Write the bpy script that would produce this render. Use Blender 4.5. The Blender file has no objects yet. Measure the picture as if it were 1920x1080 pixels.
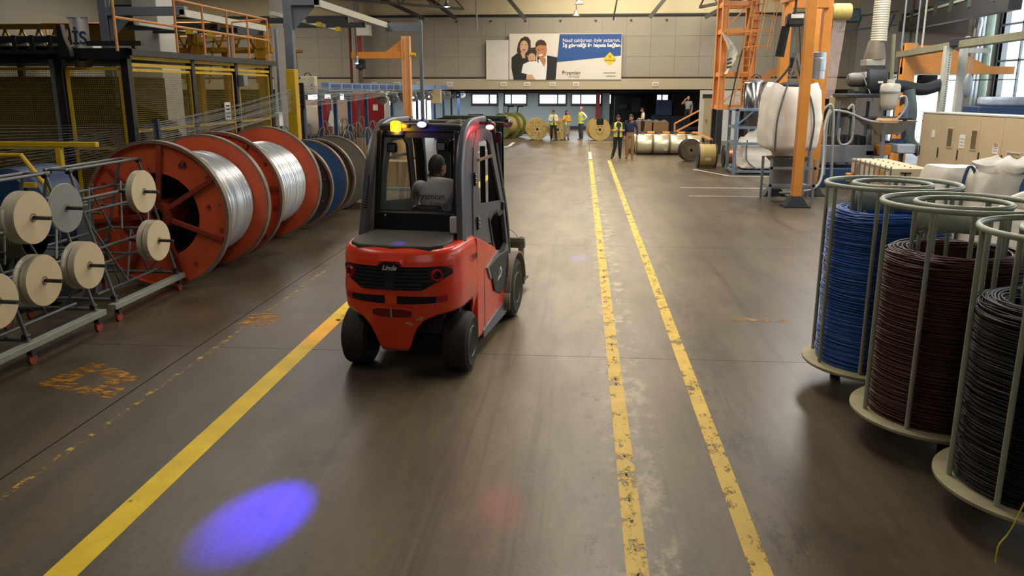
import bpy, bmesh, math, random
from mathutils import Vector, Matrix, noise
random.seed(7)
sc = bpy.context.scene
COL = sc.collection
pi = math.pi
R = math.radians

# ------------------------------------------------------------------ camera, sky, lamps, exposure
cam_d = bpy.data.cameras.new('camera')
cam = bpy.data.objects.new('camera', cam_d)
COL.objects.link(cam)
cam.location = (0, 0, 2.8)
cam.rotation_euler = (R(90 - 13.78), 0, R(4.806))
cam_d.sensor_width = 36
cam_d.lens = 28.6
cam_d.clip_end = 300
sc.camera = cam

world = bpy.data.worlds.new('daylight')
sc.world = world
world.use_nodes = True
wn = world.node_tree.nodes
bg = wn['Background']
bg.inputs['Color'].default_value = (0.86, 0.93, 1.0, 1)
bg.inputs['Strength'].default_value = 3.2

vs = sc.view_settings
vs.view_transform = 'Standard'
vs.look = 'None'
vs.gamma = 1
vs.use_curve_mapping = False
vs.exposure = 0.35


def area(name, loc, sx, sy, power, col, rot=(0, 0, 0)):
    d = bpy.data.lights.new(name, 'AREA')
    d.shape = 'RECTANGLE'
    d.size = sx
    d.size_y = sy
    d.energy = power
    d.color = col
    o = bpy.data.objects.new(name, d)
    COL.objects.link(o)
    o.location = loc
    o.rotation_euler = rot
    return o


WARM = (1.0, 0.9, 0.76)
# roof-light strips under the roof, above the frame, then added fill areas
area('roof_light_aisle', (0.6, 15, 8.3), 1.6, 16, 600, WARM)
area('roof_light_far', (0.2, 37, 8.3), 7.0, 18, 1750, (1, 0.85, 0.64))
area('roof_light_left', (-9, 24, 8.3), 2.0, 20, 520, (1, 0.92, 0.8))
area('roof_light_right', (8, 22, 8.3), 2.0, 18, 1450, (1, 0.97, 0.92))
area('roof_light_behind', (1.5, -5, 8.3), 8, 4, 190, (1, 0.93, 0.84))
area('near_left_fill', (-7.5, 6.5, 8.3), 2, 5, 160, (1, 0.94, 0.84))  # added unseen fill that brightens the tape racks
area('far_left_fill', (-19, 40, 8.3), 6, 8, 1000, (1, 0.9, 0.7))  # added fill to brighten the hall behind the lattice gantry
area('low_room_fill', (-6.5, 54.5, 2.7), 15, 0.5, 700, (0.95, 0.98, 1))  # added fill for the back wall of the low room, no fitting there
area('fascia_fill', (4, 46.5, 8.9), 12, 0.6, 420, (1, 0.88, 0.66), (R(38), 0, 0))  # added unseen strip aimed at the back wall to lighten the fascia


def U(x, y, Y):
    """World X, Z of the photograph's point (x, y) at the real depth Y along the aisle."""
    dx, dy = x - 960.0, y - 540.0
    wx = 0.996485 * dx + 0.019953 * dy - 0.08136 * 1525
    wy = 0.083771 * dx - 0.23735 * dy + 0.967805 * 1525
    wz = -0.971219 * dy - 0.238188 * 1525
    return wx / wy * Y, 2.8 + wz / wy * Y


# ------------------------------------------------------------------ materials
def lin(h):
    c = [int(h[i:i + 2], 16) / 255 for i in (0, 2, 4)]
    return [v / 12.92 if v <= 0.04045 else ((v + 0.055) / 1.055) ** 2.4 for v in c]


def mat(name, hexc, rough=0.5, metal=0.0, var=0.18, scale=5.0, bump=0.0, bscale=40, wear=None, wear_at=0.62, coat=0.0, emit=0.0, stretch=None, alpha=None, wscale=None):
    m = bpy.data.materials.new(name)
    m.use_nodes = True
    nt = m.node_tree
    N, Lk = nt.nodes, nt.links
    p = N['Principled BSDF']
    c = lin(hexc)
    p.inputs['Roughness'].default_value = rough
    p.inputs['Metallic'].default_value = metal
    p.inputs['Coat Weight'].default_value = coat
    p.inputs['Coat Roughness'].default_value = 0.15
    tc = N.new('ShaderNodeTexCoord')
    vec = tc.outputs['Object']
    if stretch:
        mp = N.new('ShaderNodeMapping')
        mp.inputs['Scale'].default_value = stretch
        Lk.new(vec, mp.inputs['Vector'])
        vec = mp.outputs['Vector']
    nz = N.new('ShaderNodeTexNoise')
    nz.inputs['Scale'].default_value = scale
    nz.inputs['Detail'].default_value = 5
    nz.inputs['Roughness'].default_value = 0.65
    Lk.new(vec, nz.inputs['Vector'])
    rp = N.new('ShaderNodeValToRGB')
    rp.color_ramp.elements[0].position = 0.3
    rp.color_ramp.elements[1].position = 0.7
    rp.color_ramp.elements[0].color = [max(0, v * (1 - var)) for v in c] + [1]
    rp.color_ramp.elements[1].color = [min(1, v * (1 + var)) for v in c] + [1]
    Lk.new(nz.outputs['Fac'], rp.inputs['Fac'])
    out = rp.outputs['Color']
    if wear:
        n2 = N.new('ShaderNodeTexNoise')
        n2.inputs['Scale'].default_value = wscale or scale * 1.7
        n2.inputs['Detail'].default_value = 8
        n2.inputs['Roughness'].default_value = 0.75
        Lk.new(vec, n2.inputs['Vector'])
        r2 = N.new('ShaderNodeValToRGB')
        r2.color_ramp.elements[0].position = wear_at
        r2.color_ramp.elements[1].position = wear_at + 0.06
        r2.color_ramp.elements[0].color = (0, 0, 0, 1)
        r2.color_ramp.elements[1].color = (1, 1, 1, 1)
        Lk.new(n2.outputs['Fac'], r2.inputs['Fac'])
        mx = N.new('ShaderNodeMix')
        mx.data_type = 'RGBA'
        Lk.new(r2.outputs['Color'], mx.inputs[0])
        Lk.new(out, mx.inputs[6])
        mx.inputs[7].default_value = lin(wear) + [1]
        out = mx.outputs[2]
    Lk.new(out, p.inputs['Base Color'])
    if bump:
        n3 = N.new('ShaderNodeTexNoise')
        n3.inputs['Scale'].default_value = bscale
        n3.inputs['Detail'].default_value = 3
        Lk.new(vec, n3.inputs['Vector'])
        b = N.new('ShaderNodeBump')
        b.inputs['Strength'].default_value = bump
        b.inputs['Distance'].default_value = 0.01
        Lk.new(n3.outputs['Fac'], b.inputs['Height'])
        Lk.new(b.outputs['Normal'], p.inputs['Normal'])
    if emit:
        Lk.new(out, p.inputs['Emission Color'])
        p.inputs['Emission Strength'].default_value = emit
    if alpha is not None:
        p.inputs['Alpha'].default_value = alpha
    return m


def glass(name, tint='f3f6f5', amount=0.88, rough=0.03):
    m = bpy.data.materials.new(name)
    m.use_nodes = True
    nt = m.node_tree
    N, Lk = nt.nodes, nt.links
    for n in list(N):
        N.remove(n)
    o = N.new('ShaderNodeOutputMaterial')
    t = N.new('ShaderNodeBsdfTransparent')
    t.inputs['Color'].default_value = lin(tint) + [1]
    g = N.new('ShaderNodeBsdfGlossy')
    g.inputs['Roughness'].default_value = rough
    g.inputs['Color'].default_value = (0.9, 0.9, 0.9, 1)
    fr = N.new('ShaderNodeFresnel')
    fr.inputs['IOR'].default_value = 1.45
    mx = N.new('ShaderNodeMixShader')
    gm = N.new('ShaderNodeNewGeometry')
    sb = N.new('ShaderNodeMath')
    sb.operation = 'SUBTRACT'
    sb.inputs[0].default_value = 1.0
    Lk.new(gm.outputs['Backfacing'], sb.inputs[1])
    ml = N.new('ShaderNodeMath')
    ml.operation = 'MULTIPLY'
    Lk.new(fr.outputs[0], ml.inputs[0])
    Lk.new(sb.outputs[0], ml.inputs[1])
    Lk.new(ml.outputs[0], mx.inputs[0])
    Lk.new(t.outputs[0], mx.inputs[1])
    Lk.new(g.outputs[0], mx.inputs[2])
    Lk.new(mx.outputs[0], o.inputs[0])
    return m


def worn_paint(name, hexc, cover, scale=9, stretch=(1, 1, 1), dirt='5a4a20', rough=0.5):
    """Road paint with chips: where it has flaked off the floor below shows."""
    m = mat(name, hexc, rough, 0, 0.16, 3, 0.15, 60, wear=dirt, wear_at=0.66, wscale=14)
    nt = m.node_tree
    N, Lk = nt.nodes, nt.links
    tc = N.new('ShaderNodeTexCoord')
    mp = N.new('ShaderNodeMapping')
    mp.inputs['Scale'].default_value = stretch
    Lk.new(tc.outputs['Object'], mp.inputs['Vector'])
    nz = N.new('ShaderNodeTexNoise')
    nz.inputs['Scale'].default_value = scale
    nz.inputs['Detail'].default_value = 9
    nz.inputs['Roughness'].default_value = 0.78
    Lk.new(mp.outputs['Vector'], nz.inputs['Vector'])
    r = N.new('ShaderNodeValToRGB')
    r.color_ramp.elements[0].position = cover
    r.color_ramp.elements[1].position = cover + 0.04
    r.color_ramp.elements[0].color = (1, 1, 1, 1)
    r.color_ramp.elements[1].color = (0, 0, 0, 1)
    Lk.new(nz.outputs['Fac'], r.inputs['Fac'])
    Lk.new(r.outputs['Color'], N['Principled BSDF'].inputs['Alpha'])
    return m


# ------------------------------------------------------------------ mesh building
class MB:
    def __init__(s):
        s.v = []
        s.f = []
        s.mi = []
        s.cur = 0

    def add(s, vs_, fs):
        b = len(s.v)
        s.v += [tuple(p) for p in vs_]
        for f in fs:
            s.f.append(tuple(i + b for i in f))
            s.mi.append(s.cur)
        return s

    def bx(s, x0, y0, z0, x1, y1, z1):
        return s.add([(x0, y0, z0), (x1, y0, z0), (x1, y1, z0), (x0, y1, z0), (x0, y0, z1), (x1, y0, z1), (x1, y1, z1), (x0, y1, z1)],
                     [(0, 3, 2, 1), (4, 5, 6, 7), (0, 1, 5, 4), (1, 2, 6, 5), (2, 3, 7, 6), (3, 0, 4, 7)])

    def box(s, c, d):
        return s.bx(c[0] - d[0] / 2, c[1] - d[1] / 2, c[2] - d[2] / 2, c[0] + d[0] / 2, c[1] + d[1] / 2, c[2] + d[2] / 2)

    def bar(s, p, q, w, h=None, up=(0, 0, 1)):
        h = h or w
        p, q = Vector(p), Vector(q)
        d = (q - p).normalized()
        u = Vector(up)
        if abs(d.dot(u)) > 0.98:
            u = Vector((0, 1, 0))
        a = d.cross(u).normalized() * w / 2
        b = a.cross(d).normalized() * h / 2
        return s.add([p - a - b, p + a - b, p + a + b, p - a + b, q - a - b, q + a - b, q + a + b, q - a + b],
                     [(0, 1, 2, 3), (7, 6, 5, 4), (0, 4, 5, 1), (1, 5, 6, 2), (2, 6, 7, 3), (3, 7, 4, 0)])

    def ibeam(s, p, q, w, h, t=0.015, up=(0, 0, 1)):
        p, q = Vector(p), Vector(q)
        d = (q - p).normalized()
        u = Vector(up)
        if abs(d.dot(u)) > 0.98:
            u = Vector((0, 1, 0))
        b = (d.cross(u)).normalized().cross(d).normalized() * (h - t) / 2
        s.bar(p + b, q + b, w, t, up)
        s.bar(p - b, q - b, w, t, up)
        return s.bar(p, q, t, h - 2 * t, up)

    def tube(s, path, r, n=8, closed=False, caps=True):
        P = [Vector(p) for p in path]
        k = len(P)
        rs = r if isinstance(r, (list, tuple)) else [r] * k
        vs_, fs = [], []
        prev = None
        for i, p in enumerate(P):
            if closed:
                t = (P[(i + 1) % k] - P[i - 1])
            else:
                t = P[min(i + 1, k - 1)] - P[max(i - 1, 0)]
            t = t.normalized() if t.length > 1e-9 else Vector((0, 0, 1))
            if prev is None:
                u = Vector((0, 0, 1)) if abs(t.z) < 0.9 else Vector((1, 0, 0))
                a = t.cross(u).normalized()
            else:
                a = (prev - t * prev.dot(t))
                a = a.normalized() if a.length > 1e-6 else t.orthogonal().normalized()
            prev = a
            b = t.cross(a)
            for j in range(n):
                w = 2 * pi * j / n
                vs_.append(p + (a * math.cos(w) + b * math.sin(w)) * rs[i])
        m = k if closed else k - 1
        for i in range(m):
            for j in range(n):
                i2 = (i + 1) % k
                fs.append((i * n + j, i2 * n + j, i2 * n + (j + 1) % n, i * n + (j + 1) % n))
        if caps and not closed:
            fs.append(tuple(range(n)))
            fs.append(tuple((k - 1) * n + j for j in reversed(range(n))))
        return s.add(vs_, fs)

    def cyl(s, p, q, r0, r1=None, n=16):
        return s.tube([p, q], [r0, r0 if r1 is None else r1], n)

    def lathe(s, prof, o=(0, 0, 0), axis='Z', n=32, close=False):
        o = Vector(o)
        vs_, fs = [], []
        for r, h in prof:
            for j in range(n):
                w = 2 * pi * j / n
                c, d = r * math.cos(w), r * math.sin(w)
                vs_.append(o + Vector({'Z': (c, d, h), 'Y': (d, h, c), 'X': (h, c, d)}[axis]))
        k = len(prof)
        for i in range(k if close else k - 1):
            for j in range(n):
                a, b = i * n, ((i + 1) % k) * n
                fs.append((a + j, a + (j + 1) % n, b + (j + 1) % n, b + j))
        if not close:
            if prof[0][0] > 1e-4:
                fs.append(tuple(reversed(range(n))))
            if prof[-1][0] > 1e-4:
                fs.append(tuple((k - 1) * n + j for j in range(n)))
        return s.add(vs_, fs)

    def prism(s, poly, ext):
        n = len(poly)
        e = Vector(ext)
        P = [Vector(p) for p in poly]
        return s.add(P + [p + e for p in P], [tuple(reversed(range(n))), tuple(range(n, 2 * n))] + [(i, (i + 1) % n, n + (i + 1) % n, n + i) for i in range(n)])

    def ring(s, outer, inner, ext):
        n = len(outer)
        e = Vector(ext)
        o = [Vector(p) for p in outer]
        i_ = [Vector(p) for p in inner]
        v = o + i_ + [p + e for p in o] + [p + e for p in i_]
        fs = []
        for k in range(n):
            j = (k + 1) % n
            fs += [(k, n + k, n + j, j), (2 * n + k, 2 * n + j, 3 * n + j, 3 * n + k), (k, j, 2 * n + j, 2 * n + k), (n + k, 3 * n + k, 3 * n + j, n + j)]
        return s.add(v, fs)

    def grid(s, fn, nu, nv, flip=False):
        v = [fn(i / nu, j / nv) for i in range(nu + 1) for j in range(nv + 1)]
        fs = []
        for i in range(nu):
            for j in range(nv):
                a = i * (nv + 1) + j
                q = (a, a + nv + 1, a + nv + 2, a + 1)
                fs.append(tuple(reversed(q)) if flip else q)
        return s.add(v, fs)

    def ball(s, c, r, n=14, m=9):
        c = Vector(c)
        r = r if isinstance(r, (tuple, list)) else (r, r, r)
        v = [c + Vector((0, 0, -r[2]))]
        for i in range(1, m):
            a = -pi / 2 + pi * i / m
            for j in range(n):
                w = 2 * pi * j / n
                v.append(c + Vector((r[0] * math.cos(a) * math.cos(w), r[1] * math.cos(a) * math.sin(w), r[2] * math.sin(a))))
        v.append(c + Vector((0, 0, r[2])))
        fs = [(0, 1 + (j + 1) % n, 1 + j) for j in range(n)]
        for i in range(m - 2):
            for j in range(n):
                a = 1 + i * n
                fs.append((a + j, a + (j + 1) % n, a + n + (j + 1) % n, a + n + j))
        l = len(v) - 1
        a = 1 + (m - 2) * n
        fs += [(a + j, a + (j + 1) % n, l) for j in range(n)]
        return s.add(v, fs)

    def build(s, name, m, parent=None, smooth=True, bevel=0, label=None, stuff=False, fix=True, sharp=True):
        me = bpy.data.meshes.new(name)
        me.from_pydata(s.v, [], s.f)
        ms = m if isinstance(m, (list, tuple)) else [m]
        for k in ms:
            me.materials.append(k)
        if len(ms) > 1:
            me.polygons.foreach_set('material_index', s.mi)
        if fix:
            b = bmesh.new()
            b.from_mesh(me)
            bmesh.ops.recalc_face_normals(b, faces=b.faces)
            b.to_mesh(me)
            b.free()
        if smooth:
            me.shade_smooth()
            if sharp:
                me.set_sharp_from_angle(angle=R(38))
        o = bpy.data.objects.new(name, me)
        COL.objects.link(o)
        if parent is not None:
            o.parent = parent
        if bevel:
            bv = o.modifiers.new('soft_edges', 'BEVEL')
            bv.width = bevel
            bv.segments = 2
            bv.limit_method = 'ANGLE'
            bv.angle_limit = R(40)
        if label:
            o['label'] = label
        if stuff:
            o['kind'] = 'stuff'
        return o


def tag(o, label, cat, group=None):
    o['label'] = label
    o['category'] = cat
    if group:
        o['group'] = group
    return o


def thing(name, label, cat, loc=(0, 0, 0), rz=0, group=None):
    o = bpy.data.objects.new(name, None)
    o.empty_display_size = 0.1
    COL.objects.link(o)
    o.location = loc
    o.rotation_euler = (0, 0, rz)
    return tag(o, label, cat, group)


KIDS = {}


def dup(root, loc=None, rz=None, label=None, mats=None):
    def cp(o, par):
        c = o.copy()
        COL.objects.link(c)
        c.parent = par
        for ch in list(o.children):
            cp(ch, c)
        return c
    r = cp(root, None)
    if loc is not None:
        r.location = loc
    if rz is not None:
        r.rotation_euler = (0, 0, rz)
    if label:
        r['label'] = label
    return r


def struct(o):
    o['kind'] = 'structure'
    return o


def text(name, body, size, m, parent, loc, rot, ext=0.002, shear=0.0, align='CENTER', bold=0.0):
    c = bpy.data.curves.new(name, 'FONT')
    c.body = body
    c.size = size
    c.extrude = ext
    c.shear = shear
    c.offset = bold
    c.align_x = align
    c.align_y = 'CENTER'
    c.materials.append(m)
    tmp = bpy.data.objects.new(name, c)
    COL.objects.link(tmp)
    dg = bpy.context.evaluated_depsgraph_get()
    dg.update()
    me = bpy.data.meshes.new_from_object(tmp.evaluated_get(dg))
    bpy.data.objects.remove(tmp)
    o = bpy.data.objects.new(name, me)
    COL.objects.link(o)
    o.parent = parent
    o.location = loc
    o.rotation_euler = rot
    return o


def arc(c, r, a0, a1, n, plane='XY'):
    o = []
    for i in range(n + 1):
        w = a0 + (a1 - a0) * i / n
        u, v = r * math.cos(w), r * math.sin(w)
        o.append(Vector(c) + Vector({'XY': (u, v, 0), 'XZ': (u, 0, v), 'YZ': (0, u, v)}[plane]))
    return o


def circle(c, r, n=48, plane='XY'):
    return arc(c, r, 0, 2 * pi * (n - 1) / n, n - 1, plane)


def spline(pts, n=6):
    P = [Vector(p) for p in pts]
    out = []
    for i in range(len(P) - 1):
        p0, p1, p2, p3 = P[max(i - 1, 0)], P[i], P[i + 1], P[min(i + 2, len(P) - 1)]
        for k in range(n):
            t = k / n
            out.append(0.5 * ((2 * p1) + (p2 - p0) * t + (2 * p0 - 5 * p1 + 4 * p2 - p3) * t * t + (3 * p1 - p0 - 3 * p2 + p3) * t ** 3))
    out.append(P[-1])
    return out


M = dict(
    steel=mat('grey_steel', '858a90', 0.45, 0.3, 0.12, 4, wear='5b5e62', wear_at=0.7),
    dsteel=mat('dark_steel', '2b2d30', 0.5, 0.2, 0.2, 5),
    black=mat('black_plastic', '17181a', 0.45, 0, 0.2, 8),
    soft=mat('dull_black', '0d0d0e', 0.8, 0, 0.25, 6),
    white=mat('white_paint', 'd9d8d2', 0.5, 0, 0.05, 3),
    cream=mat('cream_paint', 'c9c0a8', 0.55, 0, 0.08, 2),
    beige=mat('beige_enamel', 'bba886', 0.5, 0, 0.05, 2),
    orange=mat('orange_enamel', 'cc8434', 0.42, 0, 0.1, 3),
    rail=mat('orange_rail', 'd08c48', 0.45, 0, 0.12, 4),
    yellow=mat('yellow_enamel', 'c9a418', 0.45, 0, 0.14, 4, wear='7a6a2c', wear_at=0.7),
    blue=mat('blue_enamel', '2d4a78', 0.45, 0, 0.15, 3),
    lblue=mat('pale_blue_enamel', '6f8fc0', 0.45, 0, 0.12, 3),
    navy=mat('navy_machine', '1d3a5f', 0.5, 0, 0.2, 3),
    red=mat('red_enamel', '8e1420', 0.5, 0, 0.15, 3),
    chrome=mat('polished_steel', 'b9bcbd', 0.18, 1.0, 0.06, 3),
    alu=mat('aluminium', 'a9acae', 0.35, 0.8, 0.1, 4),
    glass=glass('clear_glass'),
    wire=mat('bright_wire', 'b0b4b8', 0.35, 0.6, 0.1, 5),
    label=mat('white_label', 'dddbd2', 0.6, 0, 0.03, 3),
    ink=mat('dark_ink', '23242a', 0.7, 0, 0.05, 3),
)
# ------------------------------------------------------------------ setting: floor, walls, roof
def floor_material():
    m = bpy.data.materials.new('worn_concrete')
    m.use_nodes = True
    nt = m.node_tree
    N, Lk = nt.nodes, nt.links
    p = N['Principled BSDF']
    geo = N.new('ShaderNodeNewGeometry')

    def noise_(scale, st=(1, 1, 1), det=6, rough=0.6):
        mp = N.new('ShaderNodeMapping')
        mp.inputs['Scale'].default_value = st
        Lk.new(geo.outputs['Position'], mp.inputs['Vector'])
        n = N.new('ShaderNodeTexNoise')
        n.inputs['Scale'].default_value = scale
        n.inputs['Detail'].default_value = det
        n.inputs['Roughness'].default_value = rough
        Lk.new(mp.outputs['Vector'], n.inputs['Vector'])
        return n.outputs['Fac']

    def ramp(f, a, b, ca, cb):
        r = N.new('ShaderNodeValToRGB')
        r.color_ramp.elements[0].position = a
        r.color_ramp.elements[1].position = b
        r.color_ramp.elements[0].color = ca
        r.color_ramp.elements[1].color = cb
        Lk.new(f, r.inputs['Fac'])
        return r.outputs['Color']

    def mix(f, a, b, mode='MIX'):
        x = N.new('ShaderNodeMix')
        x.data_type = 'RGBA'
        x.blend_type = mode
        if isinstance(f, float):
            x.inputs[0].default_value = f
        else:
            Lk.new(f, x.inputs[0])
        for s_, c in ((6, a), (7, b)):
            if isinstance(c, (list, tuple)):
                x.inputs[s_].default_value = c
            else:
                Lk.new(c, x.inputs[s_])
        return x.outputs[2]
    W, B = (1, 1, 1, 1), (0, 0, 0, 1)
    base = ramp(noise_(0.35, (1, 0.5, 1), 7, 0.65), 0.35, 0.7, lin('3d3529') + [1], lin('6d604c') + [1])
    streak = ramp(noise_(2.2, (1, 0.12, 1), 6, 0.7), 0.45, 0.75, B, W)
    c = mix(streak, base, lin('423a2e') + [1])
    blot = ramp(noise_(0.8, (1, 0.8, 1), 9, 0.72), 0.56, 0.68, B, W)
    c = mix(blot, c, lin('383127') + [1])
    fine = ramp(noise_(16, (1, 1, 1), 6, 0.8), 0.3, 0.75, (0.72, 0.72, 0.72, 1), (1.18, 1.16, 1.12, 1))
    c = mix(1.0, c, fine, 'MULTIPLY')
    scuff = ramp(noise_(5.0, (1, 0.35, 1), 10, 0.85), 0.66, 0.72, B, W)
    c = mix(scuff, c, lin('2a251e') + [1])
    pale = ramp(noise_(7.0, (1, 0.25, 1), 9, 0.8), 0.7, 0.76, B, W)
    c = mix(pale, c, lin('867a66') + [1])
    # broad paler lane, part wear, part the aisle's light put into the colour, glue stains beside them, and tyre marks along the aisle
    sx = N.new('ShaderNodeSeparateXYZ')
    Lk.new(geo.outputs['Position'], sx.inputs[0])

    def band(a, b, soft, f):
        mr = N.new('ShaderNodeMapRange')
        mr.inputs['From Min'].default_value = -8
        mr.inputs['From Max'].default_value = 8
        Lk.new(sx.outputs['X'], mr.inputs['Value'])
        r = N.new('ShaderNodeValToRGB')
        e = r.color_ramp.elements
        e[0].position = (a - soft + 8) / 16
        e[0].color = B
        e[1].position = (a + 8) / 16
        e[1].color = W
        for q, cc in (((b + 8) / 16, W), ((b + soft + 8) / 16, B)):
            n_ = e.new(q)
            n_.color = cc
        Lk.new(mr.outputs[0], r.inputs['Fac'])
        x = N.new('ShaderNodeMix')
        x.data_type = 'RGBA'
        x.blend_type = 'MULTIPLY'
        x.inputs[0].default_value = 1
        Lk.new(r.outputs['Color'], x.inputs[6])
        Lk.new(f, x.inputs[7])
        return x.outputs[2]
    c = mix(band(-0.9, 1.35, 1.3, ramp(noise_(1.6, (1, 0.25, 1), 8, 0.7), 0.3, 0.75, B, (0.75, 0.75, 0.75, 1))), c, lin('948467') + [1])
    c = mix(band(0.3, 0.62, 0.1, ramp(noise_(4.5, (1, 0.6, 1), 9, 0.75), 0.5, 0.6, B, W)), c, lin('a39478') + [1])
    c = mix(band(0.1, 0.3, 0.08, ramp(noise_(6, (1, 0.5, 1), 9, 0.8), 0.54, 0.6, B, W)), c, lin('3a3025') + [1])
    c = mix(band(1.15, 1.5, 0.12, ramp(noise_(5, (1, 0.4, 1), 9, 0.8), 0.52, 0.6, B, (0.8, 0.8, 0.8, 1))), c, lin('4a4238') + [1])
    c = mix(band(-2.6, 6, 1.2, ramp(noise_(1.1, (2.2, 0.05, 1), 5, 0.7), 0.56, 0.66, B, (0.6, 0.6, 0.6, 1))), c, lin('39322a') + [1])
    c = mix(ramp(noise_(30, (1, 1, 1), 3, 0.6), 0.74, 0.77, B, W), c, lin('241f19') + [1])
    Lk.new(c, p.inputs['Base Color'])
    rr = N.new('ShaderNodeMapRange')
    rr.inputs['To Min'].default_value = 0.26
    rr.inputs['To Max'].default_value = 0.5
    Lk.new(noise_(1.3, (1, 0.4, 1), 6, 0.7), rr.inputs['Value'])
    Lk.new(rr.outputs[0], p.inputs['Roughness'])
    bp = N.new('ShaderNodeBump')
    bp.inputs['Strength'].default_value = 0.12
    bp.inputs['Distance'].default_value = 0.01
    Lk.new(noise_(25, (1, 1, 1), 4), bp.inputs['Height'])
    Lk.new(bp.outputs['Normal'], p.inputs['Normal'])
    return m


FLOOR = floor_material()
JOINT = mat('joint_filler', '2a261f', 0.8)
fl = struct(MB().bx(-26, -8, -0.25, 18, 62, -0.012).build('floor', JOINT, smooth=False))
xs = [-26, -15, -9.2, -4.22, 0.385, 7.6, 12.5, 18]
ys = [-8, -2, 2.0, 8.35, 14.7, 21, 27.5, 34, 41, 48, 55, 62]
for i in range(len(xs) - 1):
    for j in range(len(ys) - 1):
        g = 0.008
        MB().bx(xs[i] + g, ys[j] + g * 0.5, -0.2, xs[i + 1] - g, ys[j + 1] - g * 0.5, 0).build('concrete_slab', FLOOR, fl, smooth=False)

# painted floor markings
Yl = worn_paint('yellow_line_paint', 'f2cc14', 0.64, 7, (1, 0.5, 1))
Yw = worn_paint('worn_yellow_line_paint', 'e4bd3c', 0.53, 5, (1.2, 0.7, 1), dirt='6b5530')
Yo = worn_paint('old_yellow_paint', 'c9a640', 0.43, 8, (1, 1, 1))
Yg = worn_paint('faded_yellow_paint', 'b07a14', 0.46, 9, (0.7, 1.6, 1))
Wl = worn_paint('white_line_paint', 'd4d2c8', 0.6, 6)


def stripe(pts, w, m, z=0.0015, label=None):
    b = MB()
    for (p, q) in zip(pts[:-1], pts[1:]):
        b.bar((p[0], p[1], z), (q[0], q[1], z), w, 0.002)
    return b.build('floor_line', m, fl, smooth=False)


stripe([(-3.02, 2.0), (-3.02, 27)], 0.2, Yl)
stripe([(0.385, 2.0), (0.385, 33)], 0.135, Yw)
stripe([(1.12, 2.0), (1.12, 33)], 0.13, Yw)
stripe([(-4.02, 3.5), (-4.0, 12.5)], 0.055, Yo)
stripe([(-4.9, 28.5), (-4.9, 36)], 0.16, Wl)
stripe([(-4.9, 36), (-3.6, 41), (-3.6, 44.0)], 0.16, Wl)
stripe([(-1.5, 44.6), (4.2, 44.6)], 0.08, Wl)
stripe([(0.385, 33.6), (0.385, 37.5)], 0.13, Wl)
stripe([(2.9, 24.0), (6.2, 24.0)], 0.06, Wl)
stripe([(2.9, 22.1), (5.6, 22.1)], 0.05, Wl)
stripe([(4.0, 29.6), (4.9, 27.4), (7.0, 27.2)], 0.09, Wl)
b = MB()
b.ring([(-5.25, 7.05, 0.0015), (-4.3, 6.75, 0.0015), (-4.35, 7.35, 0.0015), (-5.05, 7.75, 0.0015)],
       [(-4.95, 7.15, 0.0015), (-4.6, 7.0, 0.0015), (-4.62, 7.25, 0.0015), (-4.9, 7.45, 0.0015)], (0, 0, 0.001))
b.build('floor_marking', Yg, fl, smooth=False)
MB().bx(-4.15, 9.2, 0.0015, -3.75, 9.75, 0.0025).build('floor_marking', Yg, fl, smooth=False)
MB().bx(-3.0, 9.35, 0.0015, -2.9, 9.8, 0.0025).build('floor_marking', Yo, fl, smooth=False)
MB().bx(1.9, 9.9, 0.0015, 2.6, 10.05, 0.0025).build('floor_marking', Yg, fl, smooth=False)

# roof and walls
PANEL = mat('wall_panel_grey', '9d988d', 0.55, 0, 0.05, 0.6)
PANEL2 = mat('wall_panel_band', 'b5aa95', 0.55, 0, 0.05, 0.6)
ROOF = mat('roof_underside', '3c3b38', 0.8, 0, 0.2, 1)
FASC = mat('roof_fascia', 'd6c9a8', 0.6, 0, 0.08, 0.5)
LOWW = mat('back_wall_grey', '8f9a9c', 0.6, 0, 0.08, 0.8)
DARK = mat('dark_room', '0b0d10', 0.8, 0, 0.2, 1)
struct(MB().bx(-26, -8, 9.2, 18, 50, 9.4).build('ceiling', ROOF, smooth=False))

Y0 = 50.0
wb = struct(MB().bx(-26, Y0 + 0.1, 3.36, 18, Y0 + 0.3, 6.95).build('wall_back', PANEL, smooth=False))
px0 = -25.9
k = 0
for row, (z0, z1) in enumerate([(3.46, 4.62), (4.62, 5.78), (5.78, 6.9)]):
    x = -25.9
    while x < 17.5:
        w = 1.42
        MB().bx(x + 0.006, Y0 + 0.075, z0 + 0.006, x + w - 0.006, Y0 + 0.1, z1 - 0.006).build('wall_panel', PANEL, wb, smooth=False)
        x += w
MB().bx(-26, Y0 - 0.05, 6.9, 18, Y0 + 0.1, 7.02).build('top_rail', M['dsteel'], wb, smooth=False)
MB().bx(-26, Y0 - 0.04, 3.4, 18, Y0 + 0.1, 3.46).build('bottom_rail', mat('brown_rail', '3b2620', 0.6), wb, smooth=False)
MB().bx(-26, Y0 - 0.15, 2.74, 18, Y0 + 0.3, 3.36).build('band', PANEL2, wb, bevel=0.02)
for i in range(12):
    MB().bx(-17.8 + i * 2.05, Y0 - 0.02, 6.62, -17.7 + i * 2.05, Y0 + 0.1, 6.7).build('bracket', M['dsteel'], wb, smooth=False)
struct(MB().bx(-26, Y0 + 0.1, 7.02, 18, Y0 + 0.35, 9.3).build('trim_1', FASC, smooth=False))
# low room behind the band: soffit, back wall with windows
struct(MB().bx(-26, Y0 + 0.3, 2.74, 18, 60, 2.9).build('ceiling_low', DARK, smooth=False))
BW = 58.8


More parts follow.
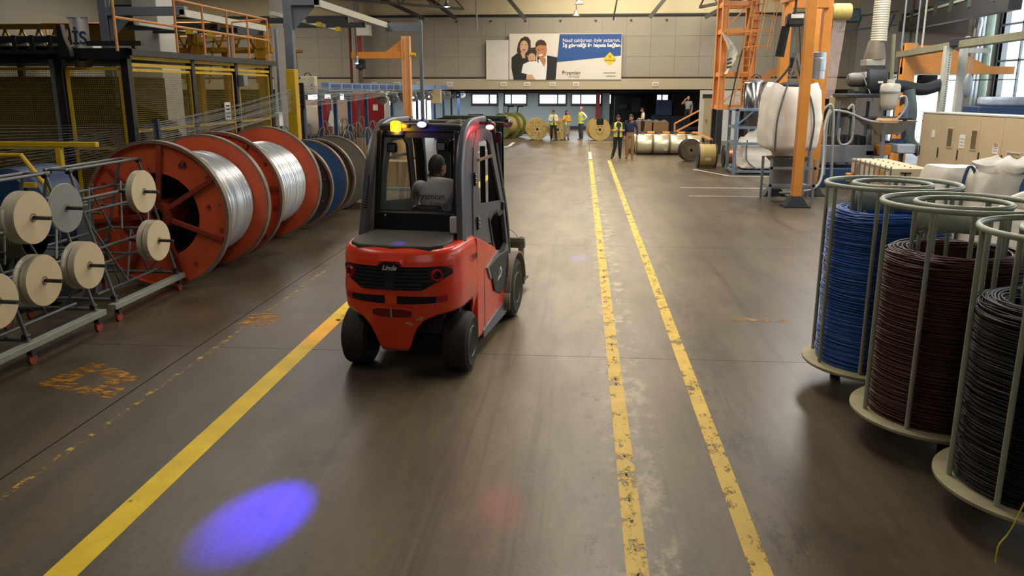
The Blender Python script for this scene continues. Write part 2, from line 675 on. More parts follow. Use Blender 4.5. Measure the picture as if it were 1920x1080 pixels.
def wall_y(name, y, t, x0, x1, z0, z1, holes, m):
    """A wall across the hall with rectangular openings (x0, x1, z0, z1)."""
    b = MB()
    cuts = sorted(set([x0, x1] + [h[0] for h in holes] + [h[1] for h in holes]))
    for a, c in zip(cuts[:-1], cuts[1:]):
        hs = sorted((h[2], h[3]) for h in holes if h[0] <= a + 1e-6 and h[1] >= c - 1e-6)
        z = z0
        for h0, h1 in hs:
            if h0 > z + 1e-4:
                b.bx(a, y, z, c, y + t, h0)
            z = h1
        if z < z1 - 1e-4:
            b.bx(a, y, z, c, y + t, z1)
    return struct(b.build(name, m, smooth=False))


wins = [U(x0, 0, BW)[0] for x0 in (0,)]
holes = []
win_px = [(886, 931), (947, 986), (1012, 1060), (1073, 1126), (1143, 1158), (1232, 1262)]
for a, c in win_px:
    holes.append((U(a, 185, BW)[0], U(c, 185, BW)[0], U(1000, 194, BW)[1], U(1000, 178, BW)[1]))
doors = [(605, 616), (713, 737), (768, 804), (575, 600)]
for a, c in [(713, 721), (724, 738), (770, 799), (800, 808)]:
    holes.append((U(a, 200, BW)[0], U(c, 200, BW)[0], 0.25, 2.6))
for a, c in [(577, 600), (608, 620), (637, 645)]:
    holes.append((U(a, 185, BW)[0], U(c, 185, BW)[0], 1.95, 2.45))
wl = wall_y('wall_far', BW, 0.2, -26, 18, 0, 2.9, holes, LOWW)
for i, (a, c) in enumerate(win_px):
    x0, x1, z0, z1 = holes[i]
    w = struct(MB().ring([(x0 - 0.1, BW - 0.06, z0 - 0.18), (x1 + 0.1, BW - 0.06, z0 - 0.18), (x1 + 0.1, BW - 0.06, z1 + 0.08), (x0 - 0.1, BW - 0.06, z1 + 0.08)],
                         [(x0, BW - 0.06, z0), (x1, BW - 0.06, z0), (x1, BW - 0.06, z1), (x0, BW - 0.06, z1)], (0, 0.1, 0)).build('window_%d' % (i + 1), M['black'], smooth=False))
    d = 0.7 if i % 2 == 0 else 0.3
    xm = x0 + (x1 - x0) * d
    if x1 - x0 > 0.8:
        MB().bx(xm - 0.05, BW - 0.05, z0, xm + 0.05, BW + 0.05, z1).build('mullion', M['black'], w, smooth=False)
    MB().bx(x0, BW + 0.02, z0, x1, BW + 0.03, z1).build('pane', M['glass'], w, smooth=False)
for i, h in enumerate(holes[6:10]):
    d = struct(MB().ring([(h[0] - 0.08, BW - 0.05, h[2]), (h[1] + 0.08, BW - 0.05, h[2]), (h[1] + 0.08, BW - 0.05, h[3] + 0.08), (h[0] - 0.08, BW - 0.05, h[3] + 0.08)],
                         [(h[0], BW - 0.05, h[2] + 0.02), (h[1], BW - 0.05, h[2] + 0.02), (h[1], BW - 0.05, h[3]), (h[0], BW - 0.05, h[3])], (0, 0.1, 0)).build('door_%d' % (i + 1), M['steel'], smooth=False))
# pilasters on the far wall
pil = [(935, 943), (1130, 1143), (1318, 1332), (668, 690)]
for i, (a, c) in enumerate(pil):
    struct(MB().bx(U(a, 200, 58.2)[0], 58.2, 0, U(c, 200, 58.2)[0], 58.7, 2.74).build('column_%d' % (i + 1), LOWW, smooth=False))
xg = U(1117, 200, 58)[0]
struct(MB().bx(xg, 57.9, 0, xg + 0.28, 58.3, 2.74).build('column_%d' % 5, M['red'], smooth=False))
# dark skirting of the far wall
struct(MB().bx(-12, BW - 0.08, 0, 2.4, BW, 0.22).build('baseboard_far', M['dsteel'], smooth=False))
# dark bay behind the right half
xd0, xd1 = U(1145, 200, 57)[0], U(1312, 200, 57)[0]
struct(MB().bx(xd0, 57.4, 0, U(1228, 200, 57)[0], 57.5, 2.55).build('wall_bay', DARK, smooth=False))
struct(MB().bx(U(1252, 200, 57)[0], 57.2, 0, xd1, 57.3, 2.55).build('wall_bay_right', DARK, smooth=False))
# soffit pipes and lamps
for i, (z, r) in enumerate([(2.66, 0.05), (2.55, 0.035)]):
    tag(MB().cyl((-14, Y0 + 0.8 + i, z), (11, Y0 + 0.8 + i, z), r, n=8).build('ceiling_pipe', M['dsteel']), ['dark pipe running under the low ceiling behind the wall band', 'thin grey pipe under the low ceiling, above the far windows'][i], 'pipe')

# side walls
LW = mat('left_wall_grey', '77746c', 0.6, 0, 0.08, 0.5)
struct(MB().bx(-26.2, -8, 0, -26, 60, 9.3).build('wall_left', LW, smooth=False))
struct(MB().bx(-26, -8.2, 0, 18, -8, 9.3).build('wall_front', LW, smooth=False))
RX = 15.6


def wall_x(name, x, t, y0, y1, z0, z1, holes, m):
    b = MB()
    cuts = sorted(set([y0, y1] + [h[0] for h in holes] + [h[1] for h in holes]))
    for a, c in zip(cuts[:-1], cuts[1:]):
        hs = sorted((h[2], h[3]) for h in holes if h[0] <= a + 1e-6 and h[1] >= c - 1e-6)
        z = z0
        for h0, h1 in hs:
            if h0 > z + 1e-4:
                b.bx(x, a, z, x + t, c, h0)
            z = h1
        if z < z1 - 1e-4:
            b.bx(x, a, z, x + t, c, z1)
    return struct(b.build(name, m, smooth=False))


RW = mat('right_wall_grey', '9a9aa0', 0.6, 0, 0.08, 0.5)
rh = [(18, 26.0, 2.5, 6.1), (27.0, 33.3, 2.5, 6.1), (36.4, 44.5, 0.2, 3.5), (6, 16, 2.5, 6.1)]
wall_x('wall_right', RX, 0.3, -8, 60, 0, 9.3, rh, RW)
for i, (y0, y1, z0, z1) in enumerate(rh):
    w = struct(MB().ring([(RX - 0.05, y0 - 0.1, z0 - 0.1), (RX - 0.05, y1 + 0.1, z0 - 0.1), (RX - 0.05, y1 + 0.1, z1 + 0.1), (RX - 0.05, y0 - 0.1, z1 + 0.1)],
                         [(RX - 0.05, y0, z0), (RX - 0.05, y1, z0), (RX - 0.05, y1, z1), (RX - 0.05, y0, z1)], (0.15, 0, 0)).build('window_%d' % (i + 7), M['dsteel'], smooth=False))
    if i != 2:
        n = 4
        for k in range(1, n):
            y = y0 + (y1 - y0) * k / n
            MB().bx(RX - 0.03, y - 0.04, z0, RX + 0.05, y + 0.04, z1).build('mullion', M['steel'], w, smooth=False)
        for z in (z0 + (z1 - z0) * 0.36, z0 + (z1 - z0) * 0.72):
            MB().bx(RX - 0.03, y0, z - 0.035, RX + 0.05, y1, z + 0.035).build('transom', M['steel'], w, smooth=False)
    MB().bx(RX + 0.02, y0, z0, RX + 0.03, y1, z1).build('pane', M['glass'], w, smooth=False)
struct(MB().bx(RX - 0.45, 17.5, 2.2, RX, 33.6, 2.42).build('trim_2', LOWW, smooth=False))

# concrete columns of the hall
CONC = mat('painted_concrete', 'b9b6ae', 0.65, 0, 0.08, 0.7)
colz = []


def column(n, x, y, w, d, m=CONC):
    return struct(MB().bx(x, y, 0, x + w, y + d, 9.2).build('column_%d' % n, m, bevel=0.03))


x0 = U(250, 50, 25)[0]
column(6, x0, 25, U(297, 50, 25)[0] - x0, 1.2)
x0 = U(510, 100, 34)[0]
column(7, x0, 34, U(543, 100, 34)[0] - x0, 0.75)
x0 = U(655, 100, 48.7)[0]
column(8, x0, 48.7, 0.55, 0.6, PANEL)
column(9, 14.9, 33.5, 0.7, 1.0)

# roof trusses
TR = mat('truss_steel', '4b4a45', 0.6, 0.1, 0.15, 2)


def truss(n, p, q, h, bays, w=0.09):
    t = struct(MB().bar(p, q, w, w * 1.3).build('truss_%d' % n, TR, smooth=False))
    t.name = 'beam_%d' % n
    p, q = Vector(p), Vector(q)
    up = Vector((0, 0, h))
    MB().bar(p + up, q + up, w, w * 1.3).build('top_chord', TR, t, smooth=False)
    for i in range(bays):
        a, c = p.lerp(q, i / bays), p.lerp(q, (i + 0.5) / bays)
        d = p.lerp(q, (i + 1) / bays)
        MB().bar(a, c + up, w * 0.6).build('web_bar', TR, t, smooth=False)
        MB().bar(c + up, d, w * 0.6).build('web_bar', TR, t, smooth=False)
    return t


truss(1, (-25, 44, 7.6), (17, 44, 7.6), 1.2, 16)
truss(2, (-25, 33, 7.9), (17, 33, 7.9), 1.1, 16)
truss(3, (6.5, 49, 7.25), (14.5, 26, 7.25), 1.0, 12, 0.12)
truss(4, (-7.0, 49.5, 7.3), (-25, 30, 7.3), 0.9, 12, 0.1)
for i, (a, c) in enumerate([((955, 0), (985, 36)), ((1245, 0), (1218, 33)), ((1380, 0), (1322, 33)), ((815, 5), (855, 35)), ((730, 5), (795, 35))]):
    x0, z0 = U(a[0], a[1], 48.5)
    x1, z1 = U(c[0], c[1], 48.5)
    t = x0 + (x0 - x1) * 1.2
    struct(MB().bar((t, 48.5, z0 + (z0 - z1) * 1.2), (x1, 48.5, z1), 0.16, 0.22).build('beam_%d' % (i + 5), TR, smooth=False))
# ------------------------------------------------------------------ forklift truck (local: x right, y forward, origin under the rear axle)
FK = thing('forklift_truck', 'red forklift truck with dark grey cab driving away down the aisle', 'forklift', (-1.72, 7.93, 0), R(-8))
FRED = mat('forklift_red', 'ee452a', 0.3, 0, 0.07, 2.5, coat=0.35, wear='8a3a22', wear_at=0.74, wscale=3)
FGREY = mat('cab_grey', '63666d', 0.32, 0.2, 0.06, 4)
FDARK = mat('cab_dark', '25272a', 0.5, 0.05, 0.15, 5)
FHOOD = mat('hood_black', '4a4844', 0.6, 0, 0.15, 5, 0.1, 60)
FDUST = mat('dusty_fender', '7d7262', 0.75, 0, 0.15, 5)
TYRE = mat('tyre_rubber', '2c2925', 0.75, 0, 0.2, 6, 0.15, 30)
RIM = mat('wheel_rim', '6e675c', 0.5, 0.3, 0.15, 5)
REDLENS = mat('tail_lamp_red', 'b0182a', 0.25, 0, 0.05, 4)
AMB = mat('amber_lens', 'ffa80a', 0.3, 0, 0.02, 2, emit=4.0)
AMBD = mat('amber_dark', 'a06a10', 0.35, 0, 0.1, 4)
BLUL = mat('blue_lamp', '7d86ff', 0.3, 0, 0.02, 2, emit=5.0)
REDL = mat('red_lamp', 'ff5a50', 0.3, 0, 0.02, 2, emit=10.0)
BW_, BD_ = 0.61, 0.5


def prof(z):
    """Bulge of the counterweight at height z: widest at the bumper, drawn in at the hood and at the foot."""
    pts = [(0.2, 0.80), (0.3, 0.86), (0.55, 0.95), (0.72, 1.0), (0.9, 1.02), (1.0, 1.0), (1.12, 0.985), (1.2, 0.985), (1.27, 0.96), (1.31, 0.9), (1.33, 0.84)]
    for (a, p), (b_, q) in zip(pts[:-1], pts[1:]):
        if z <= b_:
            return p + (q - p) * max(0, (z - a)) / (b_ - a)
    return pts[-1][1]


def shell(u, z, off=0.0):
    """Point on the counterweight skin; u from -1 (left side) through 0 (rear) to 1 (right side)."""
    n = 2.6
    if abs(u) <= 0.8:
        a = u / 0.8 * pi / 2
        x = math.copysign(abs(math.sin(a)) ** (2 / n), a)
        y = -abs(math.cos(a)) ** (2 / n)
        X, Y = x * BW_, y * BD_
    else:
        X, Y = math.copysign(BW_, u), (abs(u) - 0.8) / 0.2 * 0.42
    s_ = prof(z)
    Xs = X * (1 - (1 - s_) * (0.6 if z > 1 else 1))
    Ys = Y * s_ if Y < 0 else Y
    if off:
        d = Vector((X / BW_ ** 2 * 1.0, min(Y, 0) / BD_ ** 2, 0))
        d = d.normalized() if d.length > 1e-6 else Vector((0, -1, 0))
        return Vector((Xs, Ys, z)) + d * off
    return Vector((Xs, Ys, z))


def u_of_x(x):
    s_ = min(1, abs(x) / BW_)
    return math.copysign(math.asin(s_ ** 1.3) / (pi / 2) * 0.8, x)


def zlow(u):
    X = shell(u, 0.7)
    ax = abs(X.x)
    a = abs(u)
    if a < 0.8:
        kn = [(0.0, 0.3), (0.165, 0.3), (0.2, 0.42), (0.25, 0.55), (0.32, 0.63), (0.44, 0.68), (0.62, 0.7)]
        for (p0, q0), (p1, q1) in zip(kn[:-1], kn[1:]):
            if ax <= p1:
                return q0 + (q1 - q0) * (ax - p0) / (p1 - p0)
        return 0.7
    y = X.y
    return 0.7 if y < 0.25 else 0.7 - 0.5 * ((y - 0.25) / 0.17) ** 1.5


us = [-1 + 2 * i / 96 for i in range(97)]


def body_fn(i, j):
    u = us[round(i * 96)]
    z0 = zlow(u)
    return shell(u, z0 + (1.33 - z0) * j)


b = MB()
b.grid(body_fn, 96, 22)
o = b.build('counterweight', FRED, FK)
sm = o.modifiers.new('thickness', 'SOLIDIFY')
sm.thickness = 0.03
sm.offset = -1
# top of the counterweight under the hood
b = MB()
top = [shell(u, 1.33) for u in us]
b.add(top + [Vector((0, 0.3, 1.3))], [(i, i + 1, len(top)) for i in range(len(top) - 1)])
b.build('counterweight_top', FRED, FK)
# tow pocket, the shade of its recess painted as darker red, and pin


def patch(x0, x1, zf0, zf1, off, n=24, m=4):
    b_ = MB()

    def f(i, j):
        x = x0 + (x1 - x0) * i
        z = zf0(x) + (zf1(x) - zf0(x)) * j
        return shell(u_of_x(x), z, off)
    b_.grid(f, n, m)
    return b_


pk = patch(-0.2, 0.2, lambda x: 0.655 + 0.3 * max(0, abs(x) - 0.1) ** 1.3, lambda x: 0.745 - 0.25 * max(0, abs(x) - 0.12), 0.004, 16, 3).build('tow_pocket', mat('pocket_shade_red', '7a1712', 0.5, 0, 0.1, 4), FK)
patch(-0.22, 0.22, lambda x: 0.745 - 0.25 * max(0, abs(x) - 0.12), lambda x: 0.768 - 0.25 * max(0, abs(x) - 0.12), 0.018, 16, 2).build('pocket_lip', FRED, FK)
MB().cyl(shell(0, 0.765, 0.016), shell(0, 0.655, 0.016), 0.011, n=10).build('tow_pin', M['alu'], FK)
for cx_, cz_, w_ in ((0.27, 0.64, 0.035), (0.16, 0.6, 0.03), (0.19, 0.585, 0.02), (0.29, 0.66, 0.02)):
    patch(cx_ - w_, cx_ + w_, lambda x: cz_ - 0.012 + 0.1 * abs(x - cx_), lambda x: cz_ + 0.012 - 0.2 * abs(x - cx_) * abs(x - cx_) * 20, 0.003, 5, 1).build('paint_chip', mat('chip_primer', 'c9a868', 0.7) if 'chip_primer' not in bpy.data.materials else bpy.data.materials['chip_primer'], FK)
def lip(i, j):
    x = -0.585 + 1.17 * i
    z0 = 1.158 if abs(x) > 0.13 else 1.158 + 0.05 * min(1, (0.13 - abs(x)) / 0.03)
    t_ = min(1, (0.585 - abs(x)) / 0.1)
    return shell(u_of_x(x), z0 + (1.26 - z0) * max(0, (j - 0.15) / 0.85), (0.0 if j < 0.1 else 0.018 * (1 - (j - 0.15) / 0.85)) * t_ - 0.001)


MB().grid(lip, 80, 8).build('hood_lip', FRED, FK)
# radiator grille, louvres, tail lamps
gz1 = lambda x: 1.155 - 0.05 * max(0, abs(x) - 0.47) / 0.1
gz0 = lambda x: 0.93 if abs(x) < 0.3 else 0.93 + 0.14 * min(1, (abs(x) - 0.3) / 0.25)
gr = patch(-0.555, 0.555, gz0, gz1, 0.006, 40).build('grille', M['soft'], FK)  # dark patch on the skin stands in for the shaded recess
for k in range(6):
    z = 1.135 - k * 0.036
    w = 0.37 if k < 4 else 0.30
    for sx in (-1, 1):
        patch(sx * 0.05, sx * w, lambda x: z - 0.011, lambda x: z + 0.008, 0.022, 14, 2).build('louvre', FDARK, gr)
patch(-0.048, 0.048, lambda x: 0.94, lambda x: 1.15, 0.026, 4, 4).build('grille_bar', FDARK, gr)
for sx in (-1, 1):
    patch(sx * 0.36, sx * 0.55, lambda x: 1.0 + 0.1 * max(0, (abs(x) - 0.44)) / 0.11, lambda x: 1.15 - 0.03 * max(0, (abs(x) - 0.5)) / 0.05, 0.012, 8, 3).build('lamp_housing', FDARK, FK)
    c = shell(u_of_x(sx * 0.43), 1.075, 0.02)
    nrm = (shell(u_of_x(sx * 0.43), 1.075, 0.1) - c).normalized()
    q = nrm.to_track_quat('Z', 'Y')
    lamp = MB()
    for (ra, rb, mname) in ((0.062, 0.04, 0),):
        prof_ = [(0.036, -0.01), (0.036, 0.012), (0.044, 0.02), (0.056, 0.016), (0.06, -0.01)]
        tmp = MB().lathe(prof_, n=28)
        lamp.add([c + q @ Vector(p) for p in tmp.v], tmp.f)
    lr = lamp.build('tail_lamp', REDLENS, FK)
    d = MB()
    tmp = MB().lathe([(0.037, -0.004), (0.02, 0.004), (0.0, 0.006)], n=20)
    d.add([c + q @ Vector(p) for p in tmp.v], tmp.f)
    d.build('lamp_lens', M['black'], lr)
# lower air slots: proud dark patches, the shade of the openings painted on
for sx in (-1, 1):
    patch(sx * 0.06, sx * 0.42, lambda x: 0.79 + 0.03 * abs(x), lambda x: 0.875 - 0.02 * abs(x), 0.004, 14, 2).build('air_slot', M['soft'], FK)
    patch(sx * 0.42, sx * 0.51, lambda x: 0.805, lambda x: 0.868, 0.006, 6, 2).build('reflector', REDLENS, FK)
# badge with the maker's lettering
bd = patch(-0.105, 0.105, lambda x: 1.125, lambda x: 1.2 - 0.5 * max(0, abs(x) - 0.05), 0.03, 8, 3).build('badge', M['black'], FK)
p = shell(0, 1.155, 0.034)
text('lettering', 'Linde', 0.066, M['white'], bd, (0.0, p.y - 0.002, 1.147), (R(84), 0, 0), 0.002, 0.35, bold=0.001)
# hood, black top plate
b = MB()
hp = [(-0.5, -0.1), (-0.47, -0.3), (-0.36, -0.4), (0, -0.435), (0.36, -0.4), (0.47, -0.3), (0.5, -0.1), (0.43, 0.24), (-0.43, 0.24)]
bm_ = MB().add([(x, y, 1.345 + 0.04 * (y + 0.43) / 0.67) for x, y in hp] + [(x, y, 1.2) for x, y in hp],
               [tuple(range(9)), tuple(reversed(range(9, 18)))] + [(i, i + 9, (i + 1) % 9 + 9, (i + 1) % 9) for i in range(9)])
bm_.build('hood', FHOOD, FK, bevel=0.012)
# bulkhead below the rear window and cab floor box
MB().bx(-0.44, 0.22, 0.55, 0.46, 0.32, 1.575).build('bulkhead', M['black'], FK, bevel=0.02)
MB().bx(-0.5, 0.1, 0.28, 0.5, 2.3, 0.62).build('chassis', FDARK, FK)
MB().ball((-0.31, 0.21, 1.53), (0.012, 0.006, 0.012), 8, 6).build('bolt', M['alu'], FK)
MB().bx(0.4, 0.14, 1.38, 0.48, 0.2, 1.55).build('junction_box', M['white'], FK, bevel=0.012)

# right-hand side skin: red flank, dark lower panel, sill, seam
b = MB()
sp = [(0.42, 0.2), (0.42, 1.3), (0.52, 1.27), (0.9, 1.15), (1.15, 1.07), (1.28, 1.0), (1.34, 0.9), (1.75, 0.72), (1.78, 0.55), (1.7, 0.3), (0.75, 0.2)]
for s_ in (1, -1):
    MB().prism([(s_ * 0.55, y, z) for y, z in sp], (s_ * 0.06, 0, 0)).build('side_panel', FRED, FK, bevel=0.015)
    MB().prism([(s_ * 0.555, y, z) for y, z in [(0.62, 0.14), (0.62, 0.24), (1.72, 0.34), (1.78, 0.22), (1.7, 0.14)]], (s_ * 0.065, 0, 0)).build('sill', FGREY, FK, bevel=0.01)
    q = MB().prism([(s_ * 0.605, y, z) for y, z in [(0.86, 0.9), (1.3, 0.94), (1.78, 0.92), (1.8, 0.55), (1.62, 0.5), (1.4, 0.46), (1.1, 0.56), (0.98, 0.76)]], (s_ * 0.025, 0, 0)).build('step_panel', FDARK, FK, bevel=0.01)
    MB().prism([(s_ * 0.605, y, z) for y, z in [(0.78, 0.9), (1.28, 1.0), (1.32, 0.95), (0.9, 0.88), (0.98, 0.74), (0.92, 0.74)]], (s_ * 0.02, 0, 0)).build('trim_strip', M['steel'], FK)
    MB().prism([(s_ * 0.631, y, z) for y, z in [(1.66, 0.66), (1.7, 0.58), (1.76, 0.6), (1.77, 0.78), (1.73, 0.86), (1.68, 0.8)]], (s_ * 0.004, 0, 0)).build('hand_slot', M['soft'], FK)
    if s_ > 0:
        b2 = MB()
        for pa in ([(1.2, 0.66), (1.36, 0.68), (1.42, 0.74), (1.36, 0.8), (1.32, 0.78), (1.28, 0.7)],):
            b2.ring([(0.632, y, z) for y, z in pa], [(0.632, 1.32 + (y - 1.32) * 0.6, 0.73 + (z - 0.73) * 0.6) for y, z in pa], (0.003, 0, 0))
        b2.build('emblem', M['white'], q, smooth=False)
    MB().bx(s_ * 0.612, 0.7, 0.22, s_ * 0.6135, 0.708, 0.9).build('panel_seam', M['soft'], FK, smooth=False)
text('lettering', 'Z1280', 0.085, M['ink'], FK, (0.618, 0.28, 1.12), (R(90), 0, R(90)), 0.001)

# cab pillars, roof and glass
def sect(path, w, d, name, m, side=1):
    """Pillar: a flattened section swept along the path."""
    P = [Vector(p_) for p_ in path]
    k = len(P)
    vs_, fs = [], []
    n = 12
    for i, p_ in enumerate(P):
        t = (P[min(i + 1, k - 1)] - P[max(i - 1, 0)]).normalized()
        a = Vector((1, 0, 0))
        b_ = t.cross(a).normalized()
        a = b_.cross(t).normalized()
        for j in range(n):
            w_ = 2 * pi * j / n
            cx, cy = math.cos(w_), math.sin(w_)
            cx = math.copysign(abs(cx) ** 0.6, cx)
            cy = math.copysign(abs(cy) ** 0.6, cy)
            vs_.append(p_ + a * cx * w / 2 + b_ * cy * d / 2)
    for i in range(k - 1):
        for j in range(n):
            fs.append((i * n + j, i * n + (j + 1) % n, (i + 1) * n + (j + 1) % n, (i + 1) * n + j))
    fs += [tuple(range(n)), tuple((k - 1) * n + j for j in range(n))]
    return MB().add(vs_, fs).build(name, m, FK)


for s_ in (-1, 1):
    path = spline([(s_ * 0.535, 0.12, 1.2), (s_ * 0.52, 0.17, 1.45), (s_ * 0.49, 0.26, 1.95), (s_ * 0.475, 0.36, 2.2), (s_ * 0.465, 0.52, 2.36), (s_ * 0.455, 0.78, 2.425), (s_ * 0.45, 1.3, 2.43)], 5)
    pl = sect(path, 0.085, 0.15, 'rear_pillar', FGREY)
    MB().box((s_ * 0.53, 0.13, 1.29), (0.1, 0.17, 0.02)).build('pillar_collar', FDARK, pl, bevel=0.008)
    if s_ < 0:
        for k in range(13):
            MB().box((-0.497 + k * 0.0018, 0.128 + k * 0.0052, 1.62 + k * 0.026), (0.05, 0.012, 0.011)).build('vent_slat', M['soft'], pl, smooth=False)
    # inner dark post beside the rear glass
    MB().bar((s_ * 0.43, 0.25, 1.3), (s_ * 0.41, 0.42, 2.38), 0.05, 0.07, (0, 1, 0)).build('window_post', M['black'], FK, bevel=0.01)
    # front pillar
    sect(spline([(s_ * 0.53, 2.05, 0.75), (s_ * 0.51, 1.98, 1.3), (s_ * 0.455, 1.78, 2.0), (s_ * 0.45, 1.6, 2.36), (s_ * 0.45, 1.3, 2.43)], 5), 0.13, 0.1, 'front_pillar', FDARK)
# broad dark mast uprights seen through the front window are the mast itself (below)
MB().bar((-0.44, 0.5, 2.4), (0.44, 0.5, 2.4), 0.09, 0.09).build('rear_header', FDARK, FK, bevel=0.02)
rf = MB()
rf.ring([(-0.44, 0.56, 2.42), (0.44, 0.56, 2.42), (0.44, 1.62, 2.42), (-0.44, 1.62, 2.42)], [(-0.34, 0.68, 2.42), (0.34, 0.68, 2.42), (0.34, 1.5, 2.42), (-0.34, 1.5, 2.42)], (0, 0, 0.03))
ro = rf.build('roof', FDUST, FK, bevel=0.015)
for k in range(2):
    MB().bar((-0.36, 0.94 + k * 0.18, 2.44), (0.36, 0.94 + k * 0.3, 2.44), 0.05, 0.03).build('roof_bar', FDARK, ro, bevel=0.006)
MB().bx(-0.34, 0.66, 2.425, 0.34, 1.5, 2.431).build('roof_pane', M['glass'], ro, smooth=False)
MB().cyl((0.25, 0.62, 2.42), (0.4, 0.62, 2.45), 0.05, n=14).build('roof_cap', FDUST, ro)
MB().add([(-0.415, 0.27, 1.57), (0.43, 0.27, 1.57), (0.41, 0.42, 2.33), (-0.395, 0.42, 2.33)], [(0, 1, 2, 3)]).build('rear_window', M['glass'], FK, smooth=False)
b = MB()
b.ring([(-0.43, 0.262, 1.54), (0.45, 0.262, 1.54), (0.43, 0.425, 2.36), (-0.41, 0.425, 2.36)], [(-0.395, 0.268, 1.585), (0.41, 0.268, 1.585), (0.39, 0.415, 2.31), (-0.375, 0.415, 2.31)], (0, 0.02, 0))
b.build('window_seal', M['soft'], FK)
MB().add([(-0.43, 1.98, 1.15), (0.43, 1.98, 1.15), (0.42, 1.63, 2.33), (-0.42, 1.63, 2.33)], [(0, 1, 2, 3)]).build('windscreen', M['glass'], FK, smooth=False)
MB().bx(-0.45, 1.95, 0.62, 0.0, 2.05, 1.1).build('dash_panel', FDARK, FK, bevel=0.02)

# doors, left and right: dark skin with an upper and a lower window
def door_pts(pts, x_of_z):
    return [(x_of_z(z), y, z) for y, z in pts]


for s_ in (1, -1):
    xz = lambda z, s_=s_: s_ * (0.585 - 0.075 * max(0, z - 1.1))
    outer_ = [(0.42, 1.22), (0.55, 1.75), (0.72, 2.2), (0.86, 2.31), (1.3, 2.34), (1.5, 2.28), (1.68, 1.9), (1.9, 1.42), (2.02, 0.8), (1.55, 0.78), (1.36, 0.94), (1.1, 1.12)]
    up_in = [(0.78, 1.6), (0.79, 1.9), (0.85, 2.12), (0.92, 2.24), (1.28, 2.25), (1.4, 2.18), (1.52, 1.9), (1.68, 1.52)]
    # build the skin as strips around the two window openings
    lo_in = [(1.1, 1.36), (1.24, 1.41), (1.42, 1.42), (1.5, 1.36), (1.7, 1.36), (1.78, 1.0), (1.5, 0.9), (1.22, 1.02)]
    d = MB()

    def quad(pts):
        d.prism(door_pts(pts, xz), (s_ * -0.025, 0, 0))
    quad([(0.42, 1.22), (0.78, 1.6), (0.79, 1.9), (0.55, 1.75)])
    quad([(0.55, 1.75), (0.79, 1.9), (0.85, 2.12), (0.72, 2.2)])
    quad([(0.72, 2.2), (0.85, 2.12), (0.92, 2.24), (0.9, 2.37)])
    quad([(0.9, 2.37), (0.92, 2.24), (1.28, 2.25), (1.3, 2.39)])
    quad([(1.3, 2.39), (1.28, 2.25), (1.4, 2.18), (1.52, 2.31)])
    quad([(1.52, 2.31), (1.4, 2.18), (1.52, 1.9), (1.68, 1.9)])
    quad([(1.68, 1.9), (1.52, 1.9), (1.68, 1.52), (1.85, 1.5)])
    quad([(0.78, 1.6), (0.42, 1.22), (1.1, 1.12), (1.1, 1.36)])
    quad([(0.78, 1.6), (1.1, 1.36), (1.24, 1.41), (1.42, 1.42), (1.5, 1.45), (1.68, 1.52)])
    quad([(1.42, 1.42), (1.5, 1.36), (1.7, 1.36), (1.85, 1.5), (1.68, 1.52)])
    quad([(1.85, 1.5), (1.7, 1.36), (1.78, 1.0), (2.02, 0.8)])
    quad([(2.02, 0.8), (1.78, 1.0), (1.5, 0.9), (1.55, 0.78)])
    quad([(1.55, 0.78), (1.5, 0.9), (1.22, 1.02), (1.36, 0.94)])
    quad([(1.36, 0.94), (1.22, 1.02), (1.1, 1.36), (1.1, 1.12)])
    # below the window down to the flank
    quad([(1.1, 1.12), (1.36, 0.94), (1.55, 0.78), (2.02, 0.8), (1.98, 0.72), (1.4, 0.72), (1.05, 0.95)])
    dr = d.build('door', FGREY if s_ > 0 else FDARK, FK, smooth=False)
    gk = MB()
    for q4 in ([(0.16, 1.2), (0.42, 1.22), (0.55, 1.75), (0.22, 1.62)], [(0.22, 1.62), (0.55, 1.75), (0.72, 2.2), (0.3, 2.0)], [(0.3, 2.0), (0.72, 2.2), (0.9, 2.37), (0.85, 2.44), (0.6, 2.41), (0.42, 2.28)], [(0.9, 2.37), (1.3, 2.39), (1.3, 2.45), (0.85, 2.44)]):
        gk.prism(door_pts(q4, lambda z: xz(z) - s_ * 0.012), (s_ * -0.03, 0, 0))
    gk.build('door_surround', FGREY, FK, smooth=False)
    g = MB()
    g.add(door_pts(up_in, lambda z: xz(z) - s_ * 0.012), [tuple(range(8))])
    g.add(door_pts(lo_in, lambda z: xz(z) - s_ * 0.012), [tuple(range(8))])
    g.build('pane', M['glass'], dr, smooth=False)
    MB().bar((xz(2.06) + s_ * 0.006, 0.83, 2.06), (xz(2.06) + s_ * 0.006, 1.46, 2.06), 0.02, 0.03).build('window_rail', FDUST, dr, smooth=False)
    for z in (1.42, 1.88):
        h = MB().box((xz(z) + s_ * 0.012, 0.62 if z > 1.6 else 0.6, z), (0.02, 0.05, 0.14)).build('hinge', M['black'], dr, bevel=0.006)
        for k in (-1, 0, 1):
            MB().ball((xz(z) + s_ * 0.024, 0.62 if z > 1.6 else 0.6, z + k * 0.042), 0.012, 8, 6).build('bolt', M['alu'], h)
    MB().box((xz(1.44) + s_ * 0.012, 1.74, 1.45), (0.025, 0.07, 0.1)).build('handle', M['black'], dr, bevel=0.008)
    b = MB()
    b.ring(door_pts([(1.06, 1.4), (1.24, 1.45), (1.44, 1.46), (1.53, 1.4), (1.75, 1.4), (1.83, 0.98), (1.5, 0.85), (1.17, 1.0)], lambda z: xz(z) + s_ * 0.004), door_pts(lo_in, lambda z: xz(z) + s_ * 0.004), (s_ * 0.012, 0, 0))
    b.build('window_frame', FDARK, dr)

